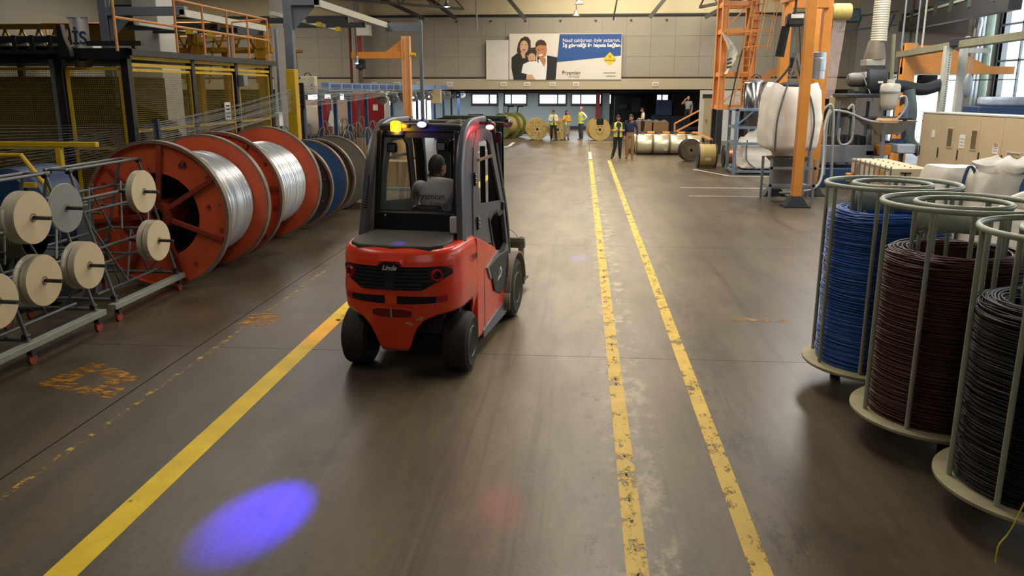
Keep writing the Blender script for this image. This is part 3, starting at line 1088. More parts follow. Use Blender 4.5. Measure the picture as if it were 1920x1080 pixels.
# seat, steering wheel, driver's platform
st = MB().bx(-0.24, 0.62, 1.0, 0.26, 1.1, 1.14).build('seat', M['soft'], FK, bevel=0.04)
MB().prism([(-0.22, 0.62, 1.1), (0.24, 0.62, 1.1), (0.24, 0.56, 1.45), (0.15, 0.55, 1.58), (-0.13, 0.55, 1.58), (-0.22, 0.56, 1.45)], (0, 0.09, 0.02)).build('seat_back', M['black'], st, bevel=0.03)
MB().bx(-0.3, 0.5, 0.6, 0.32, 1.05, 1.0).build('seat_base', M['soft'], FK, bevel=0.02)
b = MB().tube([Vector((0.0, 1.45, 1.42)) + Matrix.Rotation(R(35), 3, 'X') @ (p_ - Vector((0, 0, 0))) for p_ in circle((0, 0, 0), 0.17, 28)], 0.014, 8, True)
sw = b.build('steering_wheel', M['black'], FK)
MB().cyl((0, 1.44, 1.42), (0, 1.62, 1.1), 0.03, n=10).build('steering_column', M['black'], FK)
for k in range(3):
    w_ = 2 * pi * k / 3 + 0.5
    MB().bar(Vector((0, 1.45, 1.42)), Vector((0, 1.45, 1.42)) + Matrix.Rotation(R(35), 3, 'X') @ Vector((0.165 * math.cos(w_), 0.165 * math.sin(w_), 0)), 0.02, 0.01).build('spoke', M['black'], sw, smooth=False)

# beacon, blue and red warning lamps, work lamps, mirror, fan
bc = MB().lathe([(0.06, 2.32), (0.09, 2.34), (0.09, 2.375), (0.06, 2.38)], (-0.245, 0.42, 0), n=24).build('beacon_base', FGREY, FK)
MB().lathe([(0.052, 2.38), (0.055, 2.4), (0.052, 2.46), (0.035, 2.475), (0.0, 2.48)], (-0.245, 0.42, 0), n=24).build('beacon_lens', AMB, bc)
MB().box((-0.15, 0.44, 2.43), (0.07, 0.05, 0.05)).build('indicator', AMBD, FK, bevel=0.01)
bl = MB().lathe([(0.035, -0.05), (0.05, -0.03), (0.05, 0.03), (0.04, 0.035)], (0.05, 0.44, 2.45), 'Y', 20).build('blue_spot_lamp', M['black'], FK)
MB().ball((0.05, 0.385, 2.445), (0.05, 0.012, 0.03), 16, 10).build('lens', BLUL, bl)
rl = MB().lathe([(0.035, -0.03), (0.045, -0.02), (0.045, 0.06), (0.02, 0.08)], (0.62, 0.98, 2.41), 'Y', 16).build('red_side_lamp', M['black'], FK)
MB().ball((0.62, 0.94, 2.4), (0.045, 0.015, 0.026), 14, 8).build('lens', REDL, rl)
MB().bar((0.45, 1.0, 2.44), (0.62, 1.0, 2.44), 0.03).build('lamp_bracket', FDARK, FK, smooth=False)
for x in (-0.32, 0.22):
    h = MB().box((x, 0.5, 2.2 if x < 0 else 2.22), (0.11, 0.05, 0.1)).build('work_lamp', M['black'], FK, bevel=0.015)
    MB().box((x, 0.472, 2.2 if x < 0 else 2.22), (0.075, 0.006, 0.07)).build('lens', M['alu'], h, bevel=0.01)
MB().lathe([(0.0, -0.02), (0.08, -0.015), (0.085, 0.0), (0.07, 0.01), (0.0, 0.015)], (0.33, 0.62, 2.2), 'Y', 24).build('mirror', M['black'], FK)
f = MB().lathe([(0.045, -0.03), (0.05, 0), (0.045, 0.05), (0.03, 0.06)], (0.7, 1.45, 2.42), 'Y', 18).build('head_lamp', M['black'], FK)
MB().lathe([(0.046, -0.032), (0.02, -0.04), (0, -0.042)], (0.7, 1.45, 2.42), 'Y', 18).build('lens', M['chrome'], f)
MB().bar((0.45, 1.45, 2.42), (0.72, 1.47, 2.4), 0.06, 0.05).build('lamp_bracket', FDARK, FK, bevel=0.008)
MB().box((0.58, 1.5, 2.26), (0.07, 0.06, 0.12)).build('horn', M['black'], FK, bevel=0.02)


def lampspot(name, loc, tgt, power, col, size, blend, r=0.03):
    d = bpy.data.lights.new(name, 'SPOT')
    d.energy = power
    d.color = col
    d.spot_size = R(size)
    d.spot_blend = blend
    d.shadow_soft_size = r
    o_ = bpy.data.objects.new(name, d)
    COL.objects.link(o_)
    o_.parent = FK
    o_.location = loc
    o_.rotation_euler = (Vector(tgt) - Vector(loc)).to_track_quat('-Z', 'Y').to_euler()
    return o_


MW = Matrix.Rotation(R(8), 4, 'Z') @ Matrix.Translation((1.72, -7.93, 0))
lampspot('blue_beam', (0.07, 0.36, 2.43), MW @ Vector((-2.12, 4.8, 0)), 13000, (0.035, 0.018, 1.0), 10.2, 0.95)
lampspot('blue_stray', (0.07, 0.36, 2.4), (0.03, -0.36, 1.3), 90, (0.1, 0.05, 1.0), 8, 0.9)
lampspot('blue_beam_front', (0.62, 1.6, 2.45), MW @ Vector((-0.01, 13.6, 0)), 5000, (0.06, 0.035, 1.0), 4.5, 0.8)
lampspot('red_beam_right', (0.66, 0.93, 2.38), MW @ Vector((-0.5, 5.1, 0)), 26, (1.0, 0.03, 0.05), 6, 1.0)
lampspot('red_beam_left', (-0.62, 0.93, 2.38), MW @ Vector((-3.2, 9.1, 0)), 60, (1.0, 0.03, 0.05), 32, 1.0)

for nm_, loc_, e_, c_ in (('blue_glow', (0.05, 0.3, 2.42), 0.6, (0.05, 0.03, 1)), ('red_glow', (0.62, 0.88, 2.36), 3, (1, 0.04, 0.06)), ('amber_glow', (-0.2, 0.33, 2.4), 2.5, (1, 0.55, 0.05))):
    d_ = bpy.data.lights.new(nm_, 'POINT')
    d_.energy = e_
    d_.color = c_
    d_.shadow_soft_size = 0.03
    o_ = bpy.data.objects.new(nm_, d_)
    COL.objects.link(o_)
    o_.parent = FK
    o_.location = loc_


# wheels
def wheel(name, x, y, r, w, s_, ry=0.0):
    t = MB()
    t.lathe([(r * 0.52, -w / 2), (r * 0.74, -w / 2 - 0.004), (r * 0.8, -w / 2 - 0.012), (r * 0.86, -w / 2), (r * 0.95, -w / 2 + 0.012), (r, -w / 2 + 0.045), (r, w / 2 - 0.045), (r * 0.95, w / 2 - 0.012), (r * 0.86, w / 2), (r * 0.8, w / 2 + 0.012), (r * 0.74, w / 2 + 0.004), (r * 0.52, w / 2)], (0, 0, 0), 'X', 48)
    wo = t.build(name, TYRE, FK)
    wo.location = (x, y, r)
    wo.rotation_euler = (0, 0, ry)
    e = s_ * w / 2
    MB().lathe([(r * 0.54, e), (r * 0.5, e + s_ * 0.008), (r * 0.46, e - s_ * 0.02), (r * 0.4, e - s_ * 0.075), (r * 0.16, e - s_ * 0.07), (r * 0.15, e - s_ * 0.03), (0, e - s_ * 0.03)], (0, 0, 0), 'X', 36).build('rim', RIM, wo)
    for k in range(8):
        a = 2 * pi * k / 8
        MB().cyl((e - s_ * 0.08, r * 0.29 * math.cos(a), r * 0.29 * math.sin(a)), (e - s_ * 0.045, r * 0.29 * math.cos(a), r * 0.29 * math.sin(a)), r * 0.035, n=6).build('wheel_nut', RIM, wo)
    return wo


for s_ in (-1, 1):
    wheel('rear_wheel', s_ * 0.535, 0, 0.305, 0.25, s_, R(3))
    wheel('front_wheel', s_ * 0.535, 2.1, 0.37, 0.26, s_)
    # front mudguard
    b = MB()

    def fender(i, j, s_=s_):
        a = R(5) + R(175) * i
        return Vector((s_ * (0.36 + 0.32 * j), 2.1 + math.cos(a) * 0.46, 0.37 + math.sin(a) * 0.46))
    b.grid(fender, 18, 2)
    b.add([(s_ * 0.68, 1.64, 0.2), (s_ * 0.36, 1.64, 0.2), (s_ * 0.36, 1.64, 0.41), (s_ * 0.68, 1.64, 0.41)], [(0, 1, 2, 3)])
    fo = b.build('mudguard', FDUST, FK)
    m_ = fo.modifiers.new('thickness', 'SOLIDIFY')
    m_.thickness = 0.03
MB().bx(-0.42, -0.08, 0.22, 0.42, 0.1, 0.4).build('steer_axle', M['soft'], FK, bevel=0.02)
MB().bx(-0.42, -0.16, 0.4, 0.42, 0.3, 0.6).build('axle_housing', FDARK, FK, bevel=0.02)
# mast, carriage and forks in front of the cab
for s_ in (-1, 1):
    MB().ibeam((s_ * 0.33, 2.42, 0.1), (s_ * 0.33, 2.36, 2.44), 0.17, 0.16, 0.025, (0, 1, 0)).build('mast_channel', FDARK, FK)
    MB().cyl((s_ * 0.16, 2.4, 0.2), (s_ * 0.16, 2.36, 2.1), 0.035, n=12).build('lift_cylinder', M['dsteel'], FK)
    MB().prism([(s_ * 0.4 - 0.05, 2.66, 0.1), (s_ * 0.4 + 0.05, 2.66, 0.1), (s_ * 0.4 + 0.05, 2.66, 0.7), (s_ * 0.4 - 0.05, 2.66, 0.7)], (0, 0.05, 0)).build('fork_shank', M['dsteel'], FK, bevel=0.006)
    MB().prism([(s_ * 0.4 - 0.05, 2.66, 0.1), (s_ * 0.4 - 0.05, 2.66, 0.15), (s_ * 0.4 - 0.05, 3.85, 0.12), (s_ * 0.4 - 0.05, 3.85, 0.1)], (0.1, 0, 0)).build('fork', M['dsteel'], FK, bevel=0.004)
MB().bx(-0.34, 2.3, 2.4, 0.48, 2.4, 2.475).build('mast_crosshead', mat('mast_green', '4d5a4c', 0.5, 0, 0.1, 4), FK, bevel=0.01)
for z in (0.3, 0.78):
    MB().bx(-0.66, 2.56, z, 0.66, 2.62, z + 0.1).build('carriage_bar', FDUST, FK, bevel=0.008)
for x in (-0.64, 0.58):
    MB().bx(x, 2.54, 0.3, x + 0.06, 2.64, 0.92).build('carriage_post', FDUST, FK, bevel=0.008)
MB().bx(-0.66, 2.52, 0.86, 0.66, 2.6, 0.92).build('carriage_top', FDUST, FK, bevel=0.008)
MB().tube(spline([(0.36, 2.56, 0.92), (0.36, 2.56, 1.0), (0.48, 2.56, 1.02), (0.58, 2.56, 0.92)], 4), 0.008, 6).build('carriage_hose', M['white'], FK)
# ------------------------------------------------------------------ people
SKIN = mat('skin', 'b98566', 0.55, 0, 0.06, 8)
HAIRD = mat('dark_hair', '1d1713', 0.6, 0, 0.2, 30)
HAIRG = mat('greying_hair', '3b332d', 0.6, 0, 0.35, 30)
VEST = mat('high_visibility_yellow', 'c8e02a', 0.6, 0, 0.05, 6, emit=0)
REFL = mat('reflective_band', 'c9cfc0', 0.35, 0.2, 0.05, 6)
SHOE = mat('dark_shoes', '1c1a19', 0.6, 0, 0.1, 8)


def cloth(n, h):
    return mat(n, h, 0.85, 0, 0.12, 7, 0.25, 18)


BONES = [('pelvis', 'waist', 'low'), ('waist', 'chest', 'top'), ('chest', 'nb', 'top'), ('nb', 'neck', 'skin'),
         ('chest', 'shL', 'top'), ('shL', 'elL', 'top'), ('elL', 'wrL', 'fore'), ('wrL', 'haL', 'skin'),
         ('chest', 'shR', 'top'), ('shR', 'elR', 'top'), ('elR', 'wrR', 'fore'), ('wrR', 'haR', 'skin'),
         ('pelvis', 'hiL', 'low'), ('hiL', 'knL', 'low'), ('knL', 'anL', 'low'), ('anL', 'toL', 'shoe'),
         ('pelvis', 'hiR', 'low'), ('hiR', 'knR', 'low'), ('knR', 'anR', 'low'), ('anR', 'toR', 'shoe')]
RAD = dict(pelvis=(.15, .115), waist=(.145, .105), chest=(.17, .12), nb=(.075, .07), neck=(.055, .055), sh=(.072, .07), el=(.056, .054), wr=(.036, .033), ha=(.036, .024), hi=(.11, .11), kn=(.08, .08), an=(.06, .062), to=(.042, .035))
STAND = dict(pelvis=(0, 0, .96), waist=(0, .005, 1.1), chest=(0, 0, 1.3), nb=(0, -.012, 1.46), neck=(0, .005, 1.535), head=(0, .025, 1.64),
             shL=(-.185, -.005, 1.41), elL=(-.235, -.03, 1.13), wrL=(-.225, .04, .89), haL=(-.215, .06, .81),
             shR=(.185, -.005, 1.41), elR=(.235, -.03, 1.13), wrR=(.225, .04, .89), haR=(.215, .06, .81),
             hiL=(-.09, 0, .9), knL=(-.1, .02, .49), anL=(-.105, -.02, .085), toL=(-.125, .13, .04),
             hiR=(.09, 0, .9), knR=(.1, .02, .49), anR=(.105, -.02, .085), toR=(.125, .13, .04))


def person(label, loc, rz, h, cols, pose={}, face=0.0, nod=0.0, short=False, slim=1.0, hair='short', hairm=None, vest=None, fore=None, parent=None, extra=None, group=None):
    J = dict(STAND)
    J.update(pose)
    J.pop('sit', None)
    k = h / 1.75
    J = {a: Vector(p) * k for a, p in J.items()}
    t = thing('person', label, 'person', loc, rz, group)
    names = [n for n in J if n != 'head']
    ix = {n: i for i, n in enumerate(names)}
    me = bpy.data.meshes.new('body')
    me.from_pydata([J[n] for n in names], [(ix[a], ix[b]) for a, b, c in BONES], [])
    o = bpy.data.objects.new('body', me)
    COL.objects.link(o)
    sk = o.modifiers.new('skin', 'SKIN')
    sk.use_smooth_shade = True
    for n in names:
        v = me.skin_vertices[0].data[ix[n]]
        r = RAD.get(n) or RAD[n[:2]]
        s_ = slim if n in ('pelvis', 'waist', 'chest') else 1
        v.radius = (r[0] * k * s_, r[1] * k * s_)
        v.use_root = n == 'pelvis'
    sb = o.modifiers.new('subd', 'SUBSURF')
    sb.levels = sb.render_levels = 2
    dg = bpy.context.evaluated_depsgraph_get()
    dg.update()
    nm = bpy.data.meshes.new_from_object(o.evaluated_get(dg))
    bpy.data.objects.remove(o)
    # material per face from the nearest bone
    top, low, shoe = cols
    mats = [SKIN, top, low, shoe, fore or (SKIN if short else top)]
    code = dict(skin=0, top=1, low=2, shoe=3, fore=4)
    segs = [(J[a], J[b], code[c]) for a, b, c in BONES]
    mids = []
    vsx = [v.co.copy() for v in nm.vertices]
    fcs = [tuple(p.vertices) for p in nm.polygons]
    for p in nm.polygons:
        best = None
        c = p.center
        for a, b, cd in segs:
            d = b - a
            w = max(0, min(1, (c - a).dot(d) / max(d.length_squared, 1e-9)))
            e = (a + d * w - c).length
            if best is None or e < best[0]:
                best = (e, cd)
        cd = best[1]
        if cd == 2 and c.z > J['waist'].z - 0.06 * k and not pose.get('sit'):
            cd = 1
        mids.append(cd)
    bpy.data.meshes.remove(nm)
    mb = MB()
    mb.v = [tuple(v) for v in vsx]
    mb.f = fcs
    mb.mi = mids
    # head: skull, jaw, nose, ears, brow, eyes and mouth
    hp = J['head']
    Hm = Matrix.Translation(hp) @ Matrix.Rotation(face, 4, 'Z') @ Matrix.Rotation(-nod, 4, 'X')

    def add(tmp, mi):
        mb.cur = mi
        mb.add([Hm @ Vector(v_) for v_ in tmp.v], tmp.f)
    hd = MB()

    def skull(i, j):
        a = 2 * pi * i
        e = -pi / 2 + pi * j
        x, y, z = math.cos(e) * math.cos(a), math.cos(e) * math.sin(a), math.sin(e)
        w = 1.0 if z > -0.1 else 1.0 - 0.28 * (-z - 0.1)
        yy = y * 0.098 * (1.0 if y < 0 else 0.93) + (0.012 if z < -0.3 and y > 0 else 0)
        return Vector((x * 0.077 * w, yy - (0.012 if z > 0 else 0), z * 0.118)) * k
    hd.grid(skull, 20, 14)
    add(hd, 0)
    n = MB()
    n.add([Vector(p) * k for p in [(0, .1, .01), (-.016, .088, -.032), (.016, .088, -.032), (0, .113, -.026), (0, .085, .02)]], [(0, 3, 1), (0, 2, 3), (1, 3, 2), (0, 1, 4), (0, 4, 2)])
    add(n, 0)
    for s_ in (-1, 1):
        add(MB().ball(Vector((s_ * .076, -.008, -.01)) * k, (0.012 * k, 0.022 * k, 0.034 * k), 8, 6), 0)
        add(MB().ball(Vector((s_ * .03, .083, .012)) * k, (0.012 * k, 0.008 * k, 0.007 * k), 8, 5), 5)
        add(MB().box(Vector((s_ * .03, .087, .033)) * k, (0.03 * k, 0.008 * k, 0.006 * k)), 5)
    add(MB().box(Vector((0, .087, -.056)) * k, (0.04 * k, 0.01 * k, 0.007 * k)), 6)
    # hands: palm plus four unequal fingers and a thumb
    for sd, s_ in (('L', -1), ('R', 1)):
        w_, hh = J['wr' + sd], J['ha' + sd]
        d = (hh - w_).normalized()
        side = d.cross(Vector((0, 1, 0)) if abs(d.y) < 0.8 else Vector((0, 0, 1))).normalized()
        nr = side.cross(d).normalized()
        for q, ln in ((-1.5, .062), (-.5, .075), (.5, .07), (1.5, .055)):
            a = hh + side * q * 0.017 * k
            mb.cur = 0
            mb.tube([a - d * .01 * k, a + d * ln * .5 * k, a + d * ln * .9 * k + nr * .02 * k * s_], [.0095 * k, .009 * k, .007 * k], 6)
        a = w_ + (hh - w_) * .5 - side * .028 * k * s_
        mb.tube([a, a - side * .02 * k * s_ + d * .02 * k, a - side * .026 * k * s_ + d * .052 * k], [.012 * k, .0105 * k, .008 * k], 6)
    mb.build('body', mats + [M['ink'], mat('lips', '8a4a3e', 0.6, 0, 0.05, 8)], t, fix=True)
    # hair as a cap over the skull
    if hair != 'bald':
        hb = MB()

        def cap(i, j):
            a = 2 * pi * i
            front = math.sin(a)
            if hair == 'long':
                lo = 0.42 if front > 0.35 else -1.25
            else:
                lo = 0.5 if front > 0.35 else (-0.05 if front > -0.3 else -0.55)
            e = lo + (pi / 2 - lo) * j
            if e < -1.2:
                e = -1.2
            x, y, z = math.cos(e) * math.cos(a), math.cos(e) * math.sin(a), math.sin(e)
            if hair == 'long' and z < 0:
                x, y = math.cos(a) * 0.98, math.sin(a) * 0.98
                z *= 1.6
            return Vector((x * 0.083, y * 0.104 - 0.012, z * 0.127 + 0.002)) * k
        hb.grid(cap, 20, 8)
        ho = MB().add([Hm @ Vector(v_) for v_ in hb.v], hb.f).build('hair', hairm or HAIRD, t)
    if vest:
        vb = MB()
        lean = (J['nb'] - J['pelvis'])
        base = J['pelvis']
        rings = [(-0.07, .178, .14, 0), (0.02, .176, .138, 0), (0.06, .176, .138, 1), (0.12, .178, .138, 1), (0.125, .178, .138, 0), (0.26, .192, .142, 0), (0.265, .193, .142, 1), (0.315, .196, .142, 1), (0.32, .196, .142, 0), (0.42, .2, .13, 0), (0.475, .17, .105, 0), (0.515, .105, .085, 0)]
        nn = 24
        tot = 0.5
        V = []
        for dz, rx, ry, mi in rings:
            c = base + lean * (dz / tot)
            for q in range(nn):
                a = 2 * pi * (q + .5) / nn + pi / 2
                V.append(c + Vector((rx * slim * math.cos(a), ry * slim * math.sin(a) + 0.005, 0)) * k)
        vb.v = [tuple(v_) for v_ in V]
        for i in range(len(rings) - 1):
            for q in range(nn):
                if vest == 'open' and q in (0, nn - 1):
                    continue
                if vest == 'open' and i > 7 and q in (1, nn - 2):
                    continue
                vb.f.append((i * nn + q, i * nn + (q + 1) % nn, (i + 1) * nn + (q + 1) % nn, (i + 1) * nn + q))
                vb.mi.append(1 if rings[i][3] else 0)
        vo = vb.build('safety_vest', [VEST, REFL], t, label='high visibility yellow vest with pale reflective bands')
    if extra:
        extra(t, J, k, Hm)
    return t


GSHIRT = cloth('grey_shirt', '8d9296')
NAVYT = cloth('navy_trousers', '20242f')
BLKT = cloth('black_trousers', '17181b')
GRYT = cloth('grey_trousers', '7d7f86')
TANT = cloth('tan_trousers', '8a6f4c')
WSH = cloth('white_shirt', 'd3d2cc')
BSW = cloth('dark_blue_sweater', '1f2a4c')
DKS = cloth('dark_shirt', '2b2a2a')
ORS = cloth('orange_top', 'd99a2e')
TANSH = cloth('tan_shoes', '7d5233')
POSE_WHEEL = dict(pelvis=(0, -.1, .28), waist=(0, -.13, .43), chest=(0, -.11, .72), nb=(0, -.09, .88), neck=(0, -.06, .915), head=(0.005, -.03, .99), sit=1,
                  shL=(-.2, -.1, .81), elL=(-.3, .06, .55), wrL=(-.15, .33, .56), haL=(-.12, .4, .57),
                  shR=(.2, -.1, .8), elR=(.33, .06, .53), wrR=(.22, .3, .54), haR=(.19, .37, .55),
                  hiL=(-.1, -.02, .27), knL=(-.13, .43, .3), anL=(-.13, .5, -.1), toL=(-.14, .64, -.14),
                  hiR=(.1, -.02, .27), knR=(.13, .43, .3), anR=(.13, .5, -.1), toR=(.14, .64, -.14))


def driver_extra(t, J, k, Hm):
    text('lettering', 'Prysmian', 0.098, M['ink'], t, (-0.03, -0.262, 0.745), (R(96), 0, R(-2)), 0.001)
    text('lettering', 'Group', 0.075, mat('shirt_grey_ink', '5f6468', 0.8, 0, 0.05, 4), t, (0.08, -0.264, 0.665), (R(96), 0, R(-2)), 0.001)
    MB().tube([(-0.19, -0.25, 0.62), (-0.1, -0.26, 0.612), (0.1, -0.262, 0.602)], [0.004, 0.011, 0.008], 6).build('printed_stripe', mat('lime_print', '9ab83a', 0.7, 0, 0.05, 4), t)


# the driver sits in the cab, turned with the truck
dl = Vector((-1.72, 7.93, 0)) + Matrix.Rotation(R(-8), 3, 'Z') @ Vector((0.07, 0.84, 0.99 - 0.045))
person('driver in a grey printed shirt seated at the forklift wheel, seen from behind', dl, R(-8), 1.83, (cloth('driver_shirt', 'c6c9ca'), NAVYT, SHOE), POSE_WHEEL, face=R(-28), hairm=HAIRG, extra=driver_extra)


def F(x, y):
    """Floor point under the photograph's point (x, y)."""
    dx, dy = x - 960.0, y - 540.0
    wx = 0.996485 * dx + 0.019953 * dy - 0.08136 * 1525
    wy = 0.083771 * dx - 0.23735 * dy + 0.967805 * 1525
    wz = -0.971219 * dy - 0.238188 * 1525
    s_ = -2.8 / wz
    return (wx * s_, wy * s_, 0)


FOLD = dict(elL=(-.25, .02, 1.15), wrL=(-.1, .2, 1.13), haL=(-.04, .23, 1.15), elR=(.25, .02, 1.15), wrR=(.1, .2, 1.13), haR=(.05, .24, 1.14))
CHIN = dict(elL=(-.23, .04, 1.14), wrL=(.03, .2, 1.16), haL=(.1, .2, 1.17), elR=(.22, .1, 1.17), wrR=(.1, .17, 1.38), haR=(.06, .16, 1.46))
HIPS = dict(elL=(-.4, -.1, 1.2), wrL=(-.22, .0, 1.05), haL=(-.16, .05, 1.02), elR=(.38, -.1, 1.2), wrR=(.22, .0, 1.05), haR=(.16, .05, 1.02))


def tie(t, J, k, Hm):
    MB().prism([Vector(p_) * k for p_ in [(-.014, .118, 1.44), (.014, .118, 1.44), (.03, .156, 1.12), (0, .158, 1.06), (-.03, .156, 1.12)]], (0, 0.012, 0)).build('necktie', M['ink'], t)


def phone(t, J, k, Hm):
    p_ = (J['haL'] + J['haR']) / 2
    MB().box(p_ + Vector((0, .03, .02)), (0.09, 0.11, 0.012)).build('phone', M['black'], t, bevel=0.004)


person('man in white shirt, dark tie and open yellow vest before the wooden drums', F(1037, 264), R(188), 1.68, (WSH, BLKT, SHOE), {**FOLD, 'anL': (-.17, .1, .085), 'toL': (-.2, .24, .04), 'knL': (-.14, .08, .49), 'head': (0, .05, 1.63)}, nod=R(28), vest='open', hairm=HAIRG, extra=tie)
person('woman in orange top and yellow vest with grey trousers, hand at her chin', F(1062, 263), R(200), 1.62, (ORS, GRYT, SHOE), CHIN, face=R(50), hair='long', vest='open', slim=.86)
person('man in white shirt and yellow vest with hands on hips beside the black-marked drum', F(1089, 264), R(120), 1.84, (WSH, cloth('slate_trousers', '36404c'), TANSH), HIPS, vest='closed', hair='bald')
person('bearded man in dark shirt and yellow vest looking down at a phone', F(1157, 298), R(180), 1.75, (DKS, BLKT, SHOE), {**FOLD, 'anR': (.2, .05, .085), 'toR': (.24, .18, .04)}, nod=R(26), short=True, vest='open', extra=phone)
person('man in dark blue sweater and tan trousers standing beside the bearded man', F(1180, 298), R(165), 1.82, (BSW, TANT, TANSH), {'elR': (.27, -.02, 1.14), 'nb': (0.03, .06, 1.44), 'neck': (-.02, .1, 1.51), 'head': (-.05, .14, 1.6), 'elL': (-.27, -.02, 1.14), 'wrL': (-.3, .1, .92), 'haL': (-.3, .13, .84)}, nod=R(18), face=R(-25))
person('young man in white tee shirt standing behind the striped barrier', F(1204, 261), R(95), 1.74, (WSH, BLKT, SHOE), {**FOLD, 'head': (0, .05, 1.63)}, nod=R(18), short=True)
p7 = U(1291, 200, 49)
person('man in grey tee shirt on the stair landing holding a phone to his ear', (p7[0], 49.2, 0.62), R(170), 1.74, (GSHIRT, BLKT, SHOE), {'elR': (.36, .12, 1.3), 'wrR': (.2, .12, 1.52), 'haR': (.13, .09, 1.6)}, short=True, face=R(25), hair='bald')
# ------------------------------------------------------------------ left side: reels, racks, cage, wire line
SPR = mat('reel_orange_red', 'c4522a', 0.5, 0.0, 0.18, 2.2, 0.1, 30, wear='3a1a12', wear_at=0.62, wscale=3.5)
SPD = mat('reel_rust_red', '8a3219', 0.6, 0.05, 0.25, 3, wear='2f1710', wear_at=0.6, wscale=4)
SPRIM = mat('reel_rim_metal', '7a6a5c', 0.5, 0.3, 0.25, 6)
SPB = mat('reel_blue', '35557f', 0.55, 0, 0.15, 2.5, wear='23364d', wear_at=0.7)
SPG = mat('reel_grey', '6f6b61', 0.65, 0, 0.15, 2.5, wear='3c3932', wear_at=0.66)
SPW = mat('reel_wood_edge', '5a4a35', 0.75, 0, 0.3, 8)
BRIGHT = mat('silver_wire_winding', 'dadde0', 0.3, 0.65, 0.1, 3, stretch=(1, 22, 1))


def cable_reel(label, x, y0, y1, rad, fm, wire_r=None, hole=0.6, m_spoke=None, a0=83, nsp=7, facing=True, inner=None, rz=0.0, turns=78, digits=None):
    t = thing('cable_reel', label, 'cable reel', (x, y0, rad), rz)
    L = y1 - y0
    th = 0.045
    n = 72
    for k, (a, s_) in enumerate([(0, -1), (L, 1)]):
        b = MB()
        # annular disc with a channel rim turned outward
        pr = [(rad * hole, a - th / 2), (rad - 0.05, a - th / 2), (rad - 0.045, a - th / 2 + s_ * 0.05 - (th / 2 if s_ > 0 else -th / 2) * 0), (rad - 0.012, a + s_ * 0.07), (rad, a + s_ * 0.06), (rad, a + th / 2 * -s_), (rad - 0.03, a - s_ * th / 2), (rad * hole, a + th / 2 * (-s_))]
        pr = [(rad * hole, a + s_ * th / 2), (rad - 0.05, a + s_ * th / 2), (rad - 0.045, a + s_ * 0.075), (rad, a + s_ * 0.075), (rad, a - s_ * th / 2), (rad * hole, a - s_ * th / 2)]
        b.lathe(pr, (0, 0, 0), 'Y', n, close=True)
        f_ = b.build('flange', (inner or fm) if k else fm, t)
        MB().lathe([(rad - 0.04, a + s_ * 0.078), (rad + 0.004, a + s_ * 0.078), (rad + 0.004, a - s_ * th * 0.6), (rad - 0.03, a - s_ * th * 0.6)], (0, 0, 0), 'Y', n, close=True).build('rim', SPRIM, f_)
        if m_spoke:
            for q in range(nsp):
                w = R(a0 + q * 360 / nsp)
                c, d = math.cos(w), math.sin(w)
                MB().bar((c * 0.2, a + s_ * 0.045, d * 0.2), (c * (rad - 0.06), a + s_ * 0.045, d * (rad - 0.06)), 0.07, 0.05, (0, 1, 0)).build('spoke', m_spoke, f_, bevel=0.006)
            if k == 0:
                for q, (ang, rr_) in enumerate([(60, .82), (35, .9), (-12, .88), (-55, .8), (150, .84), (200, .8), (10, .72)]):
                    c, d = math.cos(R(ang)) * rad * rr_, math.sin(R(ang)) * rad * rr_
                    MB().cyl((c, a - 0.045, d), (c, a - 0.02, d), 0.03, n=8).build('bolt', SPD, f_)
        else:
            for q in range(10):
                w = 2 * pi * q / 10 + 0.2
                MB().cyl((math.cos(w) * rad * .82, a + s_ * 0.03, math.sin(w) * rad * .82), (math.cos(w) * rad * .82, a + s_ * 0.05, math.sin(w) * rad * .82), 0.022, n=6).build('bolt', SPRIM, f_)
    MB().lathe([(rad * (hole + 0.03), 0.02), (rad * (hole + 0.03), L - 0.02), (rad * hole, L - 0.02), (rad * hole, 0.02)], (0, 0, 0), 'Y', 48, close=True).build('drum', inner or m_spoke or fm, t)
    MB().lathe([(0.2, -0.08), (0.2, L + 0.08), (0.09, L + 0.08), (0.09, -0.08)], (0, 0, 0), 'Y', 24, close=True).build('hub', m_spoke or M['dsteel'], t)
    MB().lathe([(rad * hole + 0.002, 0.5), (0.1, 0.55)], (0, 0, 0), 'Y', 36).build('recess_shade', M['soft'], t)  # black disc standing in for the shade deep inside the hole
    if wire_r:
        b = MB()
        pr = []
        for q in range(turns):
            y = 0.05 + (L - 0.1) * q / (turns - 1)
            dz = 0.006 * math.sin(q * 1.9) + 0.006 * math.sin(q * 0.37) * math.sin(q * 3.1)
            w = (L - 0.1) / turns
            pr += [(wire_r + dz - 0.006, y - w * 0.45), (wire_r + dz, y), (wire_r + dz - 0.006, y + w * 0.4)]
        b.lathe([(rad * hole, 0.05)] + pr + [(rad * hole, L - 0.05)], (0, 0, 0), 'Y', 72, close=True)
        b.build('wire_winding', BRIGHT, t, label='tightly wound bright metal wire')
    if digits:
        text('lettering', digits, 0.13, M['ink'], t, (0.42, -0.03, 0.7), (R(90), 0, 0), 0.002)
    return t


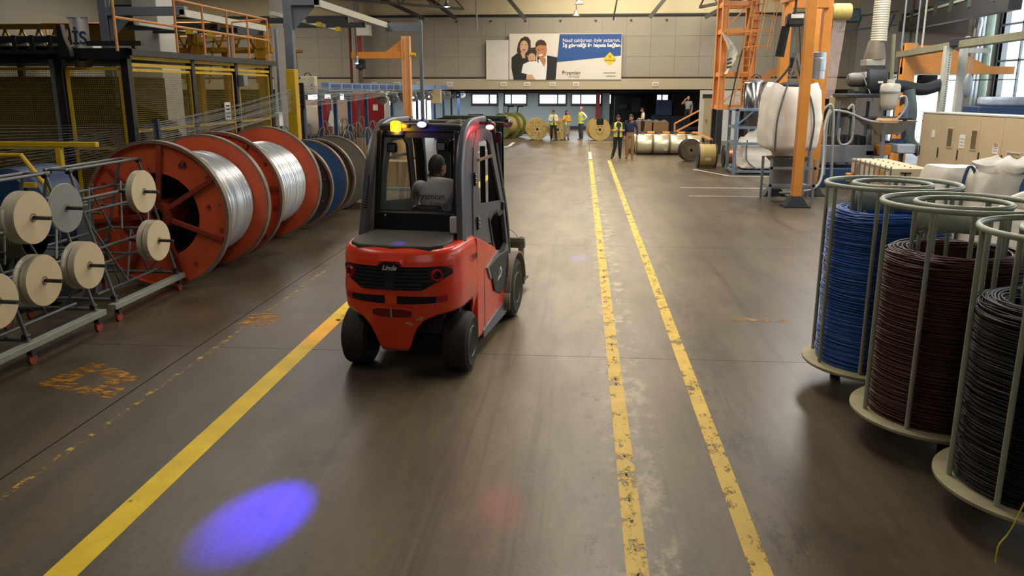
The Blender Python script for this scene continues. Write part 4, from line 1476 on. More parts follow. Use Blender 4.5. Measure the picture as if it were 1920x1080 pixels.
cable_reel('orange-red steel reel of bright wire with open spoked side, nearest the tape racks', -5.97, 11.05, 12.5, 1.05, SPR, 0.80, 0.57, SPD, 83, 7, inner=SPR, digits='68')
cable_reel('orange-red steel reel of bright wire, second in the row, before the blue reel', -5.97, 13.15, 15.1, 1.055, SPR, 0.78, 0.57, SPD, 60, 7, inner=SPR)
cable_reel('empty blue cable reel between the second red reel and the grey reel', -5.86, 16.15, 17.15, 0.87, mat('reel_dark', '3a3f48', 0.6, 0, 0.15, 3), None, 0.5, None, inner=SPB)
cable_reel('grey cable reel with wooden edge, last in the row behind the blue reel', -5.84, 17.75, 18.9, 0.865, SPW, None, 0.55, None, inner=SPG)
MB().bx(-6.5, 18.95, 0.0, -5.0, 19.6, 0.16).build('wooden_pallet', SPW)
tag(bpy.data.objects['wooden_pallet'], 'low wooden skid on the floor behind the grey cable reel', 'pallet')

# ---- tape rolls on tube racks
TUBE = mat('rack_tube', '6c6f6e', 0.4, 0.35, 0.12, 6)
CLAMP = mat('rack_clamp', '2a2b2e', 0.5, 0.1, 0.15, 8)
BASEB = mat('rack_base_beam', '8f9186', 0.55, 0.1, 0.12, 4)
TAPE = mat('cream_tape_face', 'd6c39e', 0.55, 0, 0.05, 3)
TAPES = mat('tape_edge_film', 'b8b09a', 0.28, 0.1, 0.2, 3, stretch=(30, 1, 1))
TAPEG = mat('grey_tape_face', '8d918c', 0.55, 0, 0.05, 3)
TAPEO = mat('olive_tape_side', '6d6a4e', 0.4, 0, 0.12, 3)


def tape_rack(label, y0, y1, xf=-5.72):
    t = thing('tape_rack', label, 'rack', (xf, (y0 + y1) / 2, 0))
    h0, h1 = -(y1 - y0) / 2, (y1 - y0) / 2
    xb, xm = -1.05, -0.52

    def tube(p, q, r=0.019, name='tube'):
        return MB().cyl(p, q, r, n=10).build(name, TUBE, t)
    # base: beams along the aisle, cross tubes
    MB().bx(0.0, h0, 0.17, 0.1, h1, 0.24).build('base_beam', BASEB, t, bevel=0.006)
    MB().bx(xb - 0.1, h0, 0.17, xb, h1, 0.24).build('base_beam', BASEB, t, bevel=0.006)
    ends = [h0 + 0.12, h1 - 0.12] + ([0.0] if y1 - y0 > 2 else [])
    for y in ends:
        tube((0.05, y, 0.27), (xb - 0.05, y, 0.27), 0.024, 'cross_tube')
        tube((0.03, y, 0.27), (-0.36, y, 1.86), 0.021, 'upright')
        tube((xb - 0.03, y, 0.27), (-0.62, y, 1.86), 0.021, 'upright')
        tube((-0.13, y, 0.9), (-0.87, y, 0.9), 0.017, 'cross_tube')
        tube((-0.27, y, 1.5), (-0.73, y, 1.5), 0.017, 'cross_tube')
        tube((-0.04, y, 0.62), (-0.38, y, 0.3), 0.015, 'brace')
        tube((-0.36, y, 1.86), (-0.62, y, 1.86), 0.017, 'cross_tube')
        for x, z in ((0.02, 0.3), (-0.36, 1.84), (-0.62, 1.84), (-0.13, 0.9), (-0.27, 1.5), (xb - 0.02, 0.3)):
            MB().cyl((x, y - 0.035, z), (x, y + 0.035, z), 0.034, n=10).build('clamp', CLAMP, t)
        for x in (0.05, xb - 0.05):
            c = MB().bx(x - 0.03, y - 0.035, 0.09, x + 0.03, y + 0.035, 0.17).build('caster', CLAMP, t, bevel=0.006)
            MB().cyl((x - 0.018, y, 0.06), (x + 0.018, y, 0.06), 0.06, n=16).build('caster_wheel', mat('caster_red', '8a3a2a', 0.6), c)
    for x, z in ((-0.36, 1.86), (-0.62, 1.86), (-0.27, 1.5), (-0.73, 1.5), (-0.13, 0.9), (-0.87, 0.9)):
        tube((x, h0 + 0.05, z), (x, h1 - 0.05, z), 0.019, 'rail')
    tube((-0.2, h0 + 0.12, 0.33), (-0.2, h1 - 0.12, 0.33), 0.018, 'rail')
    # diagonal braces along the front and in the middle plane
    for f_ in (0.3, 0.7):
        y = h0 + (h1 - h0) * f_
        tube((-0.3, y - 0.28, 0.3), (-0.33, y, 0.95), 0.014, 'brace')
        tube((-0.3, y + 0.28, 0.3), (-0.33, y, 0.95), 0.014, 'brace')
        tube((-0.3, y - 0.26, 1.0), (-0.4, y, 1.6), 0.013, 'brace')
        tube((-0.3, y + 0.26, 1.0), (-0.4, y, 1.6), 0.013, 'brace')
        tube((xb + 0.1, y, 0.25), (-0.8, y, 1.55), 0.015, 'brace')
        tube((-0.27, y, 1.28), (-0.73, y, 1.28), 0.015, 'cross_tube')
        tube((-0.13, y, 0.62), (-0.87, y, 0.62), 0.015, 'cross_tube')
    for z, x in ((1.35, -0.23), (0.72, -0.09), (1.35, -0.75), (0.72, -0.92)):
        tube((x, h0 + 0.12, z), (x, h1 - 0.12, z), 0.016, 'rail')
    tube((0.0, h0 + 0.5, 0.42), (-0.2, h0 + 0.15, 1.2), 0.014, 'brace')
    tube((-0.1, h1 - 0.5, 0.95), (-0.26, h1 - 0.14, 1.5), 0.014, 'brace')
    return t


tape_rack('nearer grey tube rack on red casters, holding rolls of cream tape', 6.3, 8.95)
tape_rack('farther grey tube rack on red casters, standing before the first red reel', 9.15, 10.95)


def tape_roll(label, y, z, x=-5.42, w=0.14, r=0.265, m=TAPE, lab=None, discs=1, group='rolls of tape on the tube racks'):
    t = thing('tape_roll', label, 'tape roll', (x, y, z), R(-4), group)
    b = MB()
    for k in range(discs):
        a0, a1 = -w + w / discs * k, -w + w / discs * (k + 1)
        b.lathe([(0.04, a0 + 0.003), (r - 0.01 - 0.004 * k % 2, a0 + 0.003), (r, a0 + 0.012), (r, a1 - 0.008), (r - 0.004, a1 - 0.003), (0.04, a1 - 0.003)], (0, 0, 0), 'X', 56, close=True)
    b.build('tape_body', TAPES, t)
    MB().lathe([(r - 0.006, 0.0), (0.045, 0.002)], (0, 0, 0), 'X', 56).build('face', m, t)
    MB().lathe([(0.046, 0.004), (0.03, 0.004), (0.03, -w - 0.006), (0.046, -w - 0.006)], (0, 0, 0), 'X', 24, close=True).build('core', mat('cardboard_core', '8a7a60', 0.8), t)
    MB().cyl((-w - 0.25, 0, 0.0), (0.2, 0, 0.0), 0.02, n=14).build('axle', CLAMP, t)
    if lab:
        MB().add([(-w + 0.03 + dx, (r + 0.002) * math.cos(a), (r + 0.002) * math.sin(a)) for a in [R(v) for v in lab] for dx in (0, 0.035)], [(2 * i, 2 * i + 1, 2 * i + 3, 2 * i + 2) for i in range(len(lab) - 1)]).build('sticker', M['label'], t)
    return t


tape_roll('cream tape roll with white sticker on its edge, upper row of the nearer rack', 7.6, 1.55, lab=[205, 195, 185, 175, 165, 155], w=0.16)
tape_roll('grey tape roll beside the upper cream roll of the nearer rack', 8.15, 1.57, m=TAPEG, w=0.03, r=0.262)
tape_roll('single narrow cream tape roll, upper row of the farther rack', 9.72, 1.55, w=0.09)
tape_roll('double cream tape roll, lower row of the farther rack', 9.95, 0.89, w=0.16, discs=2)
tape_roll('double cream tape roll, middle of the lower row of the nearer rack', 7.64, 0.9, w=0.16, discs=2, lab=[120, 135, 150, 165, 180])
tape_roll('cream tape roll next to the farther rack, lower row of the nearer rack', 8.42, 0.89, w=0.17, discs=2, lab=[130, 145, 160, 172])
tape_roll('cream tape roll cut by the picture edge, lower row of the nearer rack', 6.95, 0.86, w=0.15)
for lb, y, z in (('wide olive tape roll behind the racks, below the stickered cream roll', 7.9, 1.12), ('narrower olive tape roll behind the racks, below the grey roll', 8.75, 1.15)):
    t = thing('tape_roll', lb, 'tape roll', (-6.45, y, z), 0, 'rolls of tape on the tube racks')
    MB().lathe([(0.04, -0.2), (0.25, -0.2), (0.26, -0.19), (0.26, 0.19), (0.25, 0.2), (0.04, 0.2)], (0, 0, 0), 'X', 40, close=True).build('tape_body', TAPEO, t)
    MB().cyl((-0.3, 0, 0), (0.45, 0, 0), 0.02, n=10).build('axle', CLAMP, t)
    MB().lathe([(0.245, 0.203), (0.05, 0.203)], (0, 0, 0), 'X', 40).build('face', TAPEG, t)
# small bins and motor behind the racks
t = thing('machine_base', 'dark low machine base with pedestals behind the tape racks', 'machine', (-7.6, 8.6, 0))
MB().bx(-0.6, -2.2, 0.0, 0.5, 2.4, 0.12).build('plinth', M['dsteel'], t, bevel=0.01)
for k in range(6):
    MB().bx(-0.35, -2.0 + k * 0.72, 0.12, -0.2, -1.85 + k * 0.72, 0.95).build('pedestal', M['dsteel'], t, bevel=0.01)
    MB().bx(0.1, -2.0 + k * 0.72, 0.12, 0.25, -1.85 + k * 0.72, 0.8).build('pedestal', M['dsteel'], t, bevel=0.01)
MB().bx(-0.5, -2.1, 0.95, 0.0, 2.2, 1.05).build('table_top', M['dsteel'], t, bevel=0.01)
t = thing('motor_housing', 'blue gearbox housing under a yellow guard frame behind the racks', 'machine', (-8.1, 11.4, 0))
MB().bx(-0.55, -0.4, 0, 0.55, 0.4, 1.0).build('pedestal', M['navy'], t, bevel=0.02)
MB().lathe([(0.0, -0.55), (0.4, -0.55), (0.5, -0.45), (0.5, 0.45), (0.4, 0.55), (0, 0.55)], (0, 0, 1.2), 'Y', 32).build('housing', M['navy'], t)
for z in (1.45, 1.6):
    MB().bx(0.3, -0.62, z, 0.5, -0.56, z + 0.07).build('yellow_plate', M['yellow'], t, smooth=False)
g = MB()
g.tube([(-0.75, -0.6, 1.2), (-0.45, -0.6, 1.9), (0.35, -0.6, 1.9), (0.85, -0.6, 1.2)], 0.035, 8)
g.build('guard_frame', M['yellow'], t)
t = thing('guard_rail', 'yellow square-tube guard rail before the wire mesh cage', 'rail', (-9.2, 12.4, -0.08))
MB().bx(-3.2, -0.05, 1.98, 1.6, 0.05, 2.06).build('top_bar', M['yellow'], t, bevel=0.01)
for x in (-1.9, -0.5, 0.95):
    MB().bx(x - 0.045, -0.045, 0.08, x + 0.045, 0.045, 1.98).build('post', M['yellow'], t, bevel=0.01)
tag(MB().cyl((-7.9, 9.4, 0.0), (-7.9, 9.4, 0.95), 0.25, n=20).build('blue_drum', mat('bright_blue_plastic', '1c2f9a', 0.4)), 'bright blue plastic drum behind the tape racks', 'drum')
tag(MB().bx(-7.2, 9.6, 0.12, -6.7, 10.2, 0.75).build('storage_bin', mat('dark_bin', '1b2126', 0.6), bevel=0.02), 'dark storage bin on the floor behind the tape racks', 'bin')
tag(MB().bx(-6.95, 10.6, 0.0, -6.75, 10.72, 1.25).build('grey_plate', M['steel'], bevel=0.01), 'upright grey plate standing before the first red reel', 'plate')

# ---- wire mesh cage
CX, CY = -8.0, 14.2
cage = thing('mesh_cage', 'tall machine enclosure of yellow-framed wire mesh panels with black posts', 'enclosure', (CX, CY, 0))
MESHM = mat('mesh_wire', 'a8964a', 0.5, 0.2, 0.15, 5)


def mesh_panel(p0, p1, z0, z1, pitch=0.036, lean='X', mid=None, mname='wire_mesh'):
    """Yellow square-tube frame with welded wire mesh between p0 and p1 (local x, y)."""
    a, c = Vector((p0[0], p0[1], 0)), Vector((p1[0], p1[1], 0))
    fr = MB()
    up = Vector((0, 0, 1))
    nrm = (c - a).normalized().cross(up)
    for p_, q_ in ((a + up * z0, a + up * z1), (c + up * z0, c + up * z1)):
        fr.bar(p_, q_, 0.05, 0.05, nrm)
    for z in [z0 + 0.02, z1] + ([mid] if mid else []):
        fr.bar(a + up * z, c + up * z, 0.05, 0.05)
    f_ = fr.build('panel_frame', M['yellow'], cage, smooth=False)
    b = MB()
    L = (c - a).length
    d = (c - a) / L
    for i in range(1, int(L / pitch)):
        p_ = a + d * (i * pitch)
        b.tube([p_ + up * z0, p_ + up * z1], 0.0042, 3, caps=False)
    for i in range(1, int((z1 - z0) / pitch)):
        z = z0 + i * pitch
        b.tube([a + up * z + nrm * 0.004, c + up * z + nrm * 0.004], 0.0042, 3, caps=False)
    b.build(mname, MESHM, f_, smooth=False, stuff=True, fix=False)


for p0, p1 in (((-6.6, 0), (-3.45, 0)), ((-3.4, 0), (-1.35, 0)), ((-1.1, 0), (-0.12, 0))):
    mesh_panel(p0, p1, 0.25, 3.14, mid=1.75)
for p0, p1 in (((0, 0.12), (0, 2.35)), ((0, 2.5), (0, 4.4)), ((0, 4.75), (0, 6.6))):
    mesh_panel(p0, p1, 0.25, 3.12, mid=2.05)
for y0, y1 in ((0.1, 2.4), (2.5, 4.5), (4.6, 6.6)):
    for z in (3.18, 3.3):
        MB().bx(-0.03, y0, z, 0.05, y1, z + 0.06).build('yellow_bar', M['yellow'], cage, smooth=False)
for x, y in ((0, 0.0), (-1.22, 0), (-3.42, 0), (0, 2.42), (0, 4.57), (0, 6.7), (-6.65, 0), (-6.65, 6.7)):
    MB().bx(x - 0.07, y - 0.07, 0, x + 0.07, y + 0.07, 3.36).build('post', M['black'], cage, bevel=0.01)
MB().bar((-1.32, -0.1, 0.1), (-1.32, -0.1, 3.5), 0.05, 0.05, (0, 1, 0)).build('conduit', M['alu'], cage, smooth=False)
MB().bx(0.06, 3.75, 2.12, 0.075, 4.05, 2.5).build('notice_sheet', M['label'], cage, smooth=False)
for k in range(4):
    MB().bx(0.0755, 3.8, 2.17 + k * 0.08, 0.077, 4.0, 2.2 + k * 0.08).build('notice_line', M['ink'], cage, smooth=False)
MB().bx(0.06, 4.62, 2.85, 0.2, 4.85, 3.1).build('junction_box', M['steel'], cage, bevel=0.01)
t = thing('switch_box', 'small pale switch box on a post at the far end of the cage', 'box', (-7.9, 21.15, 1.9))
MB().box((0, 0, 0.12), (0.12, 0.26, 0.36)).build('case', M['white'], t, bevel=0.015)
MB().cyl((0, 0.2, -1.9), (0, 0.2, 2.4), 0.05, n=10).build('conduit', M['steel'], t)
# the reel lying inside the cage, seen through the mesh
t = thing('caged_drum', 'large dark brown drum turning behind the cage mesh', 'drum', (-9.6, 16.4, 1.25))
MB().lathe([(0.1, -0.7), (1.2, -0.7), (1.2, -0.6), (0.7, -0.6), (0.7, 0.6), (1.2, 0.6), (1.2, 0.7), (0.1, 0.7)], (0, 0, 0), 'Y', 40, close=True).build('drum_body', mat('dark_drum', '3a2620', 0.7), t)
MB().bx(-0.5, -0.9, -1.25, 0.5, 0.9, -0.9).build('cradle', M['dsteel'], t, bevel=0.02)
t = thing('cage_backing', 'added dark grey block behind the front mesh panels, darkening the view through them', 'machine', (-12.2, 17.2, 0))
MB().bx(-2.6, 0, 0, 2.2, 2.2, 3.05).build('housing', mat('cage_backing_grey', '4a4842', 0.6, 0, 0.15, 2), t, bevel=0.03)  # block added to darken what shows through the mesh
for k in range(5):
    MB().bx(-2.3 + k * 0.92, -0.04, 0.4, -1.55 + k * 0.92, 0.0, 2.7).build('panel', mat('cage_panel_grey', '565349', 0.6, 0, 0.15, 2) if k == 0 else bpy.data.materials['cage_panel_grey'], t, bevel=0.01)
tag(MB().bx(-11.4, 19.6, 0, -10.3, 20.4, 2.0).build('control_cabinet', M['steel'], bevel=0.02), 'grey control cabinet standing inside the mesh cage', 'cabinet')
# platform over the cage with an orange railing
pf = thing('platform', 'dark steel platform on top of the mesh cage', 'platform', (CX, CY, 3.36))
MB().bx(-7.0, -0.15, 0.0, 0.15, 6.8, 0.1).build('deck', M['dsteel'], pf, bevel=0.01)
MB().bx(-7.0, -0.2, -0.06, 0.2, -0.12, 0.12).build('fascia', M['black'], pf, smooth=False)
MB().bx(0.12, -0.2, 0.0, 0.2, 6.85, 0.11).build('fascia', M['dsteel'], pf, smooth=False)
rl_ = thing('platform_railing', 'orange pipe railing along the edge of the platform above the cage', 'railing', (CX + 0.1, CY, 3.42))
posts = [-0.65, 2.05, 3.25, 4.35, 5.4, 6.3, 6.65]
posts = [-0.4, 1.75, 2.95, 4.15, 5.3, 6.55]
for y in posts:
    MB().cyl((0, y, 0), (0, y, 1.05), 0.025, n=8).build('post', M['rail'], rl_)
for z in (0.55, 1.05):
    MB().cyl((0, posts[0], z), (0, posts[-1], z), 0.024, n=8).build('rail', M['rail'], rl_)
MB().cyl((-0.9, 6.55, 0), (-0.9, 6.55, 1.0), 0.025, n=8).build('post', M['rail'], rl_)
MB().cyl((-0.9, 6.55, 1.0), (0, 6.55, 1.05), 0.024, n=8).build('rail', M['rail'], rl_)
# cable chain on top of the cage
cc = thing('cable_chain', 'black ribbed cable chain lying across the cage roof', 'cable chain', (-8.72, 13.85, 3.37))
MB().bx(-4.6, -0.1, 0.12, -0.1, 0.3, 0.14).build('tray', M['black'], cc, smooth=False)
for z, h in ((0.0, 0.07), (0.2, 0.1)):
    MB().bx(-4.6, -0.15, z, -0.15, 0.1, z + h).build('chain_band', M['soft'], cc, bevel=0.01)
for k in range(14):
    MB().bx(-4.5 + k * 0.32, -0.17, 0.0, -4.42 + k * 0.32, 0.12, 0.31).build('chain_link', M['black'], cc, bevel=0.008)
MB().prism([(-0.16, -0.2, -0.05), (0.06, -0.2, -0.05), (0.06, -0.2, 0.05), (-0.02, -0.2, 0.25), (-0.05, -0.2, 0.48), (-0.13, -0.2, 0.48)], (0, 0.12, 0)).build('end_bracket', M['black'], cc, bevel=0.01)
MB().bx(0.0, 0.4, 0.16, 1.0, 0.5, 0.24).build('perforated_tray', M['dsteel'], cc, smooth=False)

# ---- grey portal frames over the aisle side
GP = mat('portal_grey', '6d747d', 0.45, 0.2, 0.1, 4)
PALE = mat('portal_pale', 'b9b8ae', 0.5, 0.1, 0.06, 3)


def portal(label, xs_, ya, yb, z, x_post, x_post2, yellow=None):
    t = thing('crane_portal', label, 'crane frame', (x_post, ya, 0))
    X = lambda v: v - x_post
    if yellow:
        MB().bx(-0.13, -0.13, 0, 0.13, 0.13, yellow).build('post_foot', M['yellow'], t, bevel=0.02, label='yellow painted lower post')
        MB().bx(-0.11, -0.11, yellow, 0.11, 0.11, z + 0.3).build('post', GP, t, bevel=0.01)
    else:
        MB().ibeam((0, 0, 0), (0, 0, z + 0.3), 0.22, 0.22, 0.02, (0, 1, 0)).build('post', GP, t, smooth=False)
    MB().bx(0.0, -0.1, z - 0.12, X(xs_) + 0.06, 0.1, z + 0.1).build('arm', GP, t, bevel=0.01)
    MB().prism([(0.1, 0, z - 0.12), (0.1, 0, z - 0.75), (0.75, 0, z - 0.12)], (0, 0.04, 0)).build('gusset', GP, t, smooth=False)
    MB().bx(X(xs_) - 0.08, -0.1, z - 0.16, X(xs_) + 0.08, yb - ya, z + 0.02).build('runway_beam', PALE, t, smooth=False)
    MB().bx(X(x_post2) - 0.06, yb - ya - 0.06, 0, X(x_post2) + 0.06, yb - ya + 0.06, z + 0.1).build('far_post', GP, t, bevel=0.01)
    a, c = sorted((X(xs_), X(x_post2)))
    MB().bx(a, yb - ya - 0.08, z - 0.28, c, yb - ya + 0.08, z + 0.02).build('arm', GP, t, smooth=False)
    for f in (0.35, 0.6):
        y = (yb - ya) * f
        MB().bx(X(xs_) - 2.6, y - 0.08, z - 0.35, X(xs_) + 0.05, y + 0.08, z - 0.2).build('cross_beam', M['dsteel'], t, smooth=False)
        MB().bx(X(xs_) - 0.9, y - 0.1, z - 0.46, X(xs_) - 0.75, y + 0.1, z - 0.33).build('end_stop', M['yellow'], t, smooth=False)
    MB().bx(X(xs_) - 1.3, -0.1, z - 0.36, X(xs_) - 1.2, (yb - ya) * .75, z - 0.26).build('runway_beam', PALE, t, smooth=False)
    return t


portal('grey crane frame on a yellow-footed post beside the cage', -6.95, 22.0, 29.6, 5.03, U(547, 130, 22)[0], -5.72, 3.3)
portal('grey crane frame standing behind the cage with a triangular gusset', U(345, 20, 21.5)[0], 21.5, 27.0, U(345, 20, 21.5)[1], U(199, 50, 21.5)[0], U(199, 50, 21.5)[0] + 1.0)

# ---- yellow lattice gantry far behind the cage, with flag
yg = thing('lattice_gantry', 'yellow lattice gantry machine far behind the cage', 'gantry', (-19, 33, 0))
OR2 = mat('gantry_amber', '9c7420', 0.5, 0.05, 0.15, 3)
for z in (4.2, 5.15):
    MB().bx(-6.5, -0.15, z, 6.6, 0.15, z + 0.2).build('chord', OR2, yg, smooth=False)
for k in range(18):
    x = -6.4 + k * 0.72
    MB().bar((x, 0, 4.4), (x + 0.36, 0, 5.15), 0.07).build('lattice_bar', OR2, yg, smooth=False)
    MB().bar((x + 0.36, 0, 5.15), (x + 0.72, 0, 4.4), 0.07).build('lattice_bar', OR2, yg, smooth=False)
for x in (-6.4, -2.2, 1.6, 3.4, 6.2):
    MB().bx(x - 0.2, -0.2, 0, x + 0.2, 0.2, 5.2).build('post', OR2, yg, smooth=False)
for k in range(5):
    MB().bar((2.0, -0.3, 3.2 + k * 0.4), (6.4, -0.3, 3.6 + k * 0.4), 0.06).build('lattice_bar', OR2, yg, smooth=False)
    MB().bar((2.0 + k, -0.3, 3.0), (2.8 + k * 0.8, -0.3, 5.0), 0.06).build('lattice_bar', OR2, yg, smooth=False)
MB().bx(0.0, -0.8, 5.3, 1.9, 0.4, 6.0).build('drive_unit', mat('dark_green_motor', '3d4430', 0.6), yg, bevel=0.03)
MB().bx(-1.6, -0.5, 4.5, 2.6, 0.3, 5.2).build('trolley', mat('trolley_amber', '7d5c18', 0.6), yg, bevel=0.03)
t = thing('overhead_walkway', 'orange railed walkway high in the far left hall', 'walkway', (-22, 38, 4.4))
MB().bx(-3, -0.5, 0, 9, 0.5, 0.12).build('deck', mat('walkway_amber', '8a5a1c', 0.6), t, smooth=False)
for k in range(9):
    MB().cyl((-2.8 + k * 1.4, -0.5, 0.12), (-2.8 + k * 1.4, -0.5, 1.3), 0.05, n=6).build('post', M['rail'], t)
for x in (-2.8, 1.5, 5.5, 8.8):
    MB().bx(x - 0.1, -0.3, -4.4, x + 0.1, -0.1, 0).build('support_post', bpy.data.materials['walkway_amber'], t, smooth=False)
for z in (0.7, 1.3):
    MB().cyl((-3, -0.5, z), (9, -0.5, z), 0.05, n=6).build('rail', M['rail'], t)
fx0, fz0 = U(125, 33, 16)
fg = thing('hanging_flag', 'white cloth banner with large dark blue letters hanging above the cage', 'banner', (fx0 + 0.22, 16, fz0 - 0.5))
b = MB()
b.grid(lambda i, j: Vector((-0.2 + 0.4 * i + 0.02 * math.sin(j * 3), 0.03 * math.sin(i * 9 + j * 2), 0.5 - 0.98 * j)), 10, 12)
b.build('cloth', mat('banner_cloth', 'cfc9c4', 0.8, 0, 0.04, 4), fg)
MB().cyl((-0.22, 0, 0.5), (0.22, 0, 0.5), 0.012, n=6).build('rod', M['steel'], fg)
text('lettering', 'İS', 0.34, mat('banner_ink', '1f3a56', 0.7, 0, 0.05, 3), fg, (0.02, -0.045, 0.1), (R(90), 0, 0), 0.002, bold=0.008)
for k in range(2):
    MB().bx(-0.05, -0.05, -0.24 - k * 0.08, 0.12, -0.047, -0.2 - k * 0.08).build('print_line', M['ink'], fg, smooth=False)
tag(MB().bx(U(150, 95, 17)[0], 17, U(150, 103, 17)[1], U(176, 95, 17)[0], 17.3, U(150, 84, 17)[1]).build('paper_stack', M['label'], bevel=0.01), 'pale carton lying on the cage roof under the banner', 'carton')

# ---- guide plates and strands of wire
gp = thing('wire_guide', 'dark blue upright guide plate where the wires leave the cage front', 'guide plate', (-7.75, 14.55, 1.75))
MB().bx(-0.05, -0.04, -0.05, 0.06, 0.04, 0.5).build('plate', mat('guide_blue', '22364a', 0.5), gp, bevel=0.008)
MB().bx(-0.03, -0.03, -1.75, 0.03, 0.03, -0.05).build('stand', M['dsteel'], gp, smooth=False)
ws = thing('wire_strands', 'fan of thin bright wires running low from the left to the blue guide plate', 'wires')
for k in range(24):
    a = Vector((-13.2 - 0.1 * (k % 5), 11.0 + 0.02 * k, 0.55 + k * 0.085))
    c = Vector((-7.74, 14.5, 1.78 + (k % 12) * 0.036))
    pts = [a.lerp(c, q / 8) - Vector((0, 0, 0.12 * math.sin(pi * q / 8))) for q in range(9)]
    MB().tube(pts, 0.004, 4, caps=False).build('strand', M['wire'], ws, fix=False)
gp2 = thing('wire_guide', 'black upright guide plate beside the yellow post where wires fan to the line', 'guide plate', (-7.75, 22.6, 0))
MB().bx(-0.07, -0.05, 2.25, 0.07, 0.05, 2.95).build('plate', M['soft'], gp2, bevel=0.008)
MB().bx(-0.04, -0.04, 0, 0.04, 0.04, 2.25).build('stand', M['dsteel'], gp2, smooth=False)
ws2 = thing('wire_strands', 'fan of thin wires spreading from the black guide plate along the blue line', 'wires')
for k in range(26):
    a = Vector((-7.7, 22.55, 2.3 + (k % 13) * 0.048))
    c = Vector((-8.15 + 0.05 * (k % 4), 26 + k * 0.85, 2.72 + 0.012 * (k % 7)))
    pts = [a.lerp(c, q / 8) - Vector((0, 0, 0.1 * math.sin(pi * q / 8))) for q in range(9)]
    MB().tube(pts, 0.006, 4, caps=False).build('strand', M['wire'], ws2, fix=False)
ws3 = thing('wire_strands', 'bundle of thin wires running past the cage side from one guide plate to the other', 'wires')
for k in range(26):
    a = Vector((-7.74, 14.6, 1.76 + (k % 13) * 0.036))
    c = Vector((-7.74, 22.5, 2.28 + (k % 13) * 0.048))
    pts = [a.lerp(c, q / 6) - Vector((0.012 * (k % 5), 0, (0.05 + 0.02 * (k % 4)) * math.sin(pi * q / 6))) for q in range(7)]
    MB().tube(pts, 0.0045, 4, caps=False).build('strand', M['wire'], ws3, fix=False)

# ---- blue wire line with posts and pulleys
bl_ = thing('wire_line_frame', 'long blue overhead wire line on blue posts with pulleys', 'frame', (-8.2, 24, 0))
MB().bx(-0.12, 2.2, 2.72, 0.12, 34, 2.98).build('top_beam', M['lblue'], bl_, smooth=False)
MB().bx(-0.16, -1.0, 2.62, 0.16, 34, 2.66).build('cable_tray', M['steel'], bl_, smooth=False)
for k in range(10):
    MB().bx(0.125, 2.5 + k * 1.3, 2.76, 0.14, 3.5 + k * 1.3, 2.94).build('tray_panel', M['blue'], bl_, smooth=False)
for y in (0.0, 1.6, 3.2, 4.9, 7.2, 11.5, 17, 22, 25, 28, 31):
    MB().bx(-0.06, y - 0.06, 0, 0.06, y + 0.06, 2.72).build('post', M['blue'], bl_, bevel=0.01)
pu = [(845, 182), (855, 184), (866, 183), (878, 182), (890, 183), (830, 184), (760, 180), (772, 182)]
for k in range(12):
    y = 9 + k * 2.05
    MB().bx(-0.05, y - 0.1, 2.45, 0.35, y + 0.1, 2.62).build('pulley_block', M['steel'], bl_, bevel=0.01)
    p_ = MB().lathe([(0.05, -0.03), (0.2, -0.03), (0.17, 0), (0.2, 0.03), (0.05, 0.03)], (0.2, y, 2.38), 'Y', 18, close=True).build('pulley', M['alu'], bl_)
t = thing('control_box', 'grey square control box mounted on the near end of the blue line', 'box', (-8.2, 25.0, 2.66))
MB().bx(-0.35, -0.12, 0, 0.1, 0.15, 0.5).build('case', M['cream'], t, bevel=0.02)
MB().tube(arc((-0.15, 0, 0.5), 0.1, 0, pi, 10, 'XZ'), 0.015, 6).build('conduit_loop', M['dsteel'], t)
MB().cyl((0.0, -0.13, 0.25), (0.0, -0.12, 0.25), 0.02, n=8).build('lock', M['dsteel'], t)
t = thing('control_box', 'upright pale control box hanging midway along the blue line', 'box', (-8.1, 45, 2.0))
MB().bx(-0.1, -0.2, 0, 0.45, 0.2, 0.75).build('case', M['beige'], t, bevel=0.02)
MB().bx(0.1, -0.05, 0.75, 0.18, 0.05, 1.0).build('bracket', M['steel'], t, smooth=False)

# ---- coil stands under the line: cardboard drums with wire hoops
KRAFT = mat('kraft_drum', 'a8864e', 0.75, 0, 0.1, 4)
HOOP = mat('dark_hoop_wire', '68635a', 0.5, 0.3, 0.15, 4)


def coil_stand(label, x, y, drum=True):
    t = thing('coil_stand', label, 'coil stand', (x, y, 0), random.uniform(0, 3), 'hooped coil stands under the blue line')
    if drum:
        d = MB().lathe([(0.26, 0.02), (0.27, 0.05), (0.27, 0.83), (0.255, 0.85), (0.24, 0.85), (0.24, 0.3), (0, 0.3)], n=24).build('drum', KRAFT, t)
        MB().lathe([(0.275, 0.02), (0.275, 0.06), (0.265, 0.06), (0.265, 0.02)], n=24, close=True).build('band', M['dsteel'], d)
    else:
        MB().lathe([(0.3, 0), (0.3, 0.04), (0.05, 0.06), (0.05, 0)], n=20, close=True).build('base_plate', M['dsteel'], t)
    for k in range(3):
        a = pi * k / 3
        pts = [Vector((math.cos(a) * 0.2, math.sin(a) * 0.2, 0.05))] + [Vector((math.cos(a) * 0.2 * math.cos(w), math.sin(a) * 0.2 * math.cos(w), 1.4 + 0.3 * math.sin(w))) for w in [pi * q / 10 for q in range(11)]] + [Vector((-math.cos(a) * 0.2, -math.sin(a) * 0.2, 0.05))]
        MB().tube(pts, 0.016, 6).build('hoop', HOOP, t)
    return t


